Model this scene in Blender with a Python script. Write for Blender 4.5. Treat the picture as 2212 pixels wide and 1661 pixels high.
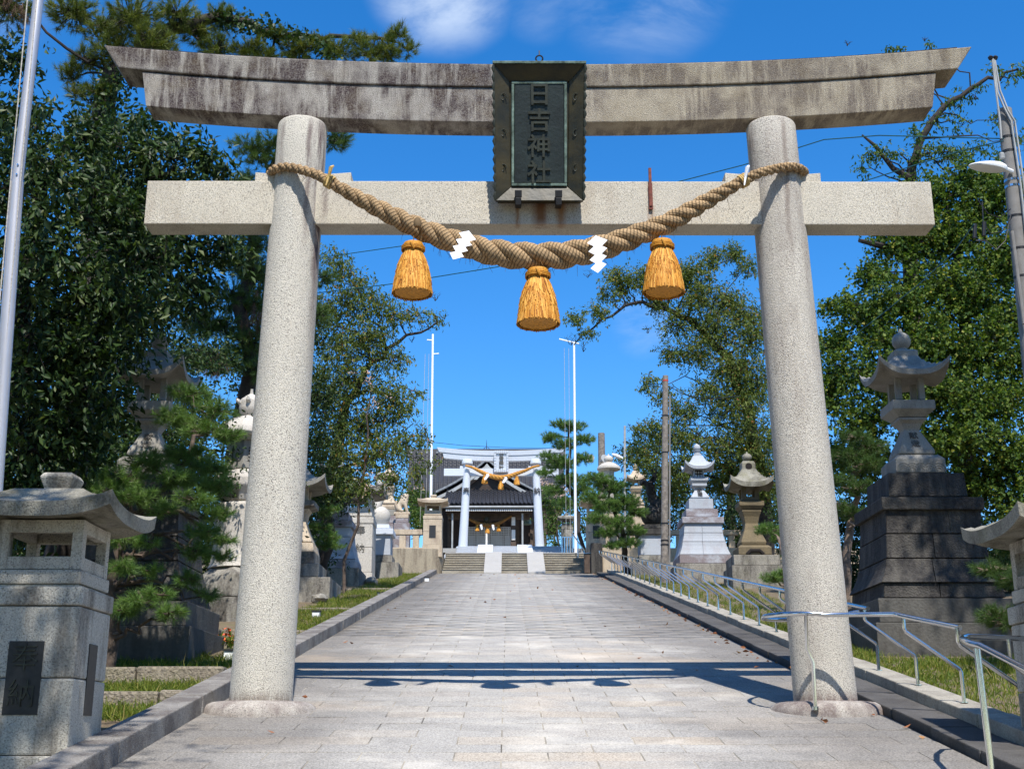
import bpy, bmesh, math, random
import numpy as np
from mathutils import Vector, Matrix
random.seed(7); RNG = np.random.default_rng(7)
for o in list(bpy.data.objects): bpy.data.objects.remove(o, do_unlink=True)
SC = bpy.context.scene; COL = SC.collection
# ---------------------------------------------------------------- camera, sky, sun, exposure
F = 2650.0; PITCH = math.radians(16.0); YAW = -math.atan(8 / F); CAMZ = 1.62; SLOPE = 0.162
cam_d = bpy.data.cameras.new('camera'); cam = bpy.data.objects.new('camera', cam_d); COL.objects.link(cam)
cam.location = (0, 0, CAMZ); cam.rotation_euler = (math.pi / 2 + PITCH, 0, YAW)
cam_d.sensor_width = 36; cam_d.lens = F / 2212 * 36; cam_d.clip_start = 0.1; cam_d.clip_end = 3000
SC.camera = cam
SUNV = Vector((0.18, -1.0, 1.61)).normalized()
w = bpy.data.worlds.new('World'); SC.world = w; w.use_nodes = True
nt = w.node_tree; nt.nodes.clear()
def N(nt, t, **k):
    n = nt.nodes.new(t)
    for a, b in k.items():
        if a == 'inp':
            for i, v in b.items(): n.inputs[i].default_value = v
        else: setattr(n, a, b)
    return n
out = N(nt, 'ShaderNodeOutputWorld'); bg = N(nt, 'ShaderNodeBackground'); bg.inputs[1].default_value = 0.138
sky = N(nt, 'ShaderNodeTexSky', sky_type='NISHITA', sun_disc=False)
sky.sun_elevation = math.asin(SUNV.z); sky.sun_rotation = math.atan2(SUNV.x, SUNV.y)
sky.altitude = 300; sky.air_density = 1.0; sky.dust_density = 0.1; sky.ozone_density = 3.0
hs = N(nt, 'ShaderNodeHueSaturation'); hs.inputs['Saturation'].default_value = 1.36; hs.inputs['Value'].default_value = 1.0
nt.links.new(sky.outputs[0], hs.inputs['Color'])
tc = N(nt, 'ShaderNodeTexCoord'); mp = N(nt, 'ShaderNodeMapping'); mp.inputs['Scale'].default_value = (3.2, 3.2, 6.0)
mp.inputs['Location'].default_value = (0.35, 0.2, 0.0)
n1 = N(nt, 'ShaderNodeTexNoise'); n1.inputs['Scale'].default_value = 2.2; n1.inputs['Detail'].default_value = 9; n1.inputs['Roughness'].default_value = 0.62; n1.inputs['Distortion'].default_value = 0.5
nt.links.new(tc.outputs['Generated'], mp.inputs[0]); nt.links.new(mp.outputs[0], n1.inputs[0])
def dirmask(az, el, r):
    v = (math.sin(az) * math.cos(el), math.cos(az) * math.cos(el), math.sin(el))
    dp = N(nt, 'ShaderNodeVectorMath', operation='DOT_PRODUCT'); dp.inputs[1].default_value = v
    nt.links.new(tc.outputs['Generated'], dp.inputs[0])
    mr = N(nt, 'ShaderNodeMapRange', interpolation_type='SMOOTHSTEP'); mr.inputs['From Min'].default_value = math.cos(r); mr.inputs['From Max'].default_value = math.cos(r * .1)
    nt.links.new(dp.outputs['Value'], mr.inputs['Value']); return mr.outputs[0]
acc = None
for az, el, r, g in [(-.06, .603, .07, .8), (.125, .605, .085, .45), (.03, .585, .04, .2), (.115, .325, .03, .3), (-.62, .62, .22, .9), (.7, .75, .3, .8), (2.4, .5, .5, .8), (-2.2, .6, .5, .8), (.3, .95, .35, .7)]:
    m = dirmask(az, el, r)
    g_ = N(nt, 'ShaderNodeMath', operation='MULTIPLY'); g_.inputs[1].default_value = g; nt.links.new(m, g_.inputs[0])
    if acc is None: acc = g_.outputs[0]
    else:
        mx = N(nt, 'ShaderNodeMath', operation='MAXIMUM'); nt.links.new(acc, mx.inputs[0]); nt.links.new(g_.outputs[0], mx.inputs[1]); acc = mx.outputs[0]
nr = N(nt, 'ShaderNodeMapRange', interpolation_type='SMOOTHSTEP'); nr.inputs['From Min'].default_value = 0.36; nr.inputs['From Max'].default_value = 0.72
nt.links.new(n1.outputs[0], nr.inputs['Value'])
mu = N(nt, 'ShaderNodeMath', operation='MULTIPLY'); nt.links.new(acc, mu.inputs[0]); nt.links.new(nr.outputs[0], mu.inputs[1])
cm = N(nt, 'ShaderNodeMix', data_type='RGBA'); nt.links.new(mu.outputs[0], cm.inputs[0]); tn = N(nt, 'ShaderNodeMix', data_type='RGBA', blend_type='MULTIPLY'); tn.inputs[0].default_value = 1.0; tn.inputs[7].default_value = (.92, 1.03, 1.13, 1); nt.links.new(hs.outputs[0], tn.inputs[6]); nt.links.new(tn.outputs[2], cm.inputs[6]); cm.inputs[7].default_value = (4.2, 4.9, 5.9, 1)
nt.links.new(cm.outputs[2], bg.inputs[0]); nt.links.new(bg.outputs[0], out.inputs[0])
sd = bpy.data.lights.new('sun', 'SUN'); sd.energy = 5.0; sd.angle = math.radians(0.53); sd.color = (1.0, 0.95, 0.87)
sun = bpy.data.objects.new('sun', sd); COL.objects.link(sun); sun.rotation_euler = SUNV.to_track_quat('Z', 'Y').to_euler(); sun.location = (5, -20, 30)
vs = SC.view_settings; vs.view_transform = 'Standard'; vs.look = 'None'; vs.exposure = 0.52; vs.gamma = 1.0; vs.use_curve_mapping = False
SC.cycles.max_bounces = 5; SC.cycles.diffuse_bounces = 3; SC.cycles.glossy_bounces = 3; SC.cycles.transparent_max_bounces = 4; SC.cycles.adaptive_threshold = .02
# ---------------------------------------------------------------- pixel (2212 x 1661 frame) + distance -> world point
_a = PITCH + math.pi / 2
_R = np.array([[math.cos(YAW), -math.sin(YAW), 0], [math.sin(YAW), math.cos(YAW), 0], [0, 0, 1]]) @ np.array([[1, 0, 0], [0, math.cos(_a), -math.sin(_a)], [0, math.sin(_a), math.cos(_a)]])
def at(x, y, Y):
    r = _R @ np.array([(x - 1106) / F, (830.5 - y) / F, -1.0]); t = Y / r[1]
    return Vector((r[0] * t, Y, CAMZ + r[2] * t))
def gnd(x, y, dz=0.0):
    r = _R @ np.array([(x - 1106) / F, (830.5 - y) / F, -1.0]); t = (CAMZ - dz) / (SLOPE * r[1] - r[2])
    return Vector((r[0] * t, r[1] * t, CAMZ + r[2] * t))
def mpp(Y, y=1000): return (at(1107, y, Y) - at(1106, y, Y)).x
# ---------------------------------------------------------------- materials
MATS = {}
def newmat(name):
    m = bpy.data.materials.new(name); m.use_nodes = True; t = m.node_tree; t.nodes.clear()
    o = N(t, 'ShaderNodeOutputMaterial'); b = N(t, 'ShaderNodeBsdfPrincipled'); t.links.new(b.outputs[0], o.inputs[0])
    MATS[name] = m; return m, t, b
def ramp(t, stops):
    r = N(t, 'ShaderNodeValToRGB'); e = r.color_ramp.elements
    while len(e) > 1: e.remove(e[-1])
    e[0].position = stops[0][0]; e[0].color = (*stops[0][1], 1)
    for p, c in stops[1:]:
        k = e.new(p); k.color = (*c, 1)
    return r
def mixc(t, fac, a, b, mode='MIX'):
    n = N(t, 'ShaderNodeMix', data_type='RGBA', blend_type=mode)
    for i, v in ((0, fac), (6, a), (7, b)):
        if isinstance(v, (int, float)): n.inputs[i].default_value = v
        elif isinstance(v, tuple): n.inputs[i].default_value = (*v, 1)
        else: t.links.new(v, n.inputs[i])
    return n.outputs[2]
def coords(t, scale=(1, 1, 1), loc=(0, 0, 0), rand=True):
    c = N(t, 'ShaderNodeTexCoord'); m = N(t, 'ShaderNodeMapping'); m.inputs['Scale'].default_value = scale; m.inputs['Location'].default_value = loc
    if rand:
        oi = N(t, 'ShaderNodeObjectInfo'); vm = N(t, 'ShaderNodeVectorMath', operation='SCALE'); vm.inputs[0].default_value = (37, 53, 71)
        t.links.new(oi.outputs['Random'], vm.inputs['Scale']); va = N(t, 'ShaderNodeVectorMath', operation='ADD')
        t.links.new(c.outputs['Object'], va.inputs[0]); t.links.new(vm.outputs[0], va.inputs[1]); t.links.new(va.outputs[0], m.inputs[0])
    else: t.links.new(c.outputs['Object'], m.inputs[0])
    return m.outputs[0]
def noise(t, vec, scale, detail=4, rough=0.55, lo=0.35, hi=0.65):
    n = N(t, 'ShaderNodeTexNoise'); n.inputs['Scale'].default_value = scale; n.inputs['Detail'].default_value = detail; n.inputs['Roughness'].default_value = rough
    if vec is not None: t.links.new(vec, n.inputs[0])
    r = N(t, 'ShaderNodeMapRange'); r.inputs['From Min'].default_value = lo; r.inputs['From Max'].default_value = hi; t.links.new(n.outputs[0], r.inputs['Value'])
    return r.outputs[0]
def mul(t, a, b):
    n = N(t, 'ShaderNodeMath', operation='MULTIPLY')
    for i, v in ((0, a), (1, b)):
        if isinstance(v, (int, float)): n.inputs[i].default_value = v
        else: t.links.new(v, n.inputs[i])
    return n.outputs[0]
def bump(t, b, h, strength=0.3, dist=0.01):
    n = N(t, 'ShaderNodeBump'); n.inputs['Strength'].default_value = strength; n.inputs['Distance'].default_value = dist
    t.links.new(h, n.inputs['Height']); t.links.new(n.outputs[0], b.inputs['Normal'])
def stone(name, col, speck=0.5, dark=(0.05, 0.045, 0.045), stain=(0.06, 0.045, 0.045), amt=0.5, grain=130, streak=(5, 5, .8), lo=.5, hi=.68, moss=0.0, mosscol=(.13, .12, .03), rough=0.82, rb=0.35, mottle=.25, xgrad=None, blotch=None, right=None, marks=()):
    m, t, b = newmat(name); v = coords(t); vg = coords(t)
    g = noise(t, vg, grain, 2, .5, .38, .62); c = mixc(t, g, tuple(x * (1 - .35 * speck) for x in col), tuple(min(.95, x * (1 + .22 * speck)) for x in col))
    g2 = noise(t, vg, grain * .75, 1, .5, .57, .64); gv = N(t, 'ShaderNodeMapRange'); gv.inputs['To Min'].default_value = .35; gv.inputs['To Max'].default_value = 1.25; t.links.new(noise(t, v, 1.1, 3, .6, .25, .75), gv.inputs['Value']); c = mixc(t, mul(t, mul(t, g2, gv.outputs[0]), speck), c, dark)
    mo = noise(t, v, 1.7, 3, .6); c = mixc(t, mul(t, mo, mottle), c, tuple(x * .72 for x in col))
    vs_ = coords(t, streak); s = noise(t, vs_, 1.0, 4, .68, lo, hi); s2 = noise(t, v, grain * .5, 3, .6, .3, .6)
    s2b = N(t, 'ShaderNodeMapRange'); s2b.inputs['To Min'].default_value = .45; t.links.new(s2, s2b.inputs['Value']); s = mul(t, s, s2b.outputs[0]); s = mul(t, s, amt)
    if blotch: s = mul(t, s, noise(t, v, blotch[0], 3, .6, blotch[1], blotch[2]))
    if xgrad:
        tc_ = N(t, 'ShaderNodeTexCoord'); sx = N(t, 'ShaderNodeSeparateXYZ'); t.links.new(tc_.outputs['Object'], sx.inputs[0])
        mr = N(t, 'ShaderNodeMapRange'); mr.inputs['From Min'].default_value = xgrad[0]; mr.inputs['From Max'].default_value = xgrad[1]; mr.inputs['To Min'].default_value = 1; mr.inputs['To Max'].default_value = xgrad[2]
        t.links.new(sx.outputs[0], mr.inputs['Value']); s = mul(t, s, mr.outputs[0])
        if right: mr2 = N(t, 'ShaderNodeMapRange'); mr2.inputs['From Min'].default_value = xgrad[0]; mr2.inputs['From Max'].default_value = xgrad[1]; t.links.new(sx.outputs[0], mr2.inputs['Value']); c = mixc(t, mul(t, mr2.outputs[0], .85), c, mixc(t, g, tuple(x * .75 for x in right), tuple(x * 1.15 for x in right)))
    c = mixc(t, s, c, stain)
    if marks:   # shaped marks: rain and rust runs, a darker band down one pillar edge
        tcm = N(t, 'ShaderNodeTexCoord'); sm = N(t, 'ShaderNodeSeparateXYZ'); t.links.new(tcm.outputs['Object'], sm.inputs[0])
        def mth(op, a_, b_=None, cl=False):
            n = N(t, 'ShaderNodeMath', operation=op); n.use_clamp = cl
            for i, q in ((0, a_), (1, b_)):
                if q is None: continue
                if isinstance(q, (int, float)): n.inputs[i].default_value = q
                else: t.links.new(q, n.inputs[i])
            return n.outputs[0]
        nsn = noise(t, coords(t, (16, 16, 1.6)), 1.0, 5, .7, .33, .5); wob = mth('MULTIPLY', mth('SUBTRACT', noise(t, coords(t, (.5, .5, 2.2)), 1.0, 4, .6, 0, 1), .5), .10)
        for xt, zt_, xb, zb_, hw, mc, st in marks:
            u = mth('DIVIDE', mth('SUBTRACT', sm.outputs[2], zb_), zt_ - zb_); xc = mth('ADD', mth('ADD', mth('MULTIPLY', u, xt - xb), xb), wob); d = mth('DIVIDE', mth('ABSOLUTE', mth('SUBTRACT', sm.outputs[0], xc)), hw)
            mk = mth('SUBTRACT', 1.25, d, True); lo_ = mth('MULTIPLY', u, 2.2, True); hi_ = mth('MULTIPLY', mth('SUBTRACT', 1.06, u), 9, True); front = mth('MULTIPLY', sm.outputs[1], -14, True)
            c = mixc(t, mul(t, mul(t, mul(t, mul(t, mk, lo_), mul(t, hi_, nsn)), front), st), c, mc)
    if moss:
        mm = noise(t, v, 3.1, 5, .65, .5, .7); c = mixc(t, mul(t, mm, moss), c, mosscol)
    t.links.new(c, b.inputs['Base Color']); b.inputs['Roughness'].default_value = rough; b.inputs['Specular IOR Level'].default_value = .3
    bump(t, b, g, rb, .006)
    return m
def plain(name, col, rough=0.6, metal=0.0, var=0.15, vscale=4.0, spec=.4, bmp=0, bscale=40, wave=None, col2=None):
    m, t, b = newmat(name); v = coords(t)
    n_ = noise(t, v, vscale, 5, .6, .3, .7); c = mixc(t, n_, tuple(x * (1 - var) for x in col), tuple(min(1, x * (1 + var)) for x in col) if col2 is None else col2)
    t.links.new(c, b.inputs['Base Color']); b.inputs['Roughness'].default_value = rough; b.inputs['Metallic'].default_value = metal; b.inputs['Specular IOR Level'].default_value = spec
    if bmp: bump(t, b, noise(t, v, bscale, 4, .6, .2, .8), bmp, .01)
    return m
stone('granite', (.49, .455, .395), .6, amt=.85, stain=(.13, .085, .085), streak=(6, 6, .22), lo=.54, hi=.68, mottle=.35, grain=115, rb=.5)
stone('granite_top', (.43, .40, .36), .75, amt=1.0, stain=(.05, .032, .034), streak=(9, 2, 1.1), lo=.37, hi=.52, xgrad=(-.2, 1.2, .72), moss=.25, mosscol=(.20, .15, .07), mottle=.5, rb=.6, blotch=(2.4, .34, .54), right=(.40, .345, .255))
TY_, ZB_ = 11.5, SLOPE * 11.5
lx = lambda px, py, Y=11.28: at(px, py, Y).x
lz = lambda px, py, Y=11.28: at(px, py, Y).z - ZB_
purple = (.10, .06, .062)
stone('granite_left', (.585, .55, .48), .62, amt=.4, stain=(.17, .125, .115), streak=(3, 3, .5), lo=.52, hi=.7, mottle=.28, grain=105, rb=.6, marks=[(0, -.05, 0, .17, 9, (.16, .125, .10), .75), (lx(694, 262), lz(694, 262), lx(672, 860), lz(672, 860), .06, purple, 1.0), (lx(672, 262), lz(672, 262), lx(655, 560), lz(655, 560), .03, purple, .7), (lx(612, 265), lz(612, 265), lx(604, 400), lz(604, 400), .03, purple, .5)])
stone('granite_right', (.55, .51, .445), .72, amt=.45, stain=(.17, .13, .11), streak=(3, 3, .5), lo=.5, hi=.68, mottle=.4, grain=105, rb=.6, marks=[(0, -.05, 0, .17, 9, (.15, .10, .09), .8), (lx(1618, 262), lz(1618, 262), lx(1655, 900), lz(1655, 900), .07, (.16, .12, .10), .9), (lx(1690, 262), lz(1690, 262), lx(1710, 600), lz(1710, 600), .03, (.16, .12, .10), .6)])  # widest streak: a darker band down the left edge
RUST = (.26, .13, .055)
stone('granite_beam', (.55, .505, .42), .6, amt=.4, stain=(.22, .16, .11), streak=(3, 3, .8), lo=.52, hi=.72, mottle=.35, grain=110, marks=[(lx(1118, 425), lz(1118, 425), lx(1118, 500), lz(1118, 500), .03, RUST, .9), (lx(1168, 425), lz(1168, 425), lx(1168, 500), lz(1168, 500), .09, (.20, .10, .05), 1.0), (lx(1212, 425), lz(1212, 425), lx(1212, 500), lz(1212, 500), .05, RUST, .9), (lx(1408, 440), lz(1408, 440), lx(1408, 500), lz(1408, 500), .035, RUST, .8), (lx(700, 395), lz(700, 395), lx(700, 480), lz(700, 480), .04, purple, .5)])
stone('granite_base', (.42, .385, .345), .7, amt=.8, stain=(.1, .065, .06), streak=(2.5, 2.5, 1.4), lo=.42, hi=.58)
stone('granite_grey', (.50, .47, .405), .6, amt=.8, stain=(.075, .06, .045), streak=(4, 4, .7), lo=.48, hi=.66, grain=100, mottle=.2)
stone('granite_roof', (.30, .285, .235), .7, amt=.8, stain=(.06, .055, .04), streak=(2.5, 2.5, 2.5), lo=.45, hi=.62, moss=.4, mosscol=(.16, .15, .06), grain=100, mottle=.4)
stone('dark_stone', (.085, .078, .068), .4, amt=.95, stain=(.022, .02, .02), streak=(3.5, 3.5, .5), lo=.38, hi=.54, grain=40, rb=.8, mottle=.5)
stone('old_stone', (.30, .28, .24), .5, amt=.85, stain=(.05, .042, .036), streak=(3, 3, .9), lo=.43, hi=.6, grain=45, mottle=.4, moss=.2, mosscol=(.1, .1, .04))
stone('lantern_grey', (.29, .275, .24), .35, amt=.45, stain=(.07, .06, .055), streak=(3, 3, 1.2), lo=.48, hi=.66, grain=100)
stone('blue_granite', (.40, .425, .46), .3, amt=.3, stain=(.22, .14, .12), streak=(2.5, 2.5, 1.4), lo=.5, hi=.66, grain=100)
stone('blue_granite_stained', (.40, .41, .44), .3, amt=.85, stain=(.15, .095, .085), streak=(1.5, 1.5, 2.4), lo=.4, hi=.55, grain=100)
stone('new_granite', (.56, .60, .66), .2, amt=.08, stain=(.4, .4, .4), grain=100, mottle=.08)
stone('tan_stone', (.50, .41, .30), .35, amt=.5, stain=(.17, .11, .08), streak=(3, 3, 1.2), lo=.48, hi=.66, grain=50)
stone('white_stone', (.50, .465, .41), .3, amt=.35, stain=(.2, .17, .15), streak=(3, 3, 1.2), lo=.5, hi=.7, grain=50)
stone('yellow_stone', (.18, .14, .08), .4, amt=.6, stain=(.09, .075, .05), streak=(3, 3, 1.6), lo=.46, hi=.64, grain=40, mottle=.4)
stone('kerb_stone', (.29, .275, .255), .6, amt=.85, stain=(.09, .075, .07), streak=(2.5, 2.5, 2.5), lo=.4, hi=.6, grain=100, rb=.7)
stone('kerb_light', (.40, .37, .31), .5, amt=.6, stain=(.12, .1, .085), streak=(3, 3, 3), lo=.45, hi=.65, grain=100, rb=.7)
stone('ledge_stone', (.11, .105, .10), .6, amt=.7, stain=(.05, .045, .042), streak=(2, 2, 2), lo=.42, hi=.6, grain=100, rb=.7)
stone('concrete', (.105, .10, .09), .25, amt=.7, stain=(.05, .045, .04), streak=(3, 3, .6), lo=.44, hi=.62, grain=30)
stone('wall_concrete', (.34, .29, .21), .3, amt=.7, stain=(.12, .09, .065), streak=(5, 5, .7), lo=.44, hi=.6, grain=30)
stone('step_stone', (.34, .305, .24), .4, amt=.6, stain=(.13, .105, .08), streak=(2, 2, 4), lo=.42, hi=.62, grain=40)
stone('ramp_stone', (.37, .36, .34), .3, amt=.3, stain=(.3, .28, .26), grain=40)
stone('earth', (.16, .12, .075), .4, amt=.5, stain=(.06, .05, .03), streak=(2, 2, 2), grain=20, rb=1, moss=.5, mosscol=(.09, .12, .02))
stone('edging', (.25, .215, .165), .6, amt=.5, stain=(.12, .09, .07), streak=(3, 3, 3), grain=35, rb=.9, moss=.25, mosscol=(.12, .12, .03))
# pavers: light granite with dusty wear, darker towards both sides
def paver_mat():
    m, t, b = newmat('paver'); tcn = N(t, 'ShaderNodeNewGeometry'); oi = N(t, 'ShaderNodeObjectInfo')
    P = tcn.outputs['Position']
    def nz(s, d, lo, hi, sc=None):
        v = P
        if sc:
            mp_ = N(t, 'ShaderNodeMapping'); mp_.inputs['Scale'].default_value = sc; t.links.new(P, mp_.inputs[0]); v = mp_.outputs[0]
        return noise(t, v, s, d, .6, lo, hi)
    rnd = N(t, 'ShaderNodeMath', operation='ADD'); at_ = N(t, 'ShaderNodeAttribute', attribute_name='rnd'); t.links.new(oi.outputs['Random'], rnd.inputs[0]); t.links.new(at_.outputs['Fac'], rnd.inputs[1])
    fr = N(t, 'ShaderNodeMath', operation='FRACT'); t.links.new(rnd.outputs[0], fr.inputs[0])
    r = ramp(t, [(0, (.325, .31, .288)), (.25, (.35, .334, .31)), (.55, (.366, .346, .318)), (.85, (.38, .352, .316)), (.95, (.395, .345, .285)), (1, (.33, .314, .296))]); t.links.new(fr.outputs[0], r.inputs[0])
    g = nz(70, 3, .36, .64); c = mixc(t, g, mixc(t, 1.0, r.outputs[0], (.6, .6, .6), 'MULTIPLY'), mixc(t, 1.0, r.outputs[0], (1.32, 1.32, 1.31), 'MULTIPLY'))
    c = mixc(t, mul(t, nz(3.2, 4, .5, .7), .25), c, (.17, .16, .15))
    sx = N(t, 'ShaderNodeSeparateXYZ'); t.links.new(P, sx.inputs[0])
    d = N(t, 'ShaderNodeMath', operation='SUBTRACT'); d.inputs[1].default_value = .25; t.links.new(sx.outputs[0], d.inputs[0])
    ab = N(t, 'ShaderNodeMath', operation='ABSOLUTE'); t.links.new(d.outputs[0], ab.inputs[0])
    ad = N(t, 'ShaderNodeMath', operation='ADD'); t.links.new(ab.outputs[0], ad.inputs[0]); t.links.new(mul(t, nz(.8, 4, .2, .8), 1.7), ad.inputs[1])
    side = N(t, 'ShaderNodeMapRange', interpolation_type='SMOOTHSTEP'); side.inputs['From Min'].default_value = 1.5; side.inputs['From Max'].default_value = 3.7; t.links.new(ad.outputs[0], side.inputs['Value'])
    c = mixc(t, mul(t, side.outputs[0], .72), c, mixc(t, g, (.06, .055, .05), (.17, .155, .14)))
    wear = nz(1.3, 5, .52, .68); inv = N(t, 'ShaderNodeMath', operation='SUBTRACT'); inv.inputs[0].default_value = 1; t.links.new(side.outputs[0], inv.inputs[1])
    c = mixc(t, mul(t, mul(t, wear, inv.outputs[0]), .38), c, (.66, .62, .55))
    c = mixc(t, mul(t, nz(.55, 4, .58, .7), .2), c, (.60, .45, .30))
    t.links.new(c, b.inputs['Base Color']); b.inputs['Roughness'].default_value = .78; b.inputs['Specular IOR Level'].default_value = .35
    bump(t, b, g, .25, .004)
paver_mat()
plain('joint', (.10, .09, .08), .9, var=.5, vscale=1.3, col2=(.42, .38, .31))
plain('steel', (.62, .63, .65), .17, 1.0, var=.05)
plain('aluminium', (.52, .51, .53), .38, .55, var=.06, vscale=1.5)
plain('white_paint', (.78, .8, .82), .4, var=.05)
plain('dark_metal', (.02, .02, .022), .5, .3)
plain('rusty_iron', (.16, .045, .03), .8, var=.4, vscale=30)
plain('bronze', (.012, .021, .019), .5, .0, var=.5, vscale=3.5, col2=(.055, .042, .014), bmp=.25, bscale=14)
plain('bronze_panel', (.012, .02, .019), .5, .0, var=.4, vscale=4, bmp=.25, bscale=20)
plain('verdigris', (.05, .085, .065), .75, .0, var=.6, vscale=9, col2=(.24, .34, .28))
plain('bronze_dark', (.035, .036, .037), .5, .3, var=.25, vscale=30)
plain('bronze_letter', (.03, .034, .024), .5, .0, var=.5, vscale=14)
plain('ink', (.035, .035, .04), .8)
plain('carving', (.11, .10, .085), .9, var=.3)
plain('paper', (.84, .85, .88), .6, var=.02)
plain('wood_dark', (.035, .021, .015), .7, var=.4, vscale=6)
plain('wood_mid', (.075, .05, .036), .75, var=.4, vscale=6)
plain('wood_lattice', (.62, .63, .66), .6, var=.08)
plain('wood_pole', (.19, .165, .14), .9, var=.45, vscale=9, bmp=.5)
plain('concrete_pole', (.20, .19, .18), .85, var=.2, vscale=5)
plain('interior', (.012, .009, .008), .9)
plain('tile', (.030, .030, .035), .55, var=.4, vscale=9, spec=.35)
plain('tile_edge', (.20, .21, .22), .45, var=.3, vscale=6)
plain('barge', (.32, .33, .33), .7, var=.2)
plain('white_wood', (.72, .70, .66), .7, var=.1)
plain('cable_teal', (.015, .085, .10), .5)
plain('cable_black', (.012, .012, .014), .5)
plain('cord_gold', (.50, .34, .12), .75, var=.3, vscale=60)
plain('cord_tie', (.50, .22, .02), .7, var=.45, vscale=60)
plain('orange_cloth', (.75, .13, .05), .7)
plain('red_paint', (.4, .05, .03), .6)
plain('lamp_glass', (.6, .62, .6), .3)
plain('gravel', (.42, .40, .37), .9, var=.4, vscale=50)
plain('bark', (.085, .062, .048), .9, var=.5, vscale=8, bmp=.8, bscale=18)
plain('bark_dark', (.03, .024, .02), .9, var=.5, vscale=8, bmp=.6, bscale=18)
plain('pine_bark', (.17, .125, .095), .9, var=.5, vscale=10, bmp=.9, bscale=22)
plain('pale_twig', (.16, .13, .115), .85, var=.4, vscale=10)
def straw(name, a, b_, c_):
    m, t, b = newmat(name); at_ = N(t, 'ShaderNodeAttribute', attribute_name='rnd'); r = ramp(t, [(0, a), (.5, b_), (1, c_)]); t.links.new(at_.outputs['Fac'], r.inputs[0])
    t.links.new(r.outputs[0], b.inputs['Base Color']); b.inputs['Roughness'].default_value = .65; b.inputs['Specular IOR Level'].default_value = .25
straw('tassel_straw', (.22, .065, .005), (.52, .215, .02), (.76, .43, .10))
straw('rope_fibre', (.16, .10, .05), (.3, .2, .1), (.05, .04, .03))
def rope_mat(name, col, stripe, dark=.5):
    m, t, b = newmat(name); uv = N(t, 'ShaderNodeUVMap'); mp_ = N(t, 'ShaderNodeMapping'); mp_.inputs['Scale'].default_value = (stripe, .6, 1); t.links.new(uv.outputs[0], mp_.inputs[0])
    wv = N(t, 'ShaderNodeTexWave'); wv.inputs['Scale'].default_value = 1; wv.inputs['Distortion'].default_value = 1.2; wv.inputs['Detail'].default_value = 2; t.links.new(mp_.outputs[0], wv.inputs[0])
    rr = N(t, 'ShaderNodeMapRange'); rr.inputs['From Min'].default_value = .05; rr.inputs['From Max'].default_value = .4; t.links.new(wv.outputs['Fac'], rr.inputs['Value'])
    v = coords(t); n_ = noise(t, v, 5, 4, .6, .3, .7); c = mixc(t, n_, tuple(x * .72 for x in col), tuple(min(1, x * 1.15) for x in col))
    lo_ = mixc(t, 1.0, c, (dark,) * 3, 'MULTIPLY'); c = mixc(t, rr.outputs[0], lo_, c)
    wv2 = N(t, 'ShaderNodeTexWave', bands_direction='Y'); wv2.inputs['Scale'].default_value = 4; wv2.inputs['Distortion'].default_value = 2; t.links.new(uv.outputs[0], wv2.inputs[0])
    t.links.new(c, b.inputs['Base Color']); b.inputs['Roughness'].default_value = .85; b.inputs['Specular IOR Level'].default_value = .2
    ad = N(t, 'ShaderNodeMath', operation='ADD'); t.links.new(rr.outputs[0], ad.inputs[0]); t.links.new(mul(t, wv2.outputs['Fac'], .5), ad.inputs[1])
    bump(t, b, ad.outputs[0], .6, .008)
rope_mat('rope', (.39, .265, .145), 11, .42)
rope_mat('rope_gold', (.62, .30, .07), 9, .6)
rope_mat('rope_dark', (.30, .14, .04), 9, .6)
def leafmat(name, stops, trans=.3, rough=.5, spec=.35):
    m, t, b = newmat(name); at_ = N(t, 'ShaderNodeAttribute', attribute_name='rnd'); r = ramp(t, stops); t.links.new(at_.outputs['Fac'], r.inputs[0])
    t.links.new(r.outputs[0], b.inputs['Base Color']); b.inputs['Roughness'].default_value = rough; b.inputs['Specular IOR Level'].default_value = spec
    tr = N(t, 'ShaderNodeBsdfTranslucent'); t.links.new(mixc(t, 1.0, r.outputs[0], (1.5, 1.6, .7), 'MULTIPLY'), tr.inputs[0])
    mx = N(t, 'ShaderNodeMixShader'); mx.inputs[0].default_value = trans; o = [n for n in t.nodes if n.type == 'OUTPUT_MATERIAL'][0]
    t.links.new(b.outputs[0], mx.inputs[1]); t.links.new(tr.outputs[0], mx.inputs[2]); t.links.new(mx.outputs[0], o.inputs[0])
leafmat('leaf_dark', [(0, (.012, .028, .008)), (.5, (.026, .054, .013)), (.9, (.055, .092, .022)), (1, (.10, .12, .04))], .22, .48, .25)
leafmat('leaf_cherry', [(0, (.055, .088, .017)), (.5, (.10, .14, .028)), (.93, (.155, .18, .04)), (.965, (.22, .17, .04)), (.988, (.36, .18, .03)), (1, (.3, .1, .04))], .32, .55, .2)
leafmat('leaf_green', [(0, (.03, .068, .013)), (.5, (.06, .115, .02)), (.93, (.105, .16, .03)), (1, (.17, .17, .03))], .28, .5, .22)
leafmat('leaf_bright', [(0, (.03, .068, .012)), (.5, (.068, .118, .018)), (.93, (.135, .185, .026)), (1, (.24, .22, .03))], .3, .55, .2)
leafmat('needle', [(0, (.032, .066, .016)), (.5, (.066, .12, .03)), (.9, (.11, .165, .045)), (1, (.15, .15, .05))], .2, .5, .22)
leafmat('needle_fg', [(0, (.05, .105, .022)), (.5, (.105, .19, .042)), (.9, (.17, .26, .07)), (1, (.22, .24, .09))], .22, .45, .25)
leafmat('needle_olive', [(0, (.05, .075, .015)), (.5, (.105, .14, .024)), (.9, (.18, .19, .034)), (1, (.2, .14, .04))], .2, .5, .22)
leafmat('needle_brown', [(0, (.07, .04, .022)), (1, (.13, .075, .04))], .1, .7)
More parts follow.
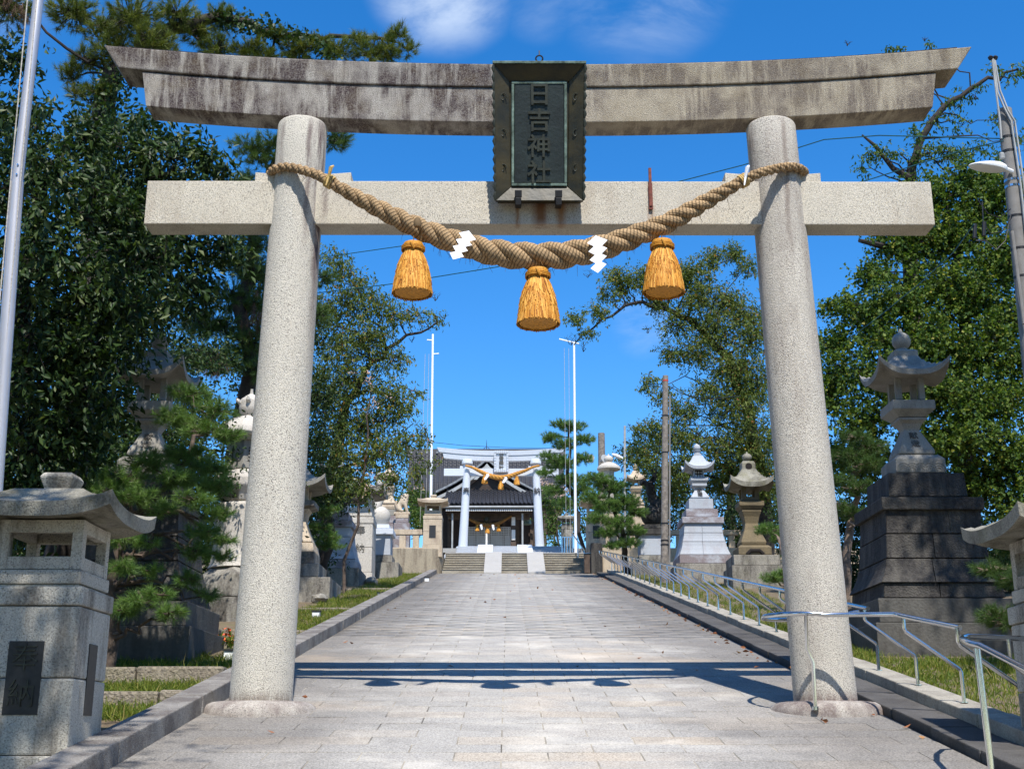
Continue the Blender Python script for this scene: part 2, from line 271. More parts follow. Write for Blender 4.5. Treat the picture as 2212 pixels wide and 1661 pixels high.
leafmat('grass', [(0, (.055, .10, .014)), (.5, (.12, .17, .022)), (.85, (.21, .22, .04)), (1, (.34, .27, .10))], .35, .6, .2)
leafmat('blossom', [(0, (.55, .36, .36)), (1, (.75, .58, .55))], .35, .7)
leafmat('dry_leaf', [(0, (.18, .06, .025)), (.6, (.30, .12, .05)), (1, (.40, .22, .1))], .1, .7)
# ---------------------------------------------------------------- mesh building
class MB:
    def __init__(s): s.v = []; s.f = []; s.uv = {}
    def add(s, vs, fs):
        k = len(s.v); s.v += [tuple(p) for p in vs]; s.f += [tuple(i + k for i in f) for f in fs]; return s
    def box(s, x0, x1, y0, y1, z0, z1): return s.hexa([(x0, y0, z0), (x1, y0, z0), (x1, y1, z0), (x0, y1, z0), (x0, y0, z1), (x1, y0, z1), (x1, y1, z1), (x0, y1, z1)])
    def hexa(s, p): return s.add(p, [(3, 2, 1, 0), (4, 5, 6, 7), (0, 1, 5, 4), (1, 2, 6, 5), (2, 3, 7, 6), (3, 0, 4, 7)])
    def sbox(s, x0, x1, y0, y1, h0, h1, sl=SLOPE, off=0):  # box lying on the sloped ground
        return s.hexa([(x, y, sl * y + off + h) for h in (h0, h1) for x, y in ((x0, y0), (x1, y0), (x1, y1), (x0, y1))])
    def loft(s, rings, cap=True):
        n = len(rings[0]); vs = [p for r in rings for p in r]; fs = []
        for i in range(len(rings) - 1):
            for j in range(n): fs.append((i * n + j, i * n + (j + 1) % n, (i + 1) * n + (j + 1) % n, (i + 1) * n + j))
        if cap: fs.append(tuple(range(n - 1, -1, -1))); fs.append(tuple((len(rings) - 1) * n + j for j in range(n)))
        return s.add(vs, fs)
    def poly(s, prof, n=4, c=(0, 0), rot=None, fx=1, fy=1):  # (half, z) regular polygon; half = apothem
        rot = (math.pi / n) if rot is None else rot; k = 1 / math.cos(math.pi / n) if n < 12 else 1
        return s.loft([[(c[0] + fx * h * k * math.cos(rot + 2 * math.pi * j / n), c[1] + fy * h * k * math.sin(rot + 2 * math.pi * j / n), z) for j in range(n)] for h, z in prof])
    def tube(s, pts, rad, n=8, cap=True, closed=False):
        pts = [Vector(p) for p in pts]; m = len(pts); rad = rad if isinstance(rad, (list, tuple)) else [rad] * m; rings = []; up = None; L = 0
        for i, p in enumerate(pts):
            a = pts[max(i - 1, 0)]; b = pts[min(i + 1, m - 1)]; t = (b - a).normalized() if (b - a).length > 1e-9 else Vector((0, 0, 1))
            if up is None: up = Vector((0, 0, 1)) if abs(t.z) < .9 else Vector((1, 0, 0))
            x = (up - t * up.dot(t)); x = x.normalized() if x.length > 1e-6 else t.orthogonal().normalized(); y = t.cross(x); up = x
            rings.append([p + (x * math.cos(2 * math.pi * j / n) + y * math.sin(2 * math.pi * j / n)) * rad[i] for j in range(n)])
        return s.loft(rings, cap)
    def roof(s, half, ze, zt, lift, top, thick, g=1.7, n=16, fy=1.0):  # square roof with upturned corners
        def zz(u, v):
            a, b = abs(u), abs(v); r = max(a, b); c = (min(a, b) / r) ** 3 if r > 0 else 0; rt = top / half
            k = max(0, (r - rt) / (1 - rt)); return zt - (zt - ze) * (1 - (1 - k) ** g) + lift * c * k * k
        us = [-1 + 2 * i / n for i in range(n + 1)]; N_ = n + 1; vs = []; fs = []
        for v in us:
            for u in us: vs.append((u * half, v * half * fy, zz(u, v)))
        k = len(vs)
        for v in us:
            for u in us:
                r = max(abs(u), abs(v)); vs.append((u * half * .985, v * half * fy * .985, min(zz(u, v) - thick, ze - thick * .6 + lift * ((min(abs(u), abs(v)) / max(r, 1e-6)) ** 3) * r * r * .9 - (1 - r) * .03)))
        for j in range(n):
            for i in range(n):
                a = j * N_ + i; fs.append((a, a + 1, a + 1 + N_, a + N_)); fs.append((k + a + N_, k + a + 1 + N_, k + a + 1, k + a))
        edge = [i for i in range(N_)] + [j * N_ + n for j in range(1, N_)] + [n * N_ + i for i in range(n - 1, -1, -1)] + [j * N_ for j in range(n - 1, 0, -1)]
        for a, b in zip(edge, edge[1:] + edge[:1]): fs.append((a, a + k, b + k, b))
        return s.add(vs, fs)
    def build(s, name, mat, parent=None, smooth=False, bev=0, flip=False):
        me = bpy.data.meshes.new(name); me.from_pydata(s.v, [], s.f)
        bm = bmesh.new(); bm.from_mesh(me)
        bmesh.ops.recalc_face_normals(bm, faces=bm.faces)
        if bev: bmesh.ops.bevel(bm, geom=[e for e in bm.edges if e.calc_face_angle(0) > .5], offset=bev, segments=2, affect='EDGES', profile=.6)
        bm.to_mesh(me); bm.free()
        if smooth:
            me.polygons.foreach_set('use_smooth', [True] * len(me.polygons))
            try: me.set_sharp_from_angle(angle=math.radians(38))
            except Exception: pass
        me.materials.append(MATS[mat]); o = bpy.data.objects.new(name, me); COL.objects.link(o)
        if parent: o.parent = parent
        return o
def tag(o, label=None, cat=None, group=None, kind=None):
    for k, v in (('label', label), ('category', cat), ('group', group), ('kind', kind)):
        if v: o[k] = v
    return o
def thing(name, loc, label, cat, group=None, rz=0):
    o = bpy.data.objects.new(name, None); o.empty_display_size = .2; COL.objects.link(o); o.location = loc; o.rotation_euler = (0, 0, rz); return tag(o, label, cat, group)
def copy_tree(o, parent=None, link=True):
    c = o.copy(); COL.objects.link(c); c.parent = parent
    for ch in list(o.children): copy_tree(ch, c)
    return c
def npmesh(name, V, Fc, mat, parent=None, rnd=None, smooth=False):
    """V (n,3), Fc (m,k) uniform faces, rnd per face"""
    me = bpy.data.meshes.new(name); V = np.asarray(V, dtype=np.float32); Fc = np.asarray(Fc, dtype=np.int32); m, k = Fc.shape
    me.vertices.add(len(V)); me.vertices.foreach_set('co', V.ravel()); me.loops.add(m * k); me.loops.foreach_set('vertex_index', Fc.ravel())
    me.polygons.add(m); me.polygons.foreach_set('loop_start', np.arange(0, m * k, k, dtype=np.int32)); me.polygons.foreach_set('loop_total', np.full(m, k, dtype=np.int32))
    if smooth: me.polygons.foreach_set('use_smooth', np.ones(m, dtype=bool))
    me.update(calc_edges=True)
    if rnd is not None:
        a = me.attributes.new('rnd', 'FLOAT', 'FACE'); a.data.foreach_set('value', np.asarray(rnd, dtype=np.float32))
    me.materials.append(MATS[mat]); o = bpy.data.objects.new(name, me); COL.objects.link(o)
    if parent: o.parent = parent
    return o
def unit(v): return v / np.maximum(np.linalg.norm(v, axis=-1, keepdims=True), 1e-9)
def leaves_obj(name, C, D, S, mat, parent, wr=.42, fold=.25, rnd=None):
    """folded rhombic leaves: centre base C, direction D, size S"""
    n = len(C); D = unit(D); R = RNG.normal(size=(n, 3)); X = unit(np.cross(D, R)); Nn = np.cross(X, D); S = S[:, None]
    mid = C + D * S * .48; tip = C + D * S - Nn * S * .16
    Lf = mid + X * S * wr * .5 + Nn * S * fold * .3; Rt = mid - X * S * wr * .5 + Nn * S * fold * .3
    V = np.stack([C, Rt, tip, Lf], 1).reshape(-1, 3); b = np.arange(n) * 4
    Fc = np.concatenate([np.stack([b, b + 1, b + 2], 1), np.stack([b, b + 2, b + 3], 1)]); rnd = RNG.random(n) if rnd is None else rnd
    return npmesh(name, V, Fc, mat, parent, np.concatenate([rnd, rnd]))
def sticks(P0, P1, r0, r1, V=None, Fq=None):
    n = len(P0); D = unit(P1 - P0); A = np.where(np.abs(D[:, 2:3]) < .9, np.array([[0, 0, 1.]]), np.array([[1., 0, 0]])); X = unit(np.cross(D, A)); Y = np.cross(D, X)
    r0 = np.broadcast_to(r0, (n,))[:, None]; r1 = np.broadcast_to(r1, (n,))[:, None]; vs = []
    for P, r in ((P0, r0), (P1, r1)):
        for j in range(3):
            a = 2 * math.pi * j / 3; vs.append(P + (X * math.cos(a) + Y * math.sin(a)) * r)
    V = np.stack(vs, 1).reshape(-1, 3); b = (np.arange(n) * 6)[:, None]
    Fq = np.concatenate([b + np.array([[j, (j + 1) % 3, 3 + (j + 1) % 3, 3 + j]]) for j in range(3)])
    return V, Fq
def glyph(ch, size, depth, mat, parent, loc, name='character', rot=(math.pi / 2, 0, 0), bold=0.0):
    cu = bpy.data.curves.new('glyph', 'FONT'); cu.body = ch; cu.size = size; cu.extrude = depth; cu.align_x = 'CENTER'; cu.align_y = 'CENTER'; cu.offset = bold; cu.resolution_u = 3
    ob = bpy.data.objects.new('glyph', cu); COL.objects.link(ob); bpy.context.view_layer.update()
    me = bpy.data.meshes.new_from_object(ob.evaluated_get(bpy.context.evaluated_depsgraph_get())); bpy.data.objects.remove(ob)
    me.materials.clear(); me.materials.append(MATS[mat]); o = bpy.data.objects.new(name, me); COL.objects.link(o); o.parent = parent; o.location = loc; o.rotation_euler = rot
    return o
# ================================================================ the setting
XL, XR = -2.70, 3.29           # path edges
def path_z(y): return SLOPE * y
Y_ST = 46.7; Z_ST = path_z(Y_ST); Z_L1 = Z_ST + 8 * .142; Y_L1 = Y_ST + 8 * .38; Y_S2 = 53.6; Z_L2 = Z_L1 + 10 * .15; Y_L2 = Y_S2 + 10 * .42
Z_W = 8.45                      # terrace behind the retaining walls
def gz(x, y):
    inside = XL - .3 < x < 3.95
    if inside:
        if y < Y_ST + .2: return SLOPE * y - .14
        if y < Y_L2 + .3: return Z_ST - .25
        return Z_L2 - .06
    z = SLOPE * y
    if x > 0: z += .07
    if y > 46.75: z = Z_W if y < 54 else Z_W + (Z_L2 - .06 - Z_W) * min(1, (y - 54) / 5)
    if y < 46.75 and abs(x) > 5: z += .02 * (abs(x) - 5)
    return z
xs = sorted(set([-400, -200, -100, -60, -40] + [-30 + 1.5 * i for i in range(18)] + [XL - .31, XL - .29, -1, 1.5, 3.94, 3.96, 4.6] + [5 + 1.5 * i for i in range(18)] + [40, 60, 100, 200, 400]))
ys = sorted(set([-400, -100, -30, -10, -4, 0] + [2 + 1.5 * i for i in range(29)] + [46.2, 46.74, 46.76, 46.89, 46.91, 48, 50, 52, 54, 55, 56, 57, 58, Y_L2 + .29, Y_L2 + .31, 60, 64, 70, 80, 100, 150, 250, 500, 1000]))
V = [(x, y, gz(x, min(y, 200)) + (RNG.normal() * .025 if (x < XL - .4 or x > 4.5) and 0 < y < 46 else 0)) for y in ys for x in xs]; nx = len(xs)
Fc = [(j * nx + i, j * nx + i + 1, (j + 1) * nx + i + 1, (j + 1) * nx + i) for j in range(len(ys) - 1) for i in range(nx - 1)]
o = npmesh('ground', V, Fc, 'earth'); tag(o, kind='structure')
# ---- paved path: joint bed, 300 nearest pavers as pieces, the rest as one part
m = MB(); m.sbox(XL, XR, 2.0, Y_ST, -.3, -.0035); path = m.build('path', 'joint'); tag(path, kind='structure')
PW, PD, G = .675, .333, .010; TILT = math.atan(SLOPE)
def paver_mesh(wd):
    mb = MB(); h = PD / 2 - G / 2; mb.box(-wd / 2 + G / 2, wd / 2 - G / 2, -h * math.sqrt(1 + SLOPE ** 2), h * math.sqrt(1 + SLOPE ** 2), -.06, 0)
    me_o = mb.build('paver', 'paver', None, bev=.004); me = me_o.data; bpy.data.objects.remove(me_o); return me
pm_cache = {}; rest_v = []; rest_f = []; rest_r = []; npv = 0; row = 0; y = 2.0 + PD / 2
while y < Y_ST - .1:
    off = -.05 + (PW / 2 if row % 2 else 0); k0 = math.floor((XL - off) / PW); cuts = [XL] + [off + PW * k for k in range(k0, k0 + 14) if XL + .02 < off + PW * k < XR - .02] + [XR]
    for a, b in zip(cuts, cuts[1:]):
        wd = round(b - a, 3); cx = (a + b) / 2; dz = random.uniform(-.002, .002)
        if y > 8.25 and npv < 300:
            if wd not in pm_cache: pm_cache[wd] = paver_mesh(wd)
            p = bpy.data.objects.new('paver', pm_cache[wd]); COL.objects.link(p); p.parent = path; p.location = (cx, y, path_z(y) + dz); p.rotation_euler = (TILT + random.gauss(0, .0012), random.gauss(0, .0008), 0); npv += 1
        else:
            k = len(rest_v); y0, y1 = y - PD / 2 + G / 2, y + PD / 2 - G / 2; x0, x1 = a + G / 2, b - G / 2
            rest_v += [(xx, yy, path_z(yy) + dz + hh) for hh in (-.05, 0) for xx, yy in ((x0, y0), (x1, y0), (x1, y1), (x0, y1))]
            q = random.random()
            for f in [(4, 5, 6, 7), (0, 1, 5, 4), (1, 2, 6, 5), (2, 3, 7, 6), (3, 0, 4, 7)]: rest_f.append(tuple(k + i for i in f)); rest_r.append(q)
    y += PD; row += 1
o = npmesh('paving', rest_v, rest_f, 'paver', path, rest_r); tag(o, kind='stuff')
# ---- kerbs (each stone a piece)
def kerb(x0, x1, y0, y1, h0, h1, L, mat, jit=.006):
    root = None; y = y0
    while y < y1 - .05:
        e = min(y + L, y1); mb = MB(); j = random.uniform(-jit, jit); mb.sbox(x0 + j, x1 + j, y + .004, e - .004, h0, h1 + j * .6)
        if root is None:
            b = MB(); b.sbox(x0 + .02, x1 - .02, y0 + .01, y1 - .01, h0 - .05, h1 - .03); root = b.build('kerb', mat); tag(root, kind='structure')
        mb.build('kerb_stone', mat, root, bev=.012); y = e
    return root
kerb(XL - .27, XL, 2.0, 46.55, -.15, .155, 1.15, 'kerb_stone')
kerb(XR + .03, XR + .40, 2.0, 46.0, -.15, .075, 1.0, 'ledge_stone')
kerb(XR + .40, XR + .68, 2.0, 46.0, -.15, .175, 1.0, 'kerb_light')
# ---- stairs with two smooth ramps
SX0, SX1 = -2.52, 3.10
st = MB(); st.box(SX0, SX1, Y_ST + .4, Y_L1 - .3, Z_ST - .2, Z_ST + .1); st = st.build('steps', 'step_stone'); tag(st, kind='structure')
for i in range(8):
    z0 = Z_ST + .142 * i; y0 = Y_ST + .38 * i; mb = MB(); mb.box(SX0 + .004 * i, SX1 - .004 * i, y0, y0 + .42 if i < 7 else y0 + 2.0, z0 - .12, z0 + .136); mb.build('step', 'step_stone', st, bev=.012)
    mb = MB(); mb.box(SX0 + .01, SX1 - .01, y0 - .022, y0 + .40, z0 + .136, z0 + .142 + .03 * (i == 7)); mb.build('step_nosing', 'ramp_stone' if i == 7 else 'kerb_light', st)
for x0, x1 in ((-.92, -.26), (.74, 1.40)):
    ya, yb_, za, zb_ = Y_ST - .5, Y_L1 - .34, Z_ST - .02, Z_L1 + .068
    mb = MB(); mb.hexa([(x0, ya, za - .1), (x1, ya, za - .1), (x1, yb_, zb_ - .3), (x0, yb_, zb_ - .3), (x0, ya, za), (x1, ya, za), (x1, yb_, zb_), (x0, yb_, zb_)])
    mb.build('ramp', 'ramp_stone', st)
mb = MB(); mb.box(SX0 - .02, 3.6, Y_L1 - .30, Y_S2 + .3, Z_L1 - .25, Z_L1 + .035); mb.build('landing', 'ramp_stone', st)
st2 = MB(); st2.box(SX0 + .2, 2.5, Y_S2 + .4, Y_L2, Z_L1 - .1, Z_L1 + .1); st2 = st2.build('steps', 'blue_granite'); tag(st2, kind='structure')
for i in range(10):
    z0 = Z_L1 + .15 * i; y0 = Y_S2 + .42 * i; mb = MB(); mb.box(SX0 + .1 + .004 * i, 2.62 - .004 * i, y0, y0 + .46, z0 - .1, z0 + .146); mb.build('step', 'blue_granite', st2, bev=.01)
for x0, x1 in ((-1.42, -.72), (.42, 1.12)):
    mb = MB(); mb.hexa([(x0, Y_S2 - .5, Z_L1), (x1, Y_S2 - .5, Z_L1), (x1, Y_L2 - .3, Z_L2 - .3), (x0, Y_L2 - .3, Z_L2 - .3), (x0, Y_S2 - .5, Z_L1 + .06), (x1, Y_S2 - .5, Z_L1 + .06), (x1, Y_L2 - .3, Z_L2 + .08), (x0, Y_L2 - .3, Z_L2 + .08)])
    mb.build('ramp', 'new_granite', st2)
for x in (SX0 - .15, 2.72): mb = MB(); mb.box(x - .12, x + .12, Y_S2 - .1, Y_L2, Z_L1, Z_L1 + .55); mb.build('side_block', 'new_granite', st2, bev=.02)
mb = MB(); mb.box(-4, 5, Y_L2 + .3, 68, Z_L2 - .2, Z_L2); o = mb.build('pavement', 'ramp_stone'); tag(o, kind='structure')
# ================================================================ front torii
TY = 11.5; zb = path_z(TY)
CH = 12
def torii_pillar(root, mat, pb, pt, rb, rt, name='pillar', n=40):
    mb = MB(); k = 14; prof = [(i / k, (rb + (rt - rb) * (i / k) ** .85)) for i in range(k + 1)]; hh = (pt - pb).length; prof = prof[:-1] + [(1 - .03 / hh, rt), (1 - .013 / hh, rt - .006), (1 - .004 / hh, rt - .014), (1, rt - .026)]
    mb.loft([[tuple(pb.lerp(pt, u) + Vector((math.cos(2 * math.pi * j / n), math.sin(2 * math.pi * j / n), 0)) * r_) for j in range(n)] for u, r_ in prof])
    return mb.build(name, mat, root, smooth=True, bev=.0)
tor = thing('torii_gate', (0, TY, zb), 'large weathered granite shrine gate with stained top beam spanning the path in front', 'torii gate')
def L(p): return p - Vector((0, TY, zb))
pl0, pl1 = L(at(562, 1530, TY)), L(at(656, 250, TY)); pr0, pr1 = L(at(1785, 1533, TY)), L(at(1662, 250, TY))
zt = lambda y, Y=11.25: at(1106, y, Y).z - zb
z_s0 = zt(261, 11.36)
for nm, a, b, pm in (('pillar', pl0, pl1, 'granite_left'), ('pillar', pr0, pr1, 'granite_right')):
    a = a.copy(); a.z = -.02; b = a.lerp(b, (z_s0 + .014 - a.z) / (b.z - a.z)); o = torii_pillar(tor, pm, a, b, .285, .252, nm)
def base_stone(cx):
    mb = MB(); n = 40; prof = [(.51, -.35), (.51, -.06), (.50, -.01), (.47, .03), (.42, .055), (.33, .065)]
    mb.loft([[(cx + r * 1.03 * math.cos(2 * math.pi * j / n), r * math.sin(2 * math.pi * j / n), z + SLOPE * .0) for j in range(n)] for r, z in prof]); mb.build('base_stone', 'granite_base', tor, smooth=True)
base_stone(pl0.x); base_stone(pr0.x)
# top beams: swept up towards the ends, ends cut at a slant
XC = .33
def beam_up(root, name, mat, x0, x1, yf, yb, zlo, zhi, rise, slant, xm, span, n=36, bev=.012, curve_lo=None):
    mb = MB(); rings = []
    for i in range(n + 1):
        u = i / n; x = x0 + (x1 - x0) * u; e = abs((x - xm) / span); r = rise * e ** 2.2; rl = r * (1 if curve_lo is None else curve_lo)
        s = slant * (2 * u - 1); rings.append([(x - s * .5, yf + .03, zlo + rl), (x - s * .5, yb - .03, zlo + rl), (x + s * .5, yb, zhi + r), (x + s * .5, yf, zhi + r)])
    mb.loft(rings); return mb.build(name, mat, root, bev=bev)
ka = (at(238, 140, 11.33).x, at(2086, 140, 11.33).x); sh = (at(308, 215, 11.36).x, at(2022, 215, 11.36).x)
z_k1 = zt(141, 11.33); z_k0 = zt(186, 11.33)
xm = (ka[0] + ka[1]) / 2; sp = (ka[1] - ka[0]) / 2
beam_up(tor, 'top_beam', 'granite_top', ka[0], ka[1], -.19, .275, z_k0, z_k1, .215, .16, xm, sp)
beam_up(tor, 'lower_top_beam', 'granite_top', sh[0], sh[1], -.14, .235, z_s0, z_k0 - .006, .215, .06, xm, sp, bev=.008)
# ridge cap sloping back
beam_up(tor, 'top_ridge', 'granite_top', ka[0] + .04, ka[1] - .04, -.1, .2, z_k1 + .003, z_k1 + .05, .215, .0, xm, sp, bev=0)
n0 = (at(314, 440, 11.35).x, at(2016, 440, 11.35).x); z_n1 = zt(392, 11.36); z_n0 = zt(485, 11.36)
mb = MB(); mb.box(n0[0], n0[1], -.145, .145, z_n0, z_n1); mb.build('tie_beam', 'granite_beam', tor, bev=.01)
for cx, w0, w1 in ((at(652, 385, 11.4).x, -.47, .50), (at(1672, 385, 11.4).x, -.50, .47)):
    for s, wx in ((-1, w0), (1, w1)):
        xa = cx + s * .2; xb = cx + wx; mb = MB(); lo, hi = min(xa, xb), max(xa, xb); sl = .012 * s
        mb.hexa([(lo, -.12, z_n1 + .003), (hi, -.12, z_n1 + .003), (hi, .12, z_n1 + .003), (lo, .12, z_n1 + .003), (lo, -.12, z_n1 + .095 - sl), (hi, -.12, z_n1 + .095 + sl), (hi, .12, z_n1 + .095 + sl), (lo, .12, z_n1 + .095 - sl)]); mb.build('wedge', 'granite_beam', tor, bev=.006)
# ---- plaque: tilted frame hung in front of the beams
pq = thing('name_plaque', at(1165, 436, 11.25), 'tilted dark bronze name plaque with verdigris frame at the centre of the large gate', 'plaque')
PWT = at(1273, 140, 10.97).x - at(1077, 140, 10.97).x; PHT = (at(1165, 142, 10.95) - at(1165, 436, 11.25)).length
pq.rotation_euler = (math.atan2(.30, (at(1165, 142, 10.95).z - at(1165, 436, 11.25).z)), 0, 0)
hw0, hw1 = PWT * .478, PWT * .5
mb = MB(); mb.hexa([(-hw0 + .02, .035, .0), (hw0 - .02, .035, .0), (hw0 - .02, .09, .0), (-hw0 + .02, .09, .0), (-hw1 + .02, .035, PHT), (hw1 - .02, .035, PHT), (hw1 - .02, .09, PHT), (-hw1 + .02, .09, PHT)]); mb.build('backing', 'bronze', pq)
bw = .155
def fr(name, mat, q):  # one mitred frame board: outer edge forward, inner edge back
    mb = MB(); mb.hexa([tuple(p) for p in q]); mb.build(name, mat, pq, bev=.006)
O = [(-hw0, 0), (hw0, 0), (hw1, PHT), (-hw1, PHT)]; I = [(-hw0 + bw, bw), (hw0 - bw, bw), (hw1 - bw, PHT - bw), (-hw1 + bw, PHT - bw)]
for k in range(4):
    a, b, c, d = O[k], O[(k + 1) % 4], I[(k + 1) % 4], I[k]
    fr('frame_board', 'bronze', [(a[0], -.05, a[1]), (b[0], -.05, b[1]), (c[0], .018, c[1]), (d[0], .018, d[1]), (a[0], .034, a[1]), (b[0], .034, b[1]), (c[0], .034, c[1]), (d[0], .034, d[1])])
mb = MB(); mb.box(-hw1 - .012, hw1 + .012, -.062, .05, PHT + .002, PHT + .028); mb.build('top_edge', 'verdigris', pq, bev=.004)
for sx in (-1, 1):   # scalloped outer rim
    for i in range(15):
        z = (i + .5) / 15 * PHT; h = hw0 + (hw1 - hw0) * z / PHT; mb = MB(); mb.tube([(sx * h, -.05, z - .045), (sx * (h + .008), -.054, z), (sx * h, -.05, z + .045)], [.008, .017, .008], 8); mb.build('rim_scallop', 'bronze_letter', pq, smooth=True)
mb = MB(); mb.box(-hw0 + bw + .035, hw0 - bw - .035, .006, .03, bw + .035, PHT - bw - .035); mb.build('panel', 'bronze_panel', pq, bev=.004)
iw = hw0 - bw
for a, b, c, d in ((-iw + .004, iw - .004, bw + .004, bw + .032), (-iw + .004, iw - .004, PHT - bw - .032, PHT - bw - .004), (-iw + .004, -iw + .03, bw + .034, PHT - bw - .034), (iw - .03, iw - .004, bw + .034, PHT - bw - .034)):
    mb = MB(); mb.box(a, b, .0, .03, c, d); mb.build('inner_moulding', 'verdigris', pq, bev=.005)
for i, ch in enumerate('日吉神社'):
    zc = PHT - bw - .155 - i * (PHT - 2 * bw - .24) / 3.15
    glyph(ch, .245, .016, 'bronze_letter', pq, (.0, .004, zc), bold=.003)
for sx in (-1, 1):   # scroll relief on the side boards
    for zc in (.30, .62, .95):
        pts = [(sx * (hw0 - .075) + .035 * math.cos(t) * (1 - t / 9), -.016, zc * PHT / 1.25 + .05 * math.sin(t) * (1 - t / 9)) for t in [i * .5 for i in range(15)]]
        mb = MB(); mb.tube(pts, .0055, 5); mb.build('scroll', 'bronze_letter', pq, smooth=True)
for sx in (-.21, .19):
    mb = MB(); mb.box(sx - .035, sx + .035, -.085, -.052, .03, .10).box(sx - .03, sx + .03, -.085, .14, -.05, .028); mb.build('bracket', 'dark_metal', pq, bev=.006)
mb = MB(); mb.tube([(.0 + .035 * math.cos(t), -.02, PHT + .062 + .032 * math.sin(t)) for t in [i * math.pi / 8 for i in range(17)]], .008, 6).tube([(0, -.02, PHT + .09), (0, .0, PHT + .15)], .006, 6); mb.build('hanging_ring', 'dark_metal', pq, smooth=True)
bar = thing('iron_bar', at(1407, 468, 11.33), 'thin rusty red iron bar standing upright on the tie beam right of the plaque', 'iron bar')
mb = MB(); hb = at(1407, 364, 11.33).z - at(1407, 446, 11.33).z; z0 = at(1407, 446, 11.33).z - at(1407, 468, 11.33).z; mb.box(-.014, .014, -.012, .012, z0, z0 + hb); mb.build('bar', 'rusty_iron', bar)
mb = MB(); mb.box(-.02, .02, -.003, .012, z0 - .03, z0 + .25); mb.build('strap', 'rusty_iron', bar)
# ================================================================ sacred ropes
def rope_strands(name, root, cl, rad, mat, pitch_k=4.5, ns=3, nseg=420, n=10, hand=1):
    """cl: centreline points, rad: radii; twisted strands each a mesh of its own, uv along/around"""
    P = np.array([tuple(p) for p in cl]); d = np.r_[0, np.cumsum(np.linalg.norm(np.diff(P, axis=0), axis=1))]; s = np.linspace(0, d[-1], nseg)
    P = np.stack([np.interp(s, d, P[:, k]) for k in range(3)], 1)
    ker = np.hanning(25); ker /= ker.sum(); Pp = np.pad(P, ((12, 12), (0, 0)), mode='edge'); Pp[:12] = P[0] + (P[0] - P[1:13][::-1]) ; Pp[-12:] = P[-1] + (P[-1] - P[-13:-1][::-1])
    P = np.stack([np.convolve(Pp[:, k], ker, 'valid') for k in range(3)], 1); R = np.interp(s, d, rad)
    ph = np.r_[0, np.cumsum(np.diff(s) * 2 * math.pi / (pitch_k * R[1:]))] * hand
    T = unit(np.gradient(P, axis=0)); up = np.array([0, -1., 0]); X = np.zeros_like(T); x = up
    for i in range(nseg):
        x = x - T[i] * x.dot(T[i]); x /= np.linalg.norm(x); X[i] = x
    Yv = np.cross(T, X)
    for k in range(ns):
        a = ph + 2 * math.pi * k / ns; C = P + (X * np.cos(a)[:, None] + Yv * np.sin(a)[:, None]) * (R * .50)[:, None]
        T2 = unit(np.gradient(C, axis=0)); X2 = unit(X * np.cos(a)[:, None] + Yv * np.sin(a)[:, None]); X2 = unit(X2 - T2 * (X2 * T2).sum(1, keepdims=True)); Y2 = np.cross(T2, X2)
        th = np.linspace(0, 2 * math.pi, n, endpoint=False); rs = (R * .56)[:, None, None]
        V = C[:, None, :] + (X2[:, None, :] * np.cos(th)[None, :, None] + Y2[:, None, :] * np.sin(th)[None, :, None]) * rs
        ii, jj = np.meshgrid(np.arange(nseg - 1), np.arange(n), indexing='ij'); j2 = (jj + 1) % n
        Fc = np.stack([ii * n + jj, ii * n + j2, (ii + 1) * n + j2, (ii + 1) * n + jj], -1).reshape(-1, 4)
        o = npmesh('strand', V.reshape(-1, 3), Fc, mat, root, smooth=True)
        L_ = np.r_[0, np.cumsum(np.linalg.norm(np.diff(C, axis=0), axis=1))]; uv = o.data.uv_layers.new(name='UVMap')
        u0 = L_[ii].ravel(); u1 = L_[ii + 1].ravel(); v0 = (jj / n).ravel(); v1 = ((jj + 1) / n).ravel()
        uv.data.foreach_set('uv', np.stack([u0, v0, u0, v1, u1, v1, u1, v0], 1).astype(np.float32).ravel())
    return P, R
HAND = 1
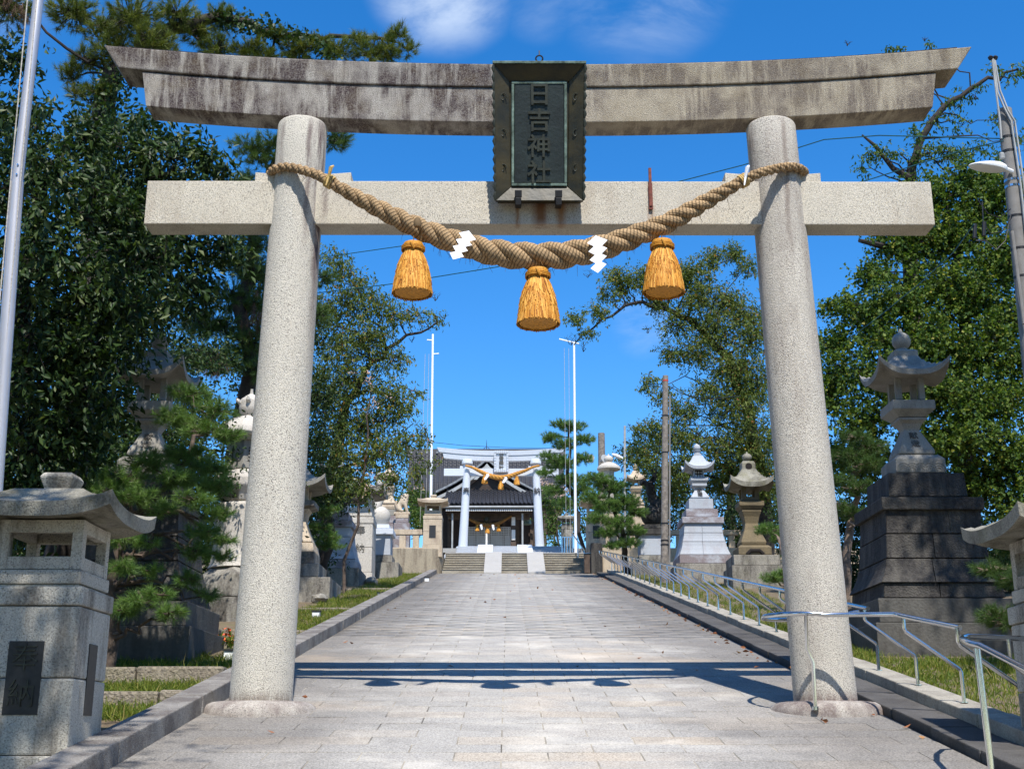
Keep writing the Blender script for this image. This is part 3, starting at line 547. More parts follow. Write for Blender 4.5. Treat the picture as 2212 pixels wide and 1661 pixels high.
def tassel(loc, s, label, group, matb='tassel_straw', tie='cord_tie', n=1900, detail=True):
    t = thing('straw_tassel', loc, label, 'tassel', group)   # loc = top; s = height in metres
    prof = [(.185, 0.0), (.205, -.03), (.195, -.12), (.18, -.17), (.21, -.24), (.285, -.48), (.33, -.74), (.35, -.97)]
    mb = MB(); k = 24; prof_c = prof + [(.2, -.955), (.02, -.95)]; mb.loft([[(r * s * .92 * math.cos(2 * math.pi * j / k), r * s * .92 * math.sin(2 * math.pi * j / k), z * s) for j in range(k)] for r, z in prof_c]); o = mb.build('straw_core', 'cord_tie' if matb == 'tassel_straw' else matb, t, smooth=True)
    nn = n; a = RNG.random(nn) * 2 * math.pi; z0 = -RNG.random(nn) * .7; lay = np.where(RNG.random(nn) < .18, 0, z0); zz = np.array([p[1] for p in prof])[::-1]; rr = np.array([p[0] for p in prof])[::-1]
    za = np.minimum(lay, -.16); zb_ = np.where(RNG.random(nn) < .62, -.97 - RNG.random(nn) * .035, np.minimum(za - RNG.uniform(.2, .5, nn), -.3)); zb_ = np.maximum(zb_, -.99 - RNG.random(nn) * .04)
    def pt(z, aa, k_): r = np.interp(z, zz, rr) * k_; return np.stack([r * np.cos(aa), r * np.sin(aa), z], 1) * s
    da = RNG.normal(0, .05, nn); P0 = pt(za, a, .93); P1 = pt((za + zb_) / 2, a + da, 1.0); P2 = pt(zb_, a + 2 * da, 1.0 + RNG.random(nn) ** 2 * .07)
    wv = (RNG.uniform(.005, .010, nn) if detail else RNG.uniform(.012, .02, nn))[:, None] * s; tg = np.stack([-np.sin(a), np.cos(a), np.zeros(nn)], 1) * wv; od = np.stack([np.cos(a), np.sin(a), np.zeros(nn)], 1) * wv * .7
    V = np.stack([P0 - tg * .5, P0 + tg * .5, P1 - tg + od * .3, P1 + tg + od * .3, P2 - tg * .8, P2 + tg * .8, P1 + od * 1.4, P2 + od * 1.0], 1).reshape(-1, 3); b = (np.arange(nn) * 8)[:, None]
    Fc = np.concatenate([b + np.array([[0, 1, 6, 6]]), b + np.array([[0, 6, 2, 2]]), b + np.array([[1, 3, 6, 6]]), b + np.array([[2, 6, 7, 4]]), b + np.array([[6, 3, 5, 7]])])
    T3 = np.concatenate([Fc[:3 * nn, :3], Fc[3 * nn:, [0, 1, 2]], Fc[3 * nn:, [0, 2, 3]]]); r_ = RNG.random(nn); npmesh('straw', V, T3, matb, t, np.concatenate([r_] * 7))
    if detail:
        for zt_ in (-.085, -.112, -.139):
            mb = MB(); mb.tube([(0.21 * s * math.cos(q), 0.21 * s * math.sin(q), zt_ * s + .004 * math.sin(q * 2)) for q in [2 * math.pi * i / 24 for i in range(25)]], .015 * s, 6); mb.build('binding_cord', tie, t, smooth=True)
        mb = MB(); mb.tube([(-.03 * s, -.215 * s, -.05 * s), (0, -.228 * s, -.11 * s), (.03 * s, -.215 * s, -.18 * s)], [.018 * s, .03 * s, .015 * s], 7); mb.build('knot', tie, t, smooth=True)
        mb = MB(); mb.tube([(0, 0, -.01), (0, 0, .10)], .006, 5); mb.build('hanging_cord', 'rope_fibre', t)
    else:
        mb = MB(); mb.poly([(.19 * s, -.15 * s), (.2 * s, -.11 * s), (.19 * s, -.07 * s)], 16); mb.build('binding_cord', tie, t)
    return t
def shide(loc, s, rz, lean, label, cat='paper streamer', flips=(1, -1, 1), tilt=0.0):
    t = thing('paper_streamer', loc, label, cat, 'folded white paper streamers on the ropes', 0); t.rotation_euler = (tilt, lean, rz)
    x = 0; z = 0; wd = .16 * s; hh = .13 * s; yy = 0
    for i in range(4):
        mb = MB(); sk = .07 * s
        mb.hexa([(x - wd / 2, yy, z), (x + wd / 2, yy - .004, z - .02), (x + wd / 2 - sk, yy - .012, z - hh - .03), (x - wd / 2 - sk, yy - .008, z - hh), (x - wd / 2, yy + .0015, z), (x + wd / 2, yy - .0025, z - .02), (x + wd / 2 - sk, yy - .0105, z - hh - .03), (x - wd / 2 - sk, yy - .0065, z - hh)])
        mb.build('paper_fold', 'paper', t); x += .035 * s * (1 if i % 2 else 1) - .0; z -= hh * .86; yy -= .012; wd *= .86
    return t
rp = thing('sacred_rope', at(1162, 556, 11.0), 'thick tan twisted straw rope sagging between the pillars of the large gate', 'rope')
RC = rp.location.copy(); pts = []; rad = []
def rpt(px, py, Y, r): pts.append(at(px, py, Y) - RC); rad.append(r * Y / F * .94 * random.uniform(.97, 1.03))
pcx = pl0.lerp(pl1, .78).x; pcr = pr0.lerp(pr1, .78).x
def wrap(cx, z, a0, a1, n, r0): return [Vector((cx + (.245 + r0) * math.cos(a), TY + (.245 + r0) * math.sin(a), z + dz_)) for a, dz_ in [(a0 + (a1 - a0) * i / n, 0) for i in range(n + 1)]]
zL = at(640, 358, 11.2).z; zR = at(1690, 358, 11.2).z
for i, p in enumerate(wrap(pcx, zL, math.radians(20), math.radians(262), 14, .045)): pts.append(p + Vector((0, 0, .03 * math.sin(i / 14 * math.pi))) - RC); rad.append(.046)
for px, py, Y, r in ((690, 378, 11.03, 13), (716, 396, 11.02, 14), (800, 442, 11.08, 21), (900, 492, 11.1, 27), (1000, 530, 11.1, 31), (1080, 549, 11.08, 33), (1162, 556, 11.06, 34), (1245, 549, 11.08, 33), (1330, 527, 11.1, 30), (1440, 484, 11.1, 25), (1540, 428, 11.08, 19), (1605, 391, 11.02, 13.5), (1632, 376, 11.02, 12.5)): rpt(px, py, Y, r)
for i, p in enumerate(wrap(pcr, zR, math.radians(-82), math.radians(160), 14, .045)): pts.append(p + Vector((0, 0, .03 * math.sin(i / 14 * math.pi))) - RC); rad.append(.046)
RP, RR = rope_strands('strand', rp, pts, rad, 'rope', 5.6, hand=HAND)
for px, py in ((712, 388), (1608, 388)):
    c = at(px, py, 10.98) - RC; i = int(np.argmin(np.linalg.norm(RP - np.array(c), axis=1))); T = Vector(RP[i + 3] - RP[i - 3]).normalized(); X = Vector((0, -1, 0)); Yv = T.cross(X).normalized(); r = RR[i] * 1.12
    for k in range(4):
        cc = Vector(RP[i]) + T * (k - 1.5) * .018; mb = MB(); mb.tube([cc + (X * math.cos(q) + Yv * math.sin(q)) * r for q in [2 * math.pi * j / 20 for j in range(21)]], .011, 6); mb.build('binding_cord', 'cord_gold', rp, smooth=True)
    mb = MB(); mb.tube([c + Vector((.0, -.06, .0)), c + Vector((.02, -.08, .09)), c + Vector((.04, -.05, .12))], [.014, .02, .01], 6).tube([c + Vector((0, -.06, 0)), c + Vector((-.02, -.08, -.1))], [.012, .006], 6); mb.build('knot', 'paper' if px > 1500 else 'cord_gold', rp, smooth=True)
# loose fibres under the rope
NF = 620; idx = RNG.integers(20, len(RP) - 20, NF); af = RNG.uniform(0, 2 * math.pi, NF); P0 = RP[idx] + np.stack([RNG.normal(0, .02, NF), -np.cos(af) * RR[idx] * .95, np.sin(af) * RR[idx] * .95], 1); P1 = P0 + np.stack([RNG.normal(0, .03, NF), -np.cos(af) * .02, np.sin(af) * .02 - RNG.uniform(.01, .09, NF) ** 1.0], 1)
V, Fq = sticks(P0, P1, .0022, .001); o = npmesh('loose_fibre', V, Fq, 'rope_fibre', rp, np.tile(RNG.random(NF), 3)); tag(o, kind='stuff')
c = at(902, 482, 10.93) - RC; mb = MB(); mb.poly([(.03, -.04), (.04, .0), (.022, .05)], 10); o = mb.build('rope_stub', 'rope', rp, smooth=True); o.location = c
gT = 'straw tassels hanging from the large gate rope'
hT = lambda a, b, px: (at(px, a, 11.05).z - at(px, b, 11.05).z)
tassel(at(893, 526, 11.05), hT(526, 636, 893), 'golden straw tassel hanging left of the middle on the large gate rope', gT)
tassel(at(1162, 583, 11.05), hT(583, 702, 1162), 'lowest and biggest golden straw tassel, at the sagging middle of the large gate rope', gT)
tassel(at(1430, 521, 11.05), hT(521, 634, 1430), 'golden straw tassel hanging right of the middle on the large gate rope', gT)
shide(at(1022, 507, 10.93), .70, 0.1, .75, 'white zigzag paper streamer blown aside on the left of the rope middle', tilt=-.1)
shide(at(1300, 512, 10.93), .78, -.1, .28, 'white zigzag paper streamer hanging on the right of the rope middle', tilt=-.05)
# ================================================================ handrails of bent steel tube
RX, PX = 3.37, XR + .53
def rail_z(y): return path_z(y) + .175 + .715
RT = .021
def post(y, parent, top=None):
    z0 = path_z(y) + .175; zr = rail_z(y) if top is None else top; mb = MB()
    mb.tube([(PX, y, z0), (PX, y, z0 + .25), (PX - .012, y, z0 + .275), (RX + .012, y, zr - .13), (RX, y, zr - .10), (RX, y, zr)], .0165, 8); o = mb.build('post', 'steel', parent, smooth=True)
    mb = MB(); mb.poly([(.034, 0), (.034, .008)], 14, (PX, y)); q = mb.build('post_flange', 'steel', parent); q.location = (0, 0, z0)
hr = thing('handrail', (0, 0, 0), 'long steel handrail with kinked posts climbing the right side of the path', 'handrail')
mb = MB(); pts = [(RX, 11.62, rail_z(11.62)), (RX, 12.2, rail_z(12.2))] + [(RX, y, rail_z(y)) for y in (16, 22, 30, 38, 45.6)]
mb.tube(pts, RT, 12); mb.build('rail', 'steel', hr, smooth=True)
for i in range(29): post(11.75 + 1.2 * i, hr)
hr2 = thing('handrail', (0, 0, 0), 'steel handrail section looping round the foot of the right gate pillar', 'handrail')
zf = rail_z(10.75); xl = pr0.x - .345; mb = MB()
pts = [(RX + .02, 9.35, rail_z(9.35)), (RX, 10.6, rail_z(10.6)), (RX - .05, 10.68, zf), (xl + .25, 10.95, zf + .02)] + [(xl + .18 - .36 * math.sin(q), 11.45 - .5 * math.cos(q), zf + .03 + .04 * q / math.pi) for q in [math.pi * i / 10 for i in range(11)]] + [(xl + .3, 11.97, zf + .07), (RX - .3, 12.0, zf + .08), (RX, 11.9, rail_z(11.62))]
mb.tube(pts, RT, 12); mb.build('rail', 'steel', hr2, smooth=True)
for y in (9.35, 10.6): post(y, hr2)
mb = MB(); px = at(1757, 1400, 10.95).x; zp = path_z(11.0) + .06; mb.tube([(px + .0, 11.02, zp), (px - .0, 11.0, zp + .40), (px - .05, 10.98, zp + .52), (px - .05, 10.93, zf + .01)], .0165, 8); mb.build('post', 'steel', hr2, smooth=True)
mb = MB(); mb.poly([(.03, 0), (.03, .03)], 12, (px, 11.02)); o = mb.build('post_flange', 'steel', hr2); o.location = (0, 0, zp)
hr3 = thing('handrail', (0, 0, 0), 'steel handrail with a curved end in the front right corner beside the stone lantern', 'handrail')
a = at(2095, 1388, 8.25); b = at(2118, 1394, 8.1); c_ = at(2230, 1452, 7.6); mb = MB()
pts = [at(2330, 1500, 7.2), c_, b, at(2100, 1390, 8.2), at(2080, 1381, 8.5), at(2078, 1377, 8.75), at(2090, 1374, 8.95), at(2130, 1376, 9.0), at(2240, 1380, 9.05)]
mb.tube(pts, RT, 12); mb.build('rail', 'steel', hr3, smooth=True)
mb = MB(); pb_ = at(2110, 1400, 8.15); mb.tube([pb_, (pb_.x + .015, 8.15, path_z(8.15) + .1)], .022, 10); mb.build('post', 'steel', hr3, smooth=True)
mb = MB(); p2 = at(2178, 1380, 9.0); mb.tube([p2, p2 + Vector((0, 0, -.17)), p2 + Vector((.42, 0, -.5)), p2 + Vector((.42, 0, -.8))], .0165, 8); mb.build('post', 'steel', hr3, smooth=True)
# ================================================================ stone lanterns and pedestals, traced tier by tier
def conv(cx, Y, hw, y):
    h = hw * mpp(Y, y)
    for _ in range(3): h = (at(cx + hw, y, Y - h) - at(cx, y, Y - h)).x
    return h, at(cx, y, Y - h).z
def lantern_root(name, cx, cy, hw, Y, ybase, label, cat='stone lantern', group=None, zbase=None):
    h, _ = conv(cx, Y, hw, cy); X = at(cx, cy, Y - h).x; z = at(cx, ybase, Y).z if zbase is None else zbase
    r = thing(name, (X, Y, z), label, cat, group); r['_'] = 0; del r['_']; return r, X
def tier(root, cx, Y, name, mat, prof, n=4, bev=.015, smooth=False):
    pr = []
    for hw, y in prof: h, z = conv(cx, Y, hw, y); pr.append((h, z - root.location.z))
    pr.sort(key=lambda p: p[1]); mb = MB(); mb.poly(pr, n); return mb.build(name, mat, root, bev=bev, smooth=smooth)
def zof(root, cx, Y, y, hw=0): h, z = conv(cx, Y, hw, y); return z - root.location.z, h
def finial(root, z0, r, h, mat, n=20, style=0):
    P = [[(.55, 0), (.62, .05), (.55, .12), (.8, .2), (1, .34), (1.02, .5), (.9, .66), (.55, .78), (.25, .84), (.12, 1.0)],
         [(.9, 0), (.95, .1), (.7, .16), (1.1, .3), (1.15, .38), (.6, .42), (.95, .52), (1, .68), (.75, .84), (.3, .93), (.05, 1.0)]][style]
    mb = MB(); mb.loft([[(k * r * math.cos(2 * math.pi * j / n), k * r * math.sin(2 * math.pi * j / n), z0 + t * h) for j in range(n)] for k, t in P]); return mb.build('finial', mat, root, smooth=True)
def chamber(root, hw, z0, z1, mat, post=.22, lat=None, sill=.0, name='light_chamber'):
    mb = MB(); p = hw * post * 2
    for sx in (-1, 1):
        for sy in (-1, 1):
            x0, x1 = sorted((sx * hw, sx * (hw - p))); y0, y1 = sorted((sy * hw, sy * (hw - p))); mb.box(x0, x1, y0, y1, z0, z1)
    if sill:
        h = (z1 - z0) * sill; i = hw - p
        for za, zb_ in ((z0 + .001, z0 + h), (z1 - h, z1 - .001)):
            for s in (-1, 1):
                a, b = sorted((s * (hw - .003), s * (hw - p + .003))); mb.box(-i, i, a, b, za, zb_); mb.box(a, b, -i, i, za, zb_)
    if sill: o = mb.build(name, mat, root, bev=.006)
    else:
        for k in range(4): m1 = MB(); m1.add(mb.v[8 * k:8 * k + 8], mb.f[:6]); o = m1.build('chamber_post', mat, root, bev=.006)
    if lat:
        i = hw - p
        for k in range(1, 3):
            mb = MB(); q = -i + 2 * i * k / 3; mb.box(q - .012, q + .012, -hw + .02, -hw + .04, z0, z1).box(-hw + .02, -hw + .04, q - .012, q + .012, z0, z1).box(hw - .04, hw - .02, q - .012, q + .012, z0, z1); mb.build('lattice_bar', lat, root)
            zq = z0 + (z1 - z0) * k / 3; mb = MB(); mb.box(-i, i, -hw + .022, -hw + .038, zq - .012, zq + .012).box(-hw + .022, -hw + .038, -i, i, zq - .012, zq + .012); mb.build('lattice_bar', lat, root)
        mb = MB(); mb.box(-i + .01, i - .01, -hw + .06, hw - .06, z0 + .01, z1 - .01); mb.build('window_pane', 'paper', root)
    return o
def roofp(root, half, ze, zt, lift, top, th, mat, g=1.8, n=18):
    mb = MB(); mb.roof(half, ze, zt, lift, top, th, g, n); return mb.build('roof', mat, root, smooth=True)
# ---- tall lantern on stepped pedestal, right; the left one is its twin
TYL = 16.35; cx = 2016
tl, TX = lantern_root('stone_lantern', cx, 1087, 110.6, TYL, 1425, 'tall grey stone lantern on dark stepped pedestal behind the right handrail', group='tall lanterns on stepped pedestals', zbase=gz(5, 15.2) - .1)
T = lambda nm, mt, pr, **k: tier(tl, cx, TYL, nm, mt, pr, **k)
T('foundation', 'concrete', [(166, 1344), (166, 1470)], bev=.01); T('foundation', 'concrete', [(152, 1291.6), (152, 1343.6)], bev=.01)
def courses(root, cx, Y, rows, mat, split=1):
    for i, (a, b, c, d) in enumerate(rows):   # top hw,y  bottom hw,y
        (h1, z1), (h0, z0) = conv(cx, Y, a, b), conv(cx, Y, c, d); z1 -= root.location.z; z0 -= root.location.z; z0 += .008
        k = 3; prof = [(h0 + (h1 - h0) * (1 - (1 - j / k) ** 1.5), z0 + (z1 - z0) * j / k) for j in range(k + 1)]
        mb = MB(); mb.poly([(h - .03, z - .004) for h, z in prof]); mb.build('course_core', mat, root)
        xs_ = [-1] + sorted(random.uniform(-.35, .35) for _ in range(split if i % 2 else split + 0)) + [1]
        for u0, u1 in zip(xs_, xs_[1:]):      # front and side facing stones
            for side in range(4):
                mb = MB(); rings = []
                for h, z in prof:
                    q = [(u0 * h + .004, -h), (u1 * h - .004, -h), (u1 * (h - .06), -h + .06), (u0 * (h - .06), -h + .06)]
                    cs, sn = [(1, 0), (0, 1), (-1, 0), (0, -1)][side]; rings.append([(x * cs - y_ * sn, x * sn + y_ * cs, z) for x, y_ in q])
                mb.loft(rings); mb.build('stone_block', mat, root, bev=.006)
courses(tl, cx, TYL, [(128, 1259, 132, 1291), (112, 1206.5, 134, 1258), (106, 1153.5, 111, 1205.5), (101, 1101, 105, 1152.5)], 'dark_stone')
T('cap_slab', 'dark_stone', [(110.6, 1073), (110.6, 1100)]); T('upper_block', 'dark_stone', [(82, 1021), (85, 1072)])
T('carved_base', 'lantern_grey', [(44, 982), (54, 990), (54, 1020)])
T('shaft', 'lantern_grey', [(30, 901), (30, 906), (22, 915), (17, 926), (16.5, 930), (37.5, 970), (38.8, 975), (38.8, 979), (36, 982)], bev=.008)
T('platform', 'lantern_grey', [(46, 863), (46.5, 882), (33, 896), (30, 900)], bev=.01)
z0, hc = zof(tl, cx, TYL, 862.5, 31); z1, _ = zof(tl, cx, TYL, 812, 31); chamber(tl, hc, z0, z1, 'lantern_grey', .2)
ze, hr_ = zof(tl, cx, TYL, 800, 74); zt_, _ = zof(tl, cx, TYL, 762, 28); roofp(tl, hr_ * 1.04, ze + .02, zt_, .20, .14, .075, 'lantern_grey')
zq, _ = zof(tl, cx, TYL, 765, 20); mb = MB(); mb.poly([(.165, zq - .06), (.165, zq + .045), (.12, zq + .075)]); mb.build('finial_base', 'lantern_grey', tl, bev=.01)
finial(tl, zq + .075, .125, .33, 'lantern_grey')
h, z = conv(cx, TYL, 30, 948); fy = lambda z: -.29
for i, ch in enumerate('献燈'):
    zc, hh = zof(tl, cx, TYL, 942 + 17 * i, 22 + 8 * i); glyph(ch, .125, .006, 'carving', tl, (0, -hh - .016, zc), rot=(math.pi / 2 - .52, 0, 0))
for k in range(5):   # wave relief on the carved base
    zc, hh = zof(tl, cx, TYL, 1006, 54); xk = -hh * .7 + k * hh * .35
    for r_ in (.10, .07, .04):
        mb = MB(); mb.tube([(xk + r_ * math.cos(q), -hh - .001, zc - .06 + r_ * math.sin(q)) for q in [math.pi * i / 10 for i in range(11)]], .007, 5); mb.build('wave_relief', 'lantern_grey', tl, smooth=True)
tl2 = copy_tree(tl); tl2.location = (at(350, 730, TYL).x, TYL - .1, tl.location.z - .05); tl2['label'] = 'tall grey stone lantern on dark pedestal half hidden behind the left garden pine'
# ---- square post lanterns at the front corners
def post_lantern(loc, label, s=1.0, mats=('granite_grey', 'granite_roof'), group=None, chars=True, rz=0):
    r = thing('post_lantern', loc, label, 'stone lantern', group, rz); g, rf = mats
    B = lambda nm, pr, mt=g, b=.012: MB().poly([(h * s, z * s) for h, z in pr]).build(nm, mt, r, bev=b * s * 1.4)
    B('foot', [(.36, -.3), (.36, .155)]); B('lower_block', [(.345, .158), (.343, .662)]); B('upper_block', [(.343, .666), (.34, 1.15)])
    B('collar', [(.352, 1.154), (.352, 1.285)]); B('base_ring', [(.30, 1.288), (.30, 1.303)], b=.002); B('sill', [(.318, 1.306), (.318, 1.405)])
    chamber(r, .30 * s, 1.408 * s, 1.76 * s, g, .13, sill=.26)
    mb = MB(); mb.roof(.56 * s, 1.845 * s, 2.0 * s, .085 * s, .24 * s, .10 * s, 1.3, 18); mb.build('roof', rf, r, smooth=True)
    mb = MB(); mb.poly([(.095 * s, 1.96 * s), (.095 * s, 2.03 * s), (.125 * s, 2.11 * s), (.1 * s, 2.145 * s)]); mb.build('finial', g, r, bev=.012 * s)
    for k in range(4):
        a = k * math.pi / 2; pw = .085 if k % 2 else .12; mb = MB(); mb.box(-pw * s, pw * s, -.349 * s, -.33 * s, .42 * s, .91 * s); o = mb.build('bronze_plate', 'bronze_dark', r); o.rotation_euler = (0, 0, a)
    if chars:
        for i, ch in enumerate('奉納'): glyph(ch, .20 * s, .006 * s, 'bronze_letter', r, (0, -.352 * s, (.79 - .24 * i) * s), bold=-.002)
    return r
zc0 = at(143, 1632, 8.6).z; xr_ = at(143, 1632, 8.6).x
gP = 'square post lanterns flanking the path'
fl = post_lantern((xr_ - .345, 8.95, zc0 - .155), 'speckled grey post lantern with bronze plates in the front left corner', group=gP)
fr_ = copy_tree(fl); fr_.location = (at(2184, 1500, 9.3).x + .40, 8.98, zc0 - .23); fr_['label'] = 'speckled grey post lantern cut by the right picture edge, behind the curved rail end'
# ---- pale round lantern with jewel top, left
cx = 518; YW = 22.5
wl, _ = lantern_root('stone_lantern', cx, 1046, 64, YW, 1320, 'pale ornate hexagonal lantern with lattice windows beside the left gate pillar', zbase=gz(-5, 22) - .1)
T = lambda nm, mt, pr, n=6, **k: tier(wl, cx, YW, nm, mt, pr, n, **k)
T('foundation', 'old_stone', [(92, 1290), (92, 1390)]); T('rock_base', 'old_stone', [(58, 1222), (76, 1236), (82, 1262), (84, 1289)], bev=.06, smooth=True)
T('shaft', 'white_stone', [(64, 1081), (68, 1086), (66, 1120), (64, 1170), (68, 1212), (74, 1221)], n=12, bev=.02, smooth=True)
T('platform', 'white_stone', [(42, 1012), (58, 1018), (66, 1030), (66, 1046), (56, 1062), (50, 1080)], bev=.03)
T('light_chamber', 'lantern_grey', [(40, 950), (40, 1011)]); h40 = conv(cx, YW, 40, 980)[0]
za, _ = zof(wl, cx, YW, 996, 40); zb2, _ = zof(wl, cx, YW, 966, 40)
for k in range(6):
    a = k * math.pi / 3 - math.pi / 2; e = bpy.data.objects.new('window', None)
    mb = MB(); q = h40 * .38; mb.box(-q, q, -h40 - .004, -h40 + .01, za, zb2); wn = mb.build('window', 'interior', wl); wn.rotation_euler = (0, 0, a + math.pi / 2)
    for s in (-1, 1):
        for j in range(-3, 4):
            x0 = j * q * .5; x1 = x0 + s * (zb2 - za); a0 = max(-q, min(q, x0)); a1 = max(-q, min(q, x1))
            if abs(a1 - a0) < .01: continue
            f = lambda x: za + (x - x0) / (x1 - x0) * (zb2 - za); mb = MB(); mb.tube([(a0, -h40 - .008, f(a0)), (a1, -h40 - .008, f(a1))], .012, 4); mb.build('lattice_bar', 'lantern_grey', wn)
T('eave', 'lantern_grey', [(58, 936), (48, 949)], bev=.01)
T('roof', 'white_stone', [(20, 897), (34, 900), (52, 908), (66, 920), (70, 930), (66, 936)], bev=.012, smooth=True)
for k in range(6):
    a = k * math.pi / 3; z_, h_ = zof(wl, cx, YW, 926, 70); mb = MB(); mb.tube([(h_ * .75 * math.cos(a), h_ * .75 * math.sin(a), z_ + .09), (h_ * 1.08 * math.cos(a), h_ * 1.08 * math.sin(a), z_ + .0), (h_ * 1.16 * math.cos(a), h_ * 1.16 * math.sin(a), z_ + .08), (h_ * 1.08 * math.cos(a), h_ * 1.08 * math.sin(a), z_ + .13)], [.04, .06, .05, .02], 8); mb.build('roof_scroll', 'white_stone', wl, smooth=True)
z_, h_ = zof(wl, cx, YW, 897, 24); mb = MB(); P = [(.7, 0), (.75, .1), (1.0, .22), (1.08, .42), (1.0, .58), (1.02, .62), (.9, .76), (.5, .9), (.16, 1.0), (.12, 1.16), (.14, 1.2)]
mb.loft([[(k * h_ * math.cos(2 * math.pi * j / 24), k * h_ * math.sin(2 * math.pi * j / 24), z_ + t * .47) for j in range(24)] for k, t in P]); fn = mb.build('finial', 'white_stone', wl, smooth=True)
for k in range(6):
    a = k * math.pi / 3 + .5; mb = MB(); mb.tube([(h_ * .95 * math.cos(a), h_ * .95 * math.sin(a), z_ + .28), (h_ * 1.3 * math.cos(a), h_ * 1.3 * math.sin(a), z_ + .31), (h_ * 1.4 * math.cos(a), h_ * 1.4 * math.sin(a), z_ + .36)], [.05, .04, .01], 6); mb.build('petal', 'white_stone', fn, smooth=True)
# ---- grey-blue lantern with flared pedestal: right, and twin on the left
cx = 1519; YC = 37.5
gl, _ = lantern_root('stone_lantern', cx, 1122, 45, YC, 1275, 'pale blue-grey lantern on tall flared pedestal right of the path', group='grey lanterns on flared pedestals', zbase=gz(6, 37) - .3)
T = lambda nm, mt, pr, n=4, **k: tier(gl, cx, YC, nm, mt, pr, n, **k)
T('foundation', 'old_stone', [(66, 1216.5), (66, 1285)]); T('plinth', 'blue_granite_stained', [(56, 1198), (56, 1216)])
courses(gl, cx, YC, [(46.5, 1170, 55, 1197.5), (42, 1151, 46.3, 1169.6), (40, 1130, 42, 1150.6)], 'blue_granite')
T('cap_slab', 'blue_granite_stained', [(45, 1116), (45, 1129)]); T('upper_block', 'blue_granite_stained', [(34.5, 1099), (34.5, 1115.6)]); T('upper_block', 'blue_granite', [(26, 1077), (26.5, 1098.5)])
T('shaft', 'blue_granite', [(16, 1043.5), (16, 1049), (10, 1053), (8.5, 1057), (19.5, 1072), (20, 1074), (18.5, 1076.6)], bev=.01)
T('platform', 'blue_granite', [(19, 1030), (19, 1037), (14, 1043)], bev=.01)
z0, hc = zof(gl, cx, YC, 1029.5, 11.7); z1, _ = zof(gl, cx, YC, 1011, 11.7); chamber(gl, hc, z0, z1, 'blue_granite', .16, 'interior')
ze, hh = zof(gl, cx, YC, 1006, 31); zt_, _ = zof(gl, cx, YC, 984, 12); roofp(gl, hh * 1.03, ze, zt_, .2, .16, .09, 'blue_granite', 2.0)
zq, rq = zof(gl, cx, YC, 985, 9); mb = MB(); mb.poly([(rq * .9, zq - .1), (rq * .9, zq + .07)]); mb.build('finial_base', 'blue_granite', gl, bev=.01); finial(gl, zq + .07, rq * .85, .36, 'blue_granite', style=1)
for i, ch in enumerate('献燈'):
    zc, hh = zof(gl, cx, YC, 1060 + 8 * i, 12 + 5.5 * i); glyph(ch, .15, .006, 'ink', gl, (0, -hh - .016, zc), rot=(math.pi / 2 - .6, 0, 0), bold=.004)
gl2 = copy_tree(gl); gl2.location = (at(726, 1060, YC - .5).x, YC - .6, gz(-5, 36.5) - .35); gl2['label'] = 'blue-grey lantern on flared pedestal under the cherry tree left of the path'
# ---- yellowish lantern right
cx = 1624; YD = 33.0
yl, _ = lantern_root('stone_lantern', cx, 1085, 27, YD, 1275, 'yellowish old lantern with broad mossy roof near the right gate pillar', zbase=gz(6, 33) - .4)
T = lambda nm, mt, pr, n=4, **k: tier(yl, cx, YD, nm, mt, pr, n, **k)
T('foundation', 'old_stone', [(56, 1220.5), (56, 1300)]); T('plinth', 'old_stone', [(50, 1198), (50, 1220)])
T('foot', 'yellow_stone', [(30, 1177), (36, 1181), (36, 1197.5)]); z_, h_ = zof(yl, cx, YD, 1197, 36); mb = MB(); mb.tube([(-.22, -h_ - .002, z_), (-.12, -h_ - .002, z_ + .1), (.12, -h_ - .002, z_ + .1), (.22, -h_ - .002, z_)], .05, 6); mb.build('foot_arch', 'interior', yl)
T('shaft', 'yellow_stone', [(21, 1100.5), (21, 1104), (17, 1115), (14, 1130), (17, 1145), (25, 1164), (27.5, 1170), (26, 1176.6)], bev=.015)
T('platform', 'yellow_stone', [(27, 1081), (27, 1091), (21, 1100)])
z0, hc = zof(yl, cx, YD, 1080.5, 18.6); z1, _ = zof(yl, cx, YD, 1046, 18.6); chamber(yl, hc, z0, z1, 'yellow_stone', .24, sill=.2)
ze, hh = zof(yl, cx, YD, 1040, 47); zt_, _ = zof(yl, cx, YD, 1013, 15); roofp(yl, hh, ze, zt_, .2, .2, .13, 'granite_roof', 1.7)
zq, rq = zof(yl, cx, YD, 1013, 15); mb = MB(); mb.poly([(rq, zq - .15), (rq, zq + .16), (rq * .8, zq + .24)]); mb.build('finial_base', 'granite_roof', yl, bev=.03); finial(yl, zq + .24, rq * .7, .28, 'granite_roof')
mb = MB(); mb.poly([(.09, -.01), (.09, .01)], 16); o = mb.build('finial_niche', 'interior', yl); o.rotation_euler = (math.pi / 2, 0, 0); o.location = (0, -rq - .002, zq + .08)
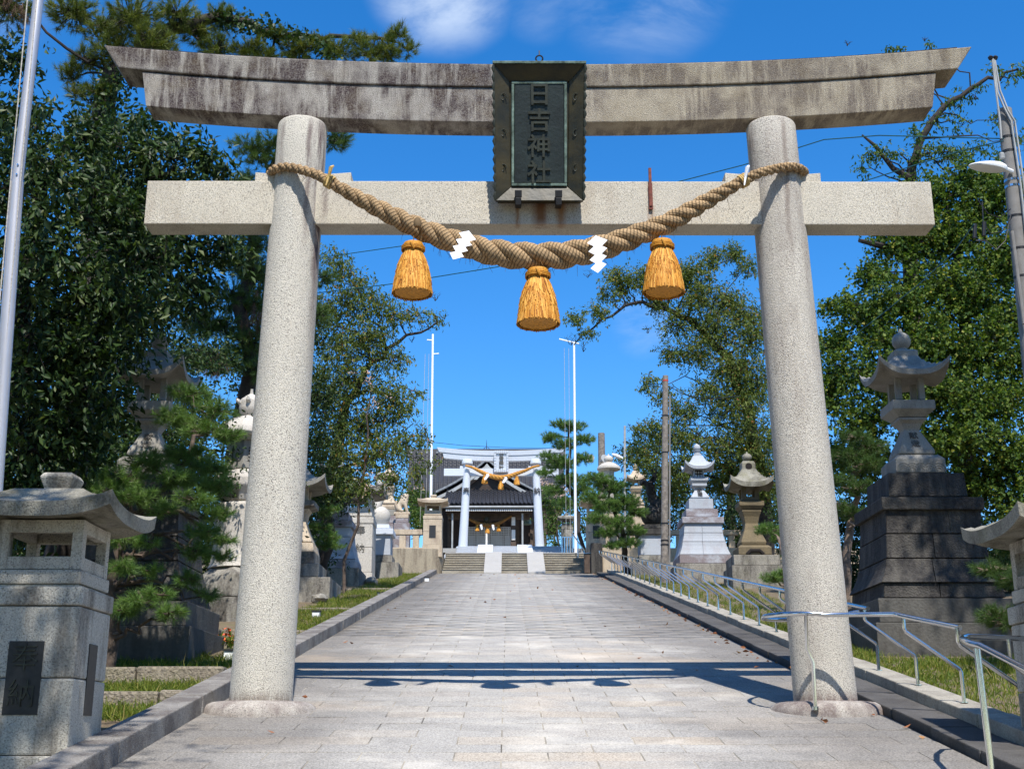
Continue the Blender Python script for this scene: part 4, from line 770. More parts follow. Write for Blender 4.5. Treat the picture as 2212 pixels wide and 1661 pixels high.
# ---- lantern half hidden behind the left gate pillar
cx = 640; YE = 29.5
el, _ = lantern_root('stone_lantern', cx, 1087, 38, YE, 1290, 'tan stone lantern mostly hidden behind the left gate pillar', zbase=gz(-5, 29) - .3)
T = lambda nm, mt, pr, n=4, **k: tier(el, cx, YE, nm, mt, pr, n, **k)
T('foundation', 'old_stone', [(90, 1246), (90, 1310)]); T('plinth', 'old_stone', [(59, 1216), (59, 1245)]); T('plinth', 'old_stone', [(45, 1191), (45, 1215.5)]); T('foot', 'tan_stone', [(40, 1172), (44, 1190.5)])
T('shaft', 'tan_stone', [(26, 1098), (20, 1110), (18, 1125), (26, 1148), (36, 1168), (35, 1171.6)], bev=.02); T('platform', 'old_stone', [(38, 1080), (38, 1091), (27, 1098)])
z0, hc = zof(el, cx, YE, 1079.5, 22); z1, _ = zof(el, cx, YE, 1046, 22); chamber(el, hc, z0, z1, 'tan_stone', .2, sill=.15)
ze, hh = zof(el, cx, YE, 1041, 64); zt_, _ = zof(el, cx, YE, 1008, 15); roofp(el, hh, ze, zt_, .22, .15, .1, 'lantern_grey'); zq, rq = zof(el, cx, YE, 1009, 13); finial(el, zq - .03, rq, .55, 'lantern_grey')
# ---- white pillar lantern further left up the path
plw = post_lantern((0, 0, 0), 'white stone post lantern with carved characters under the cherry leaves left of the path', 1.0, ('white_stone', 'old_stone'), chars=False); sc_ = 1.62
plw.location = (at(772, 1150, 40.5).x, 40.6, gz(-5, 40)); plw.scale = (sc_,) * 3
for o in list(plw.children):
    if o.name.startswith('bronze_plate'): bpy.data.objects.remove(o)
for i, ch in enumerate('奉納'): glyph(ch, .2, .004, 'carving', plw, (0.1, -.347, 1.0 - .36 * i))
# ---- small lanterns on the terrace
def terrace_lantern(cx, Y, label, zb_, ky=1.0, mat='tan_stone', base='blue_granite_stained', yref=1046.6):
    r, _ = lantern_root('stone_lantern', cx, yref + 90, 20, Y, 1190, label, zbase=zb_); D = lambda y: yref + (y - 1046.6) * ky
    T = lambda nm, mt, pr, n=4, **k: tier(r, cx, Y, nm, mt, [(h * ky, D(y)) for h, y in pr], n, **k)
    T('plinth', base, [(23, 1130), (23, 1200)]); T('plinth', base, [(19.5, 1113.5), (19.5, 1129.6)]); T('plinth', 'lantern_grey', [(17, 1100), (17, 1113)])
    T('foot', mat, [(16, 1090), (17, 1094), (16, 1099.6)]); T('shaft', mat, [(11.5, 1059), (8.5, 1064), (8, 1068), (13, 1080), (16, 1086), (14, 1089.6)], bev=.012)
    T('platform', mat, [(12.5, 1046.6), (12.5, 1052), (9.5, 1058.5)])
    z0, hc = zof(r, cx, Y, D(1046), 8 * ky); z1, _ = zof(r, cx, Y, D(1032), 8 * ky); chamber(r, hc, z0, z1, mat, .2, sill=.12)
    ze, hh = zof(r, cx, Y, D(1029), 21 * ky); zt_, _ = zof(r, cx, Y, D(1014), 6 * ky); roofp(r, hh, ze, zt_, .16, .12, .08, mat); zq, rq = zof(r, cx, Y, D(1014), 5.5 * ky); finial(r, zq - .02, rq, .33 * ky, mat); return r
terrace_lantern(836, 49.0, 'slender tan lantern on the terrace beside the seated lion statue left of the steps', Z_W - .1)
terrace_lantern(1378, 49.0, 'slender tan lantern partly hidden behind the right pine and thin blue pole', Z_W - .1, 1.0, 'tan_stone', 'tan_stone', 1049)
cx = 1317; r, _ = lantern_root('stone_lantern', cx, 1050, 14, 51, 1190, 'white domed lantern top rising above the right pine near the steps', zbase=Z_W)
for nm, mt, pr, n in (('plinth', 'tan_stone', [(22, 1110), (22, 1190)], 4), ('shaft', 'white_stone', [(9, 1052), (9, 1108)], 8), ('platform', 'white_stone', [(16, 1040), (16, 1051)], 6), ('light_chamber', 'white_stone', [(11, 1012), (11, 1039)], 6), ('roof', 'white_stone', [(6, 997), (16, 999), (25, 1004), (26, 1009), (22, 1011.6)], 16)): tier(r, cx, 51, nm, mt, pr, n, smooth=n > 8)
zq, rq = zof(r, cx, 51, 998, 10); finial(r, zq - .03, rq, .42, 'white_stone')
# ================================================================ statues (one continuous skinned body each)
def skinned(name, verts, edges, radii, mat, parent, sub=2, scale=1.0, rot=0.0):
    me = bpy.data.meshes.new(name); me.from_pydata([tuple(Vector(v) * scale) for v in verts], edges, []); ob = bpy.data.objects.new(name, me); COL.objects.link(ob)
    sk = ob.modifiers.new('skin', 'SKIN'); sk.use_smooth_shade = True
    if not me.skin_vertices: bpy.context.view_layer.objects.active = ob; bpy.ops.mesh.customdata_skin_add()
    for i, r in enumerate(radii):
        d = me.skin_vertices[0].data[i]; d.radius = (r * scale, r * scale); d.use_root = (i == 0)
    sb = ob.modifiers.new('sub', 'SUBSURF'); sb.levels = sub; bpy.context.view_layer.update()
    m2 = bpy.data.meshes.new_from_object(ob.evaluated_get(bpy.context.evaluated_depsgraph_get())); bpy.data.objects.remove(ob)
    m2.materials.clear(); m2.materials.append(MATS[mat]); o = bpy.data.objects.new(name, m2); COL.objects.link(o); o.parent = parent; o.rotation_euler = (0, 0, rot); return o
def lion_seated(loc, s, label, rz, mat='tan_stone'):   # faces +x, base at 0, about 1 high
    r = thing('lion_statue', loc, label, 'statue', None, rz)
    mb = MB(); mb.box(-.42 * s, .42 * s, -.24 * s, .24 * s, -.13 * s, 0); mb.build('plinth', mat, r, bev=.02)
    vs_ = [(-.22, 0, .2), (-.1, 0, .38), (.06, 0, .56), (.14, 0, .74), (.2, 0, .86), (.33, 0, .82), (.16, .13, .42), (.22, .14, .2), (.25, .14, .04), (.35, .14, .03), (.16, -.13, .42), (.22, -.14, .2), (.25, -.14, .04), (.35, -.14, .03), (-.2, .17, .17), (-.02, .2, .05), (.1, .2, .04), (-.2, -.17, .17), (-.02, -.2, .05), (.1, -.2, .04), (-.34, 0, .28), (-.36, 0, .5), (-.28, 0, .62), (.12, 0, 1.0), (.2, .09, .98), (.2, -.09, .98)]
    es = [(0, 1), (1, 2), (2, 3), (3, 4), (4, 5), (2, 6), (6, 7), (7, 8), (8, 9), (2, 10), (10, 11), (11, 12), (12, 13), (0, 14), (14, 15), (15, 16), (0, 17), (17, 18), (18, 19), (0, 20), (20, 21), (21, 22), (4, 23), (4, 24), (4, 25)]
    rd = [.2, .19, .2, .2, .19, .12, .1, .08, .07, .06, .1, .08, .07, .06, .15, .1, .06, .15, .1, .06, .07, .09, .05, .07, .04, .04]
    skinned('body', vs_, es, rd, mat, r, 2, s)
    for k in range(16):
        a = k * 2.4; h = .62 + .3 * (k / 16); mb = MB(); p = Vector((.1 + .17 * math.cos(a), .2 * math.sin(a), h)) * s; mb.poly([(.02 * s, -.03 * s), (.05 * s, 0), (.02 * s, .04 * s)], 8); o = mb.build('mane_curl', mat, r, smooth=True); o.location = p
    for sy in (-.07, .07):
        mb = MB(); mb.poly([(.012 * s, -.012 * s), (.02 * s, 0), (.012 * s, .012 * s)], 8); o = mb.build('eye', 'carving', r, smooth=True); o.location = Vector((.36, sy, .9)) * s
    return r
def lion_handstand(loc, s, label, rz, mat, grp):      # forelegs and head low over a ball, hindquarters and tail up
    r = thing('lion_statue', loc, label, 'statue', grp, rz)
    mb = MB(); n = 28; mb.loft([[(.46 * s * math.sin(t) * math.cos(2 * math.pi * j / n), .46 * s * math.sin(t) * math.sin(2 * math.pi * j / n), .46 * s - .46 * s * math.cos(t)) for j in range(n)] for t in [.05 + (math.pi - .1) * i / 14 for i in range(15)]]); mb.build('ball', mat, r, smooth=True)
    vs_ = [(-.25, 0, .95), (-.1, 0, 1.05), (.0, 0, 1.3), (.05, 0, 1.6), (.0, 0, 1.85), (-.4, 0, .82), (-.55, 0, .72), (-.3, .25, .72), (-.2, .38, .5), (-.3, -.25, .72), (-.2, -.38, .5), (.1, .18, 1.75), (.3, .2, 1.85), (.45, .2, 1.72), (.1, -.18, 1.75), (.3, -.2, 1.9), (.48, -.2, 2.0), (-.15, 0, 2.05), (-.2, 0, 2.3), (.0, 0, 2.45)]
    es = [(0, 1), (1, 2), (2, 3), (3, 4), (0, 5), (5, 6), (0, 7), (7, 8), (0, 9), (9, 10), (3, 11), (11, 12), (12, 13), (3, 14), (14, 15), (15, 16), (4, 17), (17, 18), (18, 19)]
    rd = [.24, .24, .2, .21, .16, .24, .14, .12, .1, .12, .1, .14, .1, .08, .14, .1, .08, .1, .12, .05]
    skinned('body', vs_, es, rd, mat, r, 2, s); return r
# ---- pedestals of the two upside-down lions
def lion_pedestal(cx, Y, label, grp, mats, panel, zb_):
    r, X = lantern_root('pedestal', cx, 1147, 33, Y, 1240, label, 'pedestal', grp, zbase=zb_)
    T = lambda nm, mt, pr: tier(r, cx, Y, nm, mt, pr, 4)
    T('foundation', 'old_stone', [(50, 1214), (50, 1250)]); T('plinth', 'old_stone', [(34, 1199), (34, 1213.5)]); T('body', mats[0], [(28, 1154), (29, 1198.5)]); T('cap_slab', mats[1], [(34, 1141), (34, 1153.5)]); T('top_block', mats[1], [(24, 1132), (25, 1140.5)])
    if panel:
        z_, h_ = zof(r, cx, Y, 1163, 28); z2, _ = zof(r, cx, Y, 1180, 28); mb = MB(); mb.box(-.42, -.1, -h_ - .012, -h_ + .02, z2, z_); mb.build('black_panel', 'ink', r); glyph('奉', .26, .004, 'paper', r, (-.26, -h_ - .018, (z_ + z2) / 2), bold=.004)
    zt_, _ = zof(r, cx, Y, 1132, 24); return r, X, zt_ + r.location.z
gL = 'pedestals of the upside-down lions'
p, X, zt_ = lion_pedestal(815, 42.8, 'blue-grey pedestal with a black panel marked in white left of the path', gL, ('blue_granite', 'new_granite'), True, gz(-5, 42) - .1)
lion_handstand((X + .0, 43.0, zt_), .80, 'pale stone lion balancing on a white ball left of the path', math.pi * .05, 'white_stone', 'lions on balls')
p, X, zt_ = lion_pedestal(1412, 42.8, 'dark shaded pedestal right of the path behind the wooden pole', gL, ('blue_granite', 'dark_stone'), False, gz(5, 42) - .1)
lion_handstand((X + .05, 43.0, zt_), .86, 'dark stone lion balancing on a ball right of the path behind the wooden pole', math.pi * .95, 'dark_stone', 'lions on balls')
# seated lion and its pedestal on the terrace
r, X = lantern_root('pedestal', 868, 1130, 13, 48.2, 1140, 'stepped brown stone pedestal under the seated lion left of the steps', 'pedestal', zbase=Z_W)
for nm, mt, pr in (('plinth', 'blue_granite_stained', [(17, 1129), (17, 1185)]), ('plinth', 'blue_granite_stained', [(13.5, 1119), (13.5, 1128.6)]), ('cap_slab', 'tan_stone', [(14, 1110.5), (14, 1118.6)])): tier(r, 868, 48.2, nm, mt, pr)
lion_seated((X - .02, 48.2, at(868, 1108, 48.2).z + .02), .76, 'cream stone lion seated in profile on the terrace left of the steps', 0)
# ================================================================ retaining walls, stone fence, gate post lanterns
wall = thing('retaining_wall', (0, 46.6, 0), 'brown stained concrete retaining wall left of the steps, rounded at its corner', 'wall')
mb = MB(); X1 = SX0 - .02; R_ = .5; prof = [(-16, -.15), (X1 - R_, -.15)] + [(X1 - R_ + R_ * math.sin(q), -.15 + R_ - R_ * math.cos(q)) for q in [math.pi / 2 * i / 8 for i in range(1, 9)]] + [(X1, 7.0), (X1 - .4, 7.0), (X1 - .4, .4), (-16, .4)]
mb.loft([[(x, y, z) for x, y in prof] for z in (Z_ST - .6, Z_W + .03)]); mb.build('wall_body', 'wall_concrete', wall, bev=.02)
wall2 = thing('retaining_wall', (0, 46.4, 0), 'shaded stone retaining wall right of the steps behind the pines', 'wall')
mb = MB(); mb.box(SX1 + .45, 16, -.15, .4, Z_ST - .6, Z_W + .02); mb.build('wall_body', 'tan_stone', wall2, bev=.02); mb = MB(); mb.box(SX1 + .02, SX1 + .45, -.2, 7, Z_ST - .3, Z_W + .2); mb.build('side_wall', 'dark_stone', wall2, bev=.02)
def fence(x0, x1, Y, z, label, mat='tan_stone'):
    r = thing('stone_fence', (x0, Y, z), label, 'fence'); n = int(abs(x1 - x0) / .48); d = (x1 - x0) / n; lo, hi = min(0, x1 - x0), max(0, x1 - x0)
    mb = MB(); mb.box(lo, hi, -.14, .14, 0, .10); mb.build('base_rail', mat, r, bev=.01); mb = MB(); mb.box(lo, hi, -.13, .13, .60, .80); mb.build('top_rail', mat, r, bev=.015)
    for i in range(n): mb = MB(); c = d * (i + .5); mb.box(c - .12, c + .12, -.1, .1, .103, .597); mb.build('fence_post', mat, r, bev=.012)
xg = at(935, 1150, 46.9).x; zg = Z_W + .03
fence(xg - .4, xg - 6, 47.05, zg, 'low stone fence of square posts on the wall left of the steps')
gp = post_lantern((0, 0, 0), 'tan post lantern with a bronze plate on the wall corner left of the steps', 1.0, ('tan_stone', 'tan_stone'), 'gate post lanterns by the steps', chars=False); gp.location = (xg, 47.0, zg); gp.scale = (1.05, 1.05, 1.0)
gp2 = copy_tree(gp); gp2.location = (at(1287, 1150, 47.0).x, 47.1, zg); gp2['label'] = 'tan post lantern half hidden by the pine right of the steps'
fence(at(1287, 1150, 47.0).x + .45, at(1287, 1150, 47.0).x + 6, 47.15, zg, 'low stone fence behind the pines right of the steps')
gp3 = copy_tree(gp); gp3.location = (at(1226, 1140, 58).x, 58.6, Z_L2); gp3['label'] = 'shaded grey post lantern in the shrine court right of the second gate'; gp3.scale = (.8, .8, .82); del gp3['group']
for o in gp3.children: o.data = o.data.copy(); o.data.materials[0] = MATS['old_stone']
# short steel fence, stair rails and end post right of the steps
sg = thing('steel_fence', (0, 52.0, Z_L1), 'short fence of thin steel bars at the right end of the landing', 'fence'); xa = at(1214, 1180, 52).x; xb = at(1237, 1180, 52).x; hg = at(1225, 1160, 52).z - Z_L1
for i in range(5): mb = MB(); x = xa + (xb - xa) * i / 4; mb.tube([(x, 0, .03), (x, 0, hg)], .018, 6); mb.build('bar', 'steel', sg)
mb = MB(); mb.tube([(xa, 0, hg), (xb, 0, hg)], .022, 6); mb.build('top_rail', 'steel', sg)
r = thing('stair_rail', (0, 0, 0), 'steel stair rail running down to a short end post right of the steps', 'handrail')
pa = at(1236, 1152, 51); pb2 = at(1262, 1188, 46.8); mb = MB(); mb.tube([pa, pb2, (pb2.x, 46.55, pb2.z - .02)], .024, 8); mb.build('rail', 'steel', r, smooth=True)
for p in (pa, pa.lerp(pb2, .5), pb2): mb = MB(); mb.tube([p, (p.x, p.y, p.z - .75)], .02, 8); mb.build('post', 'steel', r, smooth=True)
r = thing('end_post', (at(1268, 1215, 46.3).x, 46.3, path_z(46.3)), 'stubby dark post with shiny metal cap where the right handrail ends', 'post')
mb = MB(); mb.poly([(.11, 0), (.11, .72)]); mb.build('post_body', 'wood_mid', r, bev=.02); mb = MB(); mb.poly([(.13, .722), (.13, .76), (.08, .80)]); mb.build('post_cap', 'steel', r, bev=.01)
# ================================================================ second torii
Y2 = Y_L2 + 1.2; zb2_ = at(1000, 1184, Y2).z
t2 = thing('torii_gate', (0, Y2, zb2_), 'smaller pale blue-grey shrine gate at the top of the steps before the hall', 'torii gate')
L2 = lambda p: p - Vector((0, Y2, zb2_)); D2 = lambda x, y: L2(at(864.1 + .19532 * x, 933.2 + .19532 * y, Y2))
a0, a1 = D2(695, 1280), D2(745, 345); b0, b1 = D2(1546, 1280), D2(1500, 345)
for a, b in ((a0, a1), (b0, b1)):
    torii_pillar(t2, 'new_granite', a, b, .225, .175, n=28); rg = MB(); k = 24
    rg.loft([[(b.x + r_ * math.cos(2 * math.pi * j / k), r_ * math.sin(2 * math.pi * j / k), z_) for j in range(k)] for r_, z_ in ((.19, b.z - .1), (.27, b.z - .04), (.27, b.z + .10), (.24, b.z + .16))]); rg.build('capital_ring', 'new_granite', t2, smooth=True)
    rg = MB(); rg.loft([[(a.x + r_ * math.cos(2 * math.pi * j / k), r_ * math.sin(2 * math.pi * j / k), z_) for j in range(k)] for r_, z_ in ((.34, -.5), (.34, .02), (.3, .07))]); rg.build('base_stone', 'new_granite', t2, smooth=True)
kx0, kx1 = D2(422, 230).x, D2(1816, 230).x; m_ = (kx0 + kx1) / 2; s_ = (kx1 - kx0) / 2
beam_up(t2, 'top_beam', 'new_granite', kx0, kx1, -.22, .22, D2(1100, 268).z, D2(1100, 217).z, .18, .12, m_, s_, bev=.008)
beam_up(t2, 'lower_top_beam', 'new_granite', kx0 + .26, kx1 - .26, -.16, .16, D2(1100, 326).z, D2(1100, 269).z, .18, .05, m_, s_, bev=.006)
mb = MB(); mb.box(D2(486, 440).x, D2(1752, 440).x, -.09, .09, D2(1100, 487).z, D2(1100, 407).z); mb.build('tie_beam', 'new_granite', t2, bev=.008)
for c in (a1.x, b1.x):
    for s in (-1, 1):
        mb = MB(); x0, x1 = sorted((c + s * .15, c + s * .36)); mb.box(x0, x1, -.08, .08, D2(1100, 405).z, D2(1100, 378).z); mb.build('wedge', 'new_granite', t2)
for ch, x in (('奉', 735), ('納', 1515)):
    p = D2(x, 662); glyph(ch, .34, .012, 'ink', t2, (p.x, -.215, p.z), bold=.004)
q = thing('name_plaque', at(864.1 + .19532 * 1120, 933.2 + .19532 * 445, Y2 - .28), 'pale grey stone plaque with fluted edges on the smaller gate', 'plaque'); Hq = at(1080, 974, Y2 - .28).z - q.location.z; wq = .5 * (at(864.1 + .19532 * 1200, 1000, Y2).x - at(864.1 + .19532 * 1040, 1000, Y2).x)
q.rotation_euler = (.12, 0, 0); mb = MB(); mb.box(-wq * .8, wq * .8, 0, .08, .08, Hq - .08); mb.build('panel', 'new_granite', q)
for k, (x0, x1, z0, z1) in enumerate(((-wq, -wq * .72, 0, Hq), (wq * .72, wq, 0, Hq), (-wq * .7, wq * .7, 0, .16), (-wq * .7, wq * .7, Hq - .16, Hq))):
    n_ = 8 if k < 2 else 5
    for i in range(n_):
        mb = MB()
        if k < 2: za = z0 + (z1 - z0) * i / n_; mb.box(x0, x1, -.06, .09, za + .005, za + (z1 - z0) / n_ - .005)
        else: xa_ = x0 + (x1 - x0) * i / n_; mb.box(xa_ + .005, xa_ + (x1 - x0) / n_ - .005, -.06, .09, z0, z1)
        mb.build('fluted_edge', 'new_granite', q, bev=.02)
for i, ch in enumerate('日吉神社'): glyph(ch, .24, .01, 'carving', q, (0, -.014, Hq * (.79 - .195 * i)), bold=.004)
r = thing('sacred_rope', at(1080, 1030, Y2 - .3), 'bright orange twisted rope sagging across the smaller gate', 'rope'); c0 = r.location.copy()
E2 = lambda x, y, Y=Y2 - .3: at(864.1 + .19532 * x, 933.2 + .19532 * y, Y)
cl = [E2(x, y) - c0 for x, y in ((725, 372), (790, 385), (880, 430), (970, 475), (1060, 500), (1120, 506), (1200, 492), (1300, 455), (1400, 420), (1470, 385), (1540, 372))]; rope_strands('strand', r, cl, [.05, .06, .09, .11, .125, .125, .115, .095, .075, .06, .05], 'rope_gold', 4.5, nseg=200, n=8)
for nm, x, y, s_ in (('left', 937, 478, .42), ('middle', 1117, 545, .40), ('right', 1292, 490, .42)): tassel(E2(x, y), s_, 'bright orange tassel at the %s of the smaller gate rope' % nm, 'orange tassels on the smaller gate', n=160, detail=False)
for nm, x, y in (('left', 985, 470), ('right', 1185, 505)): shide(E2(x, y, Y2 - .45), .75, .4, .9, 'small white paper streamer twisted on the %s of the orange rope' % nm)
# ================================================================ shrine hall
HX = at(1057, 1100, 68).x
hall = thing('shrine_hall', (HX, 66, Z_L2), 'dark wooden shrine hall with grey tiled roofs behind the smaller gate', 'shrine hall')
HL = lambda x, y, Y: at(x, y, Y) - Vector((HX, 66, Z_L2))
# porch roof of single tiles
e0, e1 = HL(955, 1092, 65.6), HL(1158, 1092, 65.6); t0, t1 = HL(968, 1052, 69.2), HL(1149, 1052, 69.2)
ncol, nrow = 22, 11
mb = MB(); mb.hexa([e0 + Vector((0, 0, -.1)), e1 + Vector((0, 0, -.1)), t1 + Vector((0, 0, -.1)), t0 + Vector((0, 0, -.1)), e0 + Vector((0, 0, -.03)), e1 + Vector((0, 0, -.03)), t1 + Vector((0, 0, -.03)), t0 + Vector((0, 0, -.03))]); pr_ = mb.build('porch_roof', 'tile', hall)
def tile_mesh(wd, ln):
    xs_ = [-.5, -.32, -.14, .1, .3, .5]; zs_ = [.0, .055, .06, .0, -.012, .0]; me = bpy.data.meshes.new('roof_tile'); vs_ = []; fs = []
    for yy, dz in ((-ln * .5, .035), (ln * .55, .0)):
        for x, z in zip(xs_, zs_): vs_.append((x * wd, yy, z + dz))
    for x, z in zip(xs_, zs_): vs_.append((x * wd, -ln * .5, z - .015))
    for i in range(5): fs.append((i, i + 1, 7 + i, 6 + i)); fs.append((12 + i, 13 + i, i + 1, i))
    me.from_pydata(vs_, [], fs); me.materials.append(MATS['tile']); return me
wd = (e1 - e0).x / ncol; ln = ((t0 + t1) / 2 - (e0 + e1) / 2).length / nrow; tm = tile_mesh(wd * .93, ln * 1.05); sl = math.atan2(t0.z - e0.z, t0.y - e0.y)
for j in range(nrow):
    for i in range(ncol):
        v = (j + .5) / nrow; sag = -.10 * math.sin(math.pi * v); p = e0.lerp(e1, (i + .5) / ncol).lerp(t0.lerp(t1, (i + .5) / ncol), v); o = bpy.data.objects.new('roof_tile', tm); COL.objects.link(o); o.parent = pr_; o.location = p + Vector((0, 0, sag + .02 + .10)); o.rotation_euler = (sl + random.gauss(0, .012), 0, random.gauss(0, .006))
mb = MB(); mb.tube([e0 + Vector((-.05, -.08, -.08)), e1 + Vector((.05, -.08, -.08))], .06, 8); mb.build('gutter', 'barge', hall)
def tiled_slope(p0, p1, q0, q1, ncol, nrow, name='tile_field', sag=.15, parent=None, mat='tile'):
    V = []; Fq = []; n = 6; prof = [(0, 0), (.18, .055), (.38, .06), (.58, 0), (.8, -.012), (1, 0)]
    nrm = (p1 - p0).cross(q0 - p0).normalized(); nrm = nrm if nrm.z > 0 else -nrm
    for j in range(nrow):
        for i in range(ncol):
            k = len(V)
            for v, dz in ((j / nrow, .03), ((j + 1) / nrow, .0)):
                s = -sag * math.sin(math.pi * v)
                for u, z in prof: p = p0.lerp(p1, (i + u) / ncol).lerp(q0.lerp(q1, (i + u) / ncol), v); V.append(tuple(p + nrm * (z + dz) + Vector((0, 0, s))))
            for u, z in prof: p = p0.lerp(p1, (i + u) / ncol).lerp(q0.lerp(q1, (i + u) / ncol), j / nrow); V.append(tuple(p + nrm * (z - .02) + Vector((0, 0, -sag * math.sin(math.pi * j / nrow)))))
            for a in range(n - 1): Fq.append((k + a, k + a + 1, k + n + a + 1, k + n + a)); Fq.append((k + 2 * n + a, k + 2 * n + a + 1, k + a + 1, k + a))
    o = npmesh(name, V, Fq, mat, parent or hall); tag(o, kind='stuff'); return o
r0, r1 = HL(884, 983, 76), HL(1216, 983, 76); f0, f1 = HL(879, 1078, 70), HL(1222, 1078, 70)
bk = Vector((0, 8, -3.0)); mr = MB(); mr.hexa([f0 + Vector((.1, .1, -.35)), f1 + Vector((-.1, .1, -.35)), f1 + Vector((-.1, 11, -.35)), f0 + Vector((.1, 11, -.35)), r0 + Vector((.1, 0, -.1)), r1 + Vector((-.1, 0, -.1)), r1 + Vector((-.1, .1, -.1)), r0 + Vector((.1, .1, -.1))]); mroof = mr.build('main_roof', 'tile', hall)
tiled_slope(f0, f1, r0, r1, 36, 20, parent=mroof, sag=.3)
mb = MB(); mb.hexa([r0 + Vector((-.1, -.2, -.1)), r1 + Vector((.1, -.2, -.1)), r1 + Vector((.1, .2, -.1)), r0 + Vector((-.1, .2, -.1)), r0 + Vector((-.1, -.12, .38)), r1 + Vector((.1, -.12, .38)), r1 + Vector((.1, .12, .38)), r0 + Vector((-.1, .12, .38))]); mb.build('ridge', 'tile', mroof)
for i in range(30): mb = MB(); p = r0.lerp(r1, (i + .5) / 30); mb.tube([p + Vector((0, -.26, .12)), p + Vector((0, .1, .12))], .07, 8); mb.build('ridge_tile', 'tile_edge', mroof)
for p, s in ((r0, -1), (r1, 1)): mb = MB(); mb.hexa([p + Vector((-.12, -.3, -.15)), p + Vector((.12, -.3, -.15)), p + Vector((.12, .3, -.15)), p + Vector((-.12, .3, -.15)), p + Vector((-.08 + s * .1, -.1, .62)), p + Vector((.08 + s * .1, -.1, .62)), p + Vector((.08 + s * .1, .1, .62)), p + Vector((-.08 + s * .1, .1, .62))]); mb.build('ridge_end_tile', 'tile', mroof)
mb = MB(); sp0 = HL(1051, 975, 76); mb.tube([sp0 + Vector((0, 0, -.2)), sp0 + Vector((0, 0, .45)), HL(1051, 950, 76)], [.03, .02, .008], 6); mb.build('lightning_rod', 'dark_metal', hall)
for s in (-1, 1): mb = MB(); mb.tube([sp0 + Vector((s * (.05 + .12 * math.sin(a)), 0, .12 + .14 * a / 3)) for a in [i * .4 for i in range(9)]], .018, 5); mb.build('rod_scroll', 'dark_metal', hall)
# front gable over the porch
ga = HL(1052, 996, 68.3); gl_ = HL(942, 1066, 68.3); gr_ = HL(1160, 1064, 68.3)
for p, s in ((gl_, -1), (gr_, 1)):
    mid = p.lerp(ga, .5) + Vector((0, 0, -.14)); back = Vector((0, 5.5, 0))
    rr_ = tiled_slope(*( (p, p + back, ga, ga + back) if s > 0 else (p + back, p, ga + back, ga)), 12, 12, sag=.16, name='gable_tile_field')
    for nm, mt, dz, th, yy in (('bargeboard', 'barge', -.34, .2, -.22), ('verge_tiles', 'tile_edge', .08, .12, -.16), ('bargeboard', 'wood_mid', -.56, .14, -.1)):
        mb = MB(); rings = []
        for i in range(11):
            v = i / 10; c = p.lerp(ga, v) + Vector((0, 0, -.16 * math.sin(math.pi * v) + dz)); rings.append([c + Vector((0, yy, -th / 2)), c + Vector((0, yy + .1, -th / 2)), c + Vector((0, yy + .1, th / 2)), c + Vector((0, yy, th / 2))])
        mb.loft(rings); mb.build(nm, mt, hall)
mb = MB(); mb.loft([[gl_ + Vector((.3, y_, -.3)), gr_ + Vector((-.3, y_, -.3)), ga + Vector((0, y_, -.5))] for y_ in (.1, .2)]); mb.build('gable_wall', 'wood_dark', hall)
mb = MB(); g2 = HL(1052, 1001, 68.1); mb.loft([[g2 + Vector((-.75, y_, -.95)), g2 + Vector((-.55, y_, -.95)), g2 + Vector((0, y_, -.3)), g2 + Vector((.55, y_, -.95)), g2 + Vector((.75, y_, -.95)), g2 + Vector((0, y_, -.02))] for y_ in (-.12, -.02)]); mb.build('gable_crest', 'barge', hall)
mb = MB(); mb.tube([ga + Vector((0, -.3, .18)), ga + Vector((0, 5.5, .18))], .16, 8); mb.build('gable_ridge', 'tile', hall)
# timber front
zf_ = 0.0; zr = HL(1057, 1094, 66).z
for i in range(42):   # white rafter ends
    x = (e0.x + .25) + ((e1.x - e0.x) - .5) * i / 41; mb = MB(); mb.box(x - .045, x + .045, e0.y - .02, e0.y + 3.2, zr - .32, zr - .22); rf = mb.build('rafter', 'wood_dark', hall); mb = MB(); mb.box(x - .042, x + .042, e0.y - .03, e0.y - .021, zr - .318, zr - .225); mb.build('rafter_end', 'white_wood', rf)
xp0, xp1 = HL(1003, 1150, 66.6).x, HL(1109, 1150, 66.6).x
for x in (xp0, xp1):
    mb = MB(); mb.box(x - .15, x + .15, .5, .8, -.3, zr - .45); pp = mb.build('porch_post', 'wood_mid', hall, bev=.02)
    for za, zb_ in ((zr - .95, zr - .5), (zr - 1.75, zr - 1.2)): mb = MB(); mb.box(x - .1, x + .1, .44, .499, za, zb_); mb.build('metal_plate', 'white_wood', pp)
zbm = HL(1057, 1121, 66.5).z; mb = MB(); mb.box(xp0 - .9, xp1 + .9, .5, .8, zbm, zbm + .32); mb.build('porch_beam', 'wood_mid', hall, bev=.02)
for x in (xp0, (2 * xp0 + xp1) / 3, (xp0 + 2 * xp1) / 3, xp1):   # bracket sets, pale edges
    for k, wb in enumerate((.2, .38, .56)): mb = MB(); mb.box(x - wb, x + wb, .42 + k * .01, .88, zbm + .34 + k * .19, zbm + .44 + k * .19); bk_ = mb.build('bracket_arm', 'wood_mid', hall); mb = MB(); mb.box(x - wb, x + wb, .405 + k * .01, .419 + k * .01, zbm + .40 + k * .19, zbm + .435 + k * .19); mb.build('pale_edge', 'barge', bk_)
wall_w0, wall_w1 = HL(940, 1150, 69.4).x, HL(1178, 1150, 69.4).x
mb = MB(); mb.box(wall_w0, wall_w1, 3.5, 9, -.3, zr + .4); mb.build('wall', 'wood_dark', hall)
mb = MB(); mb.box(wall_w0 + .05, wall_w1 - .05, .3, 3.5, -.4, -.02); mb.build('floor', 'wood_mid', hall)
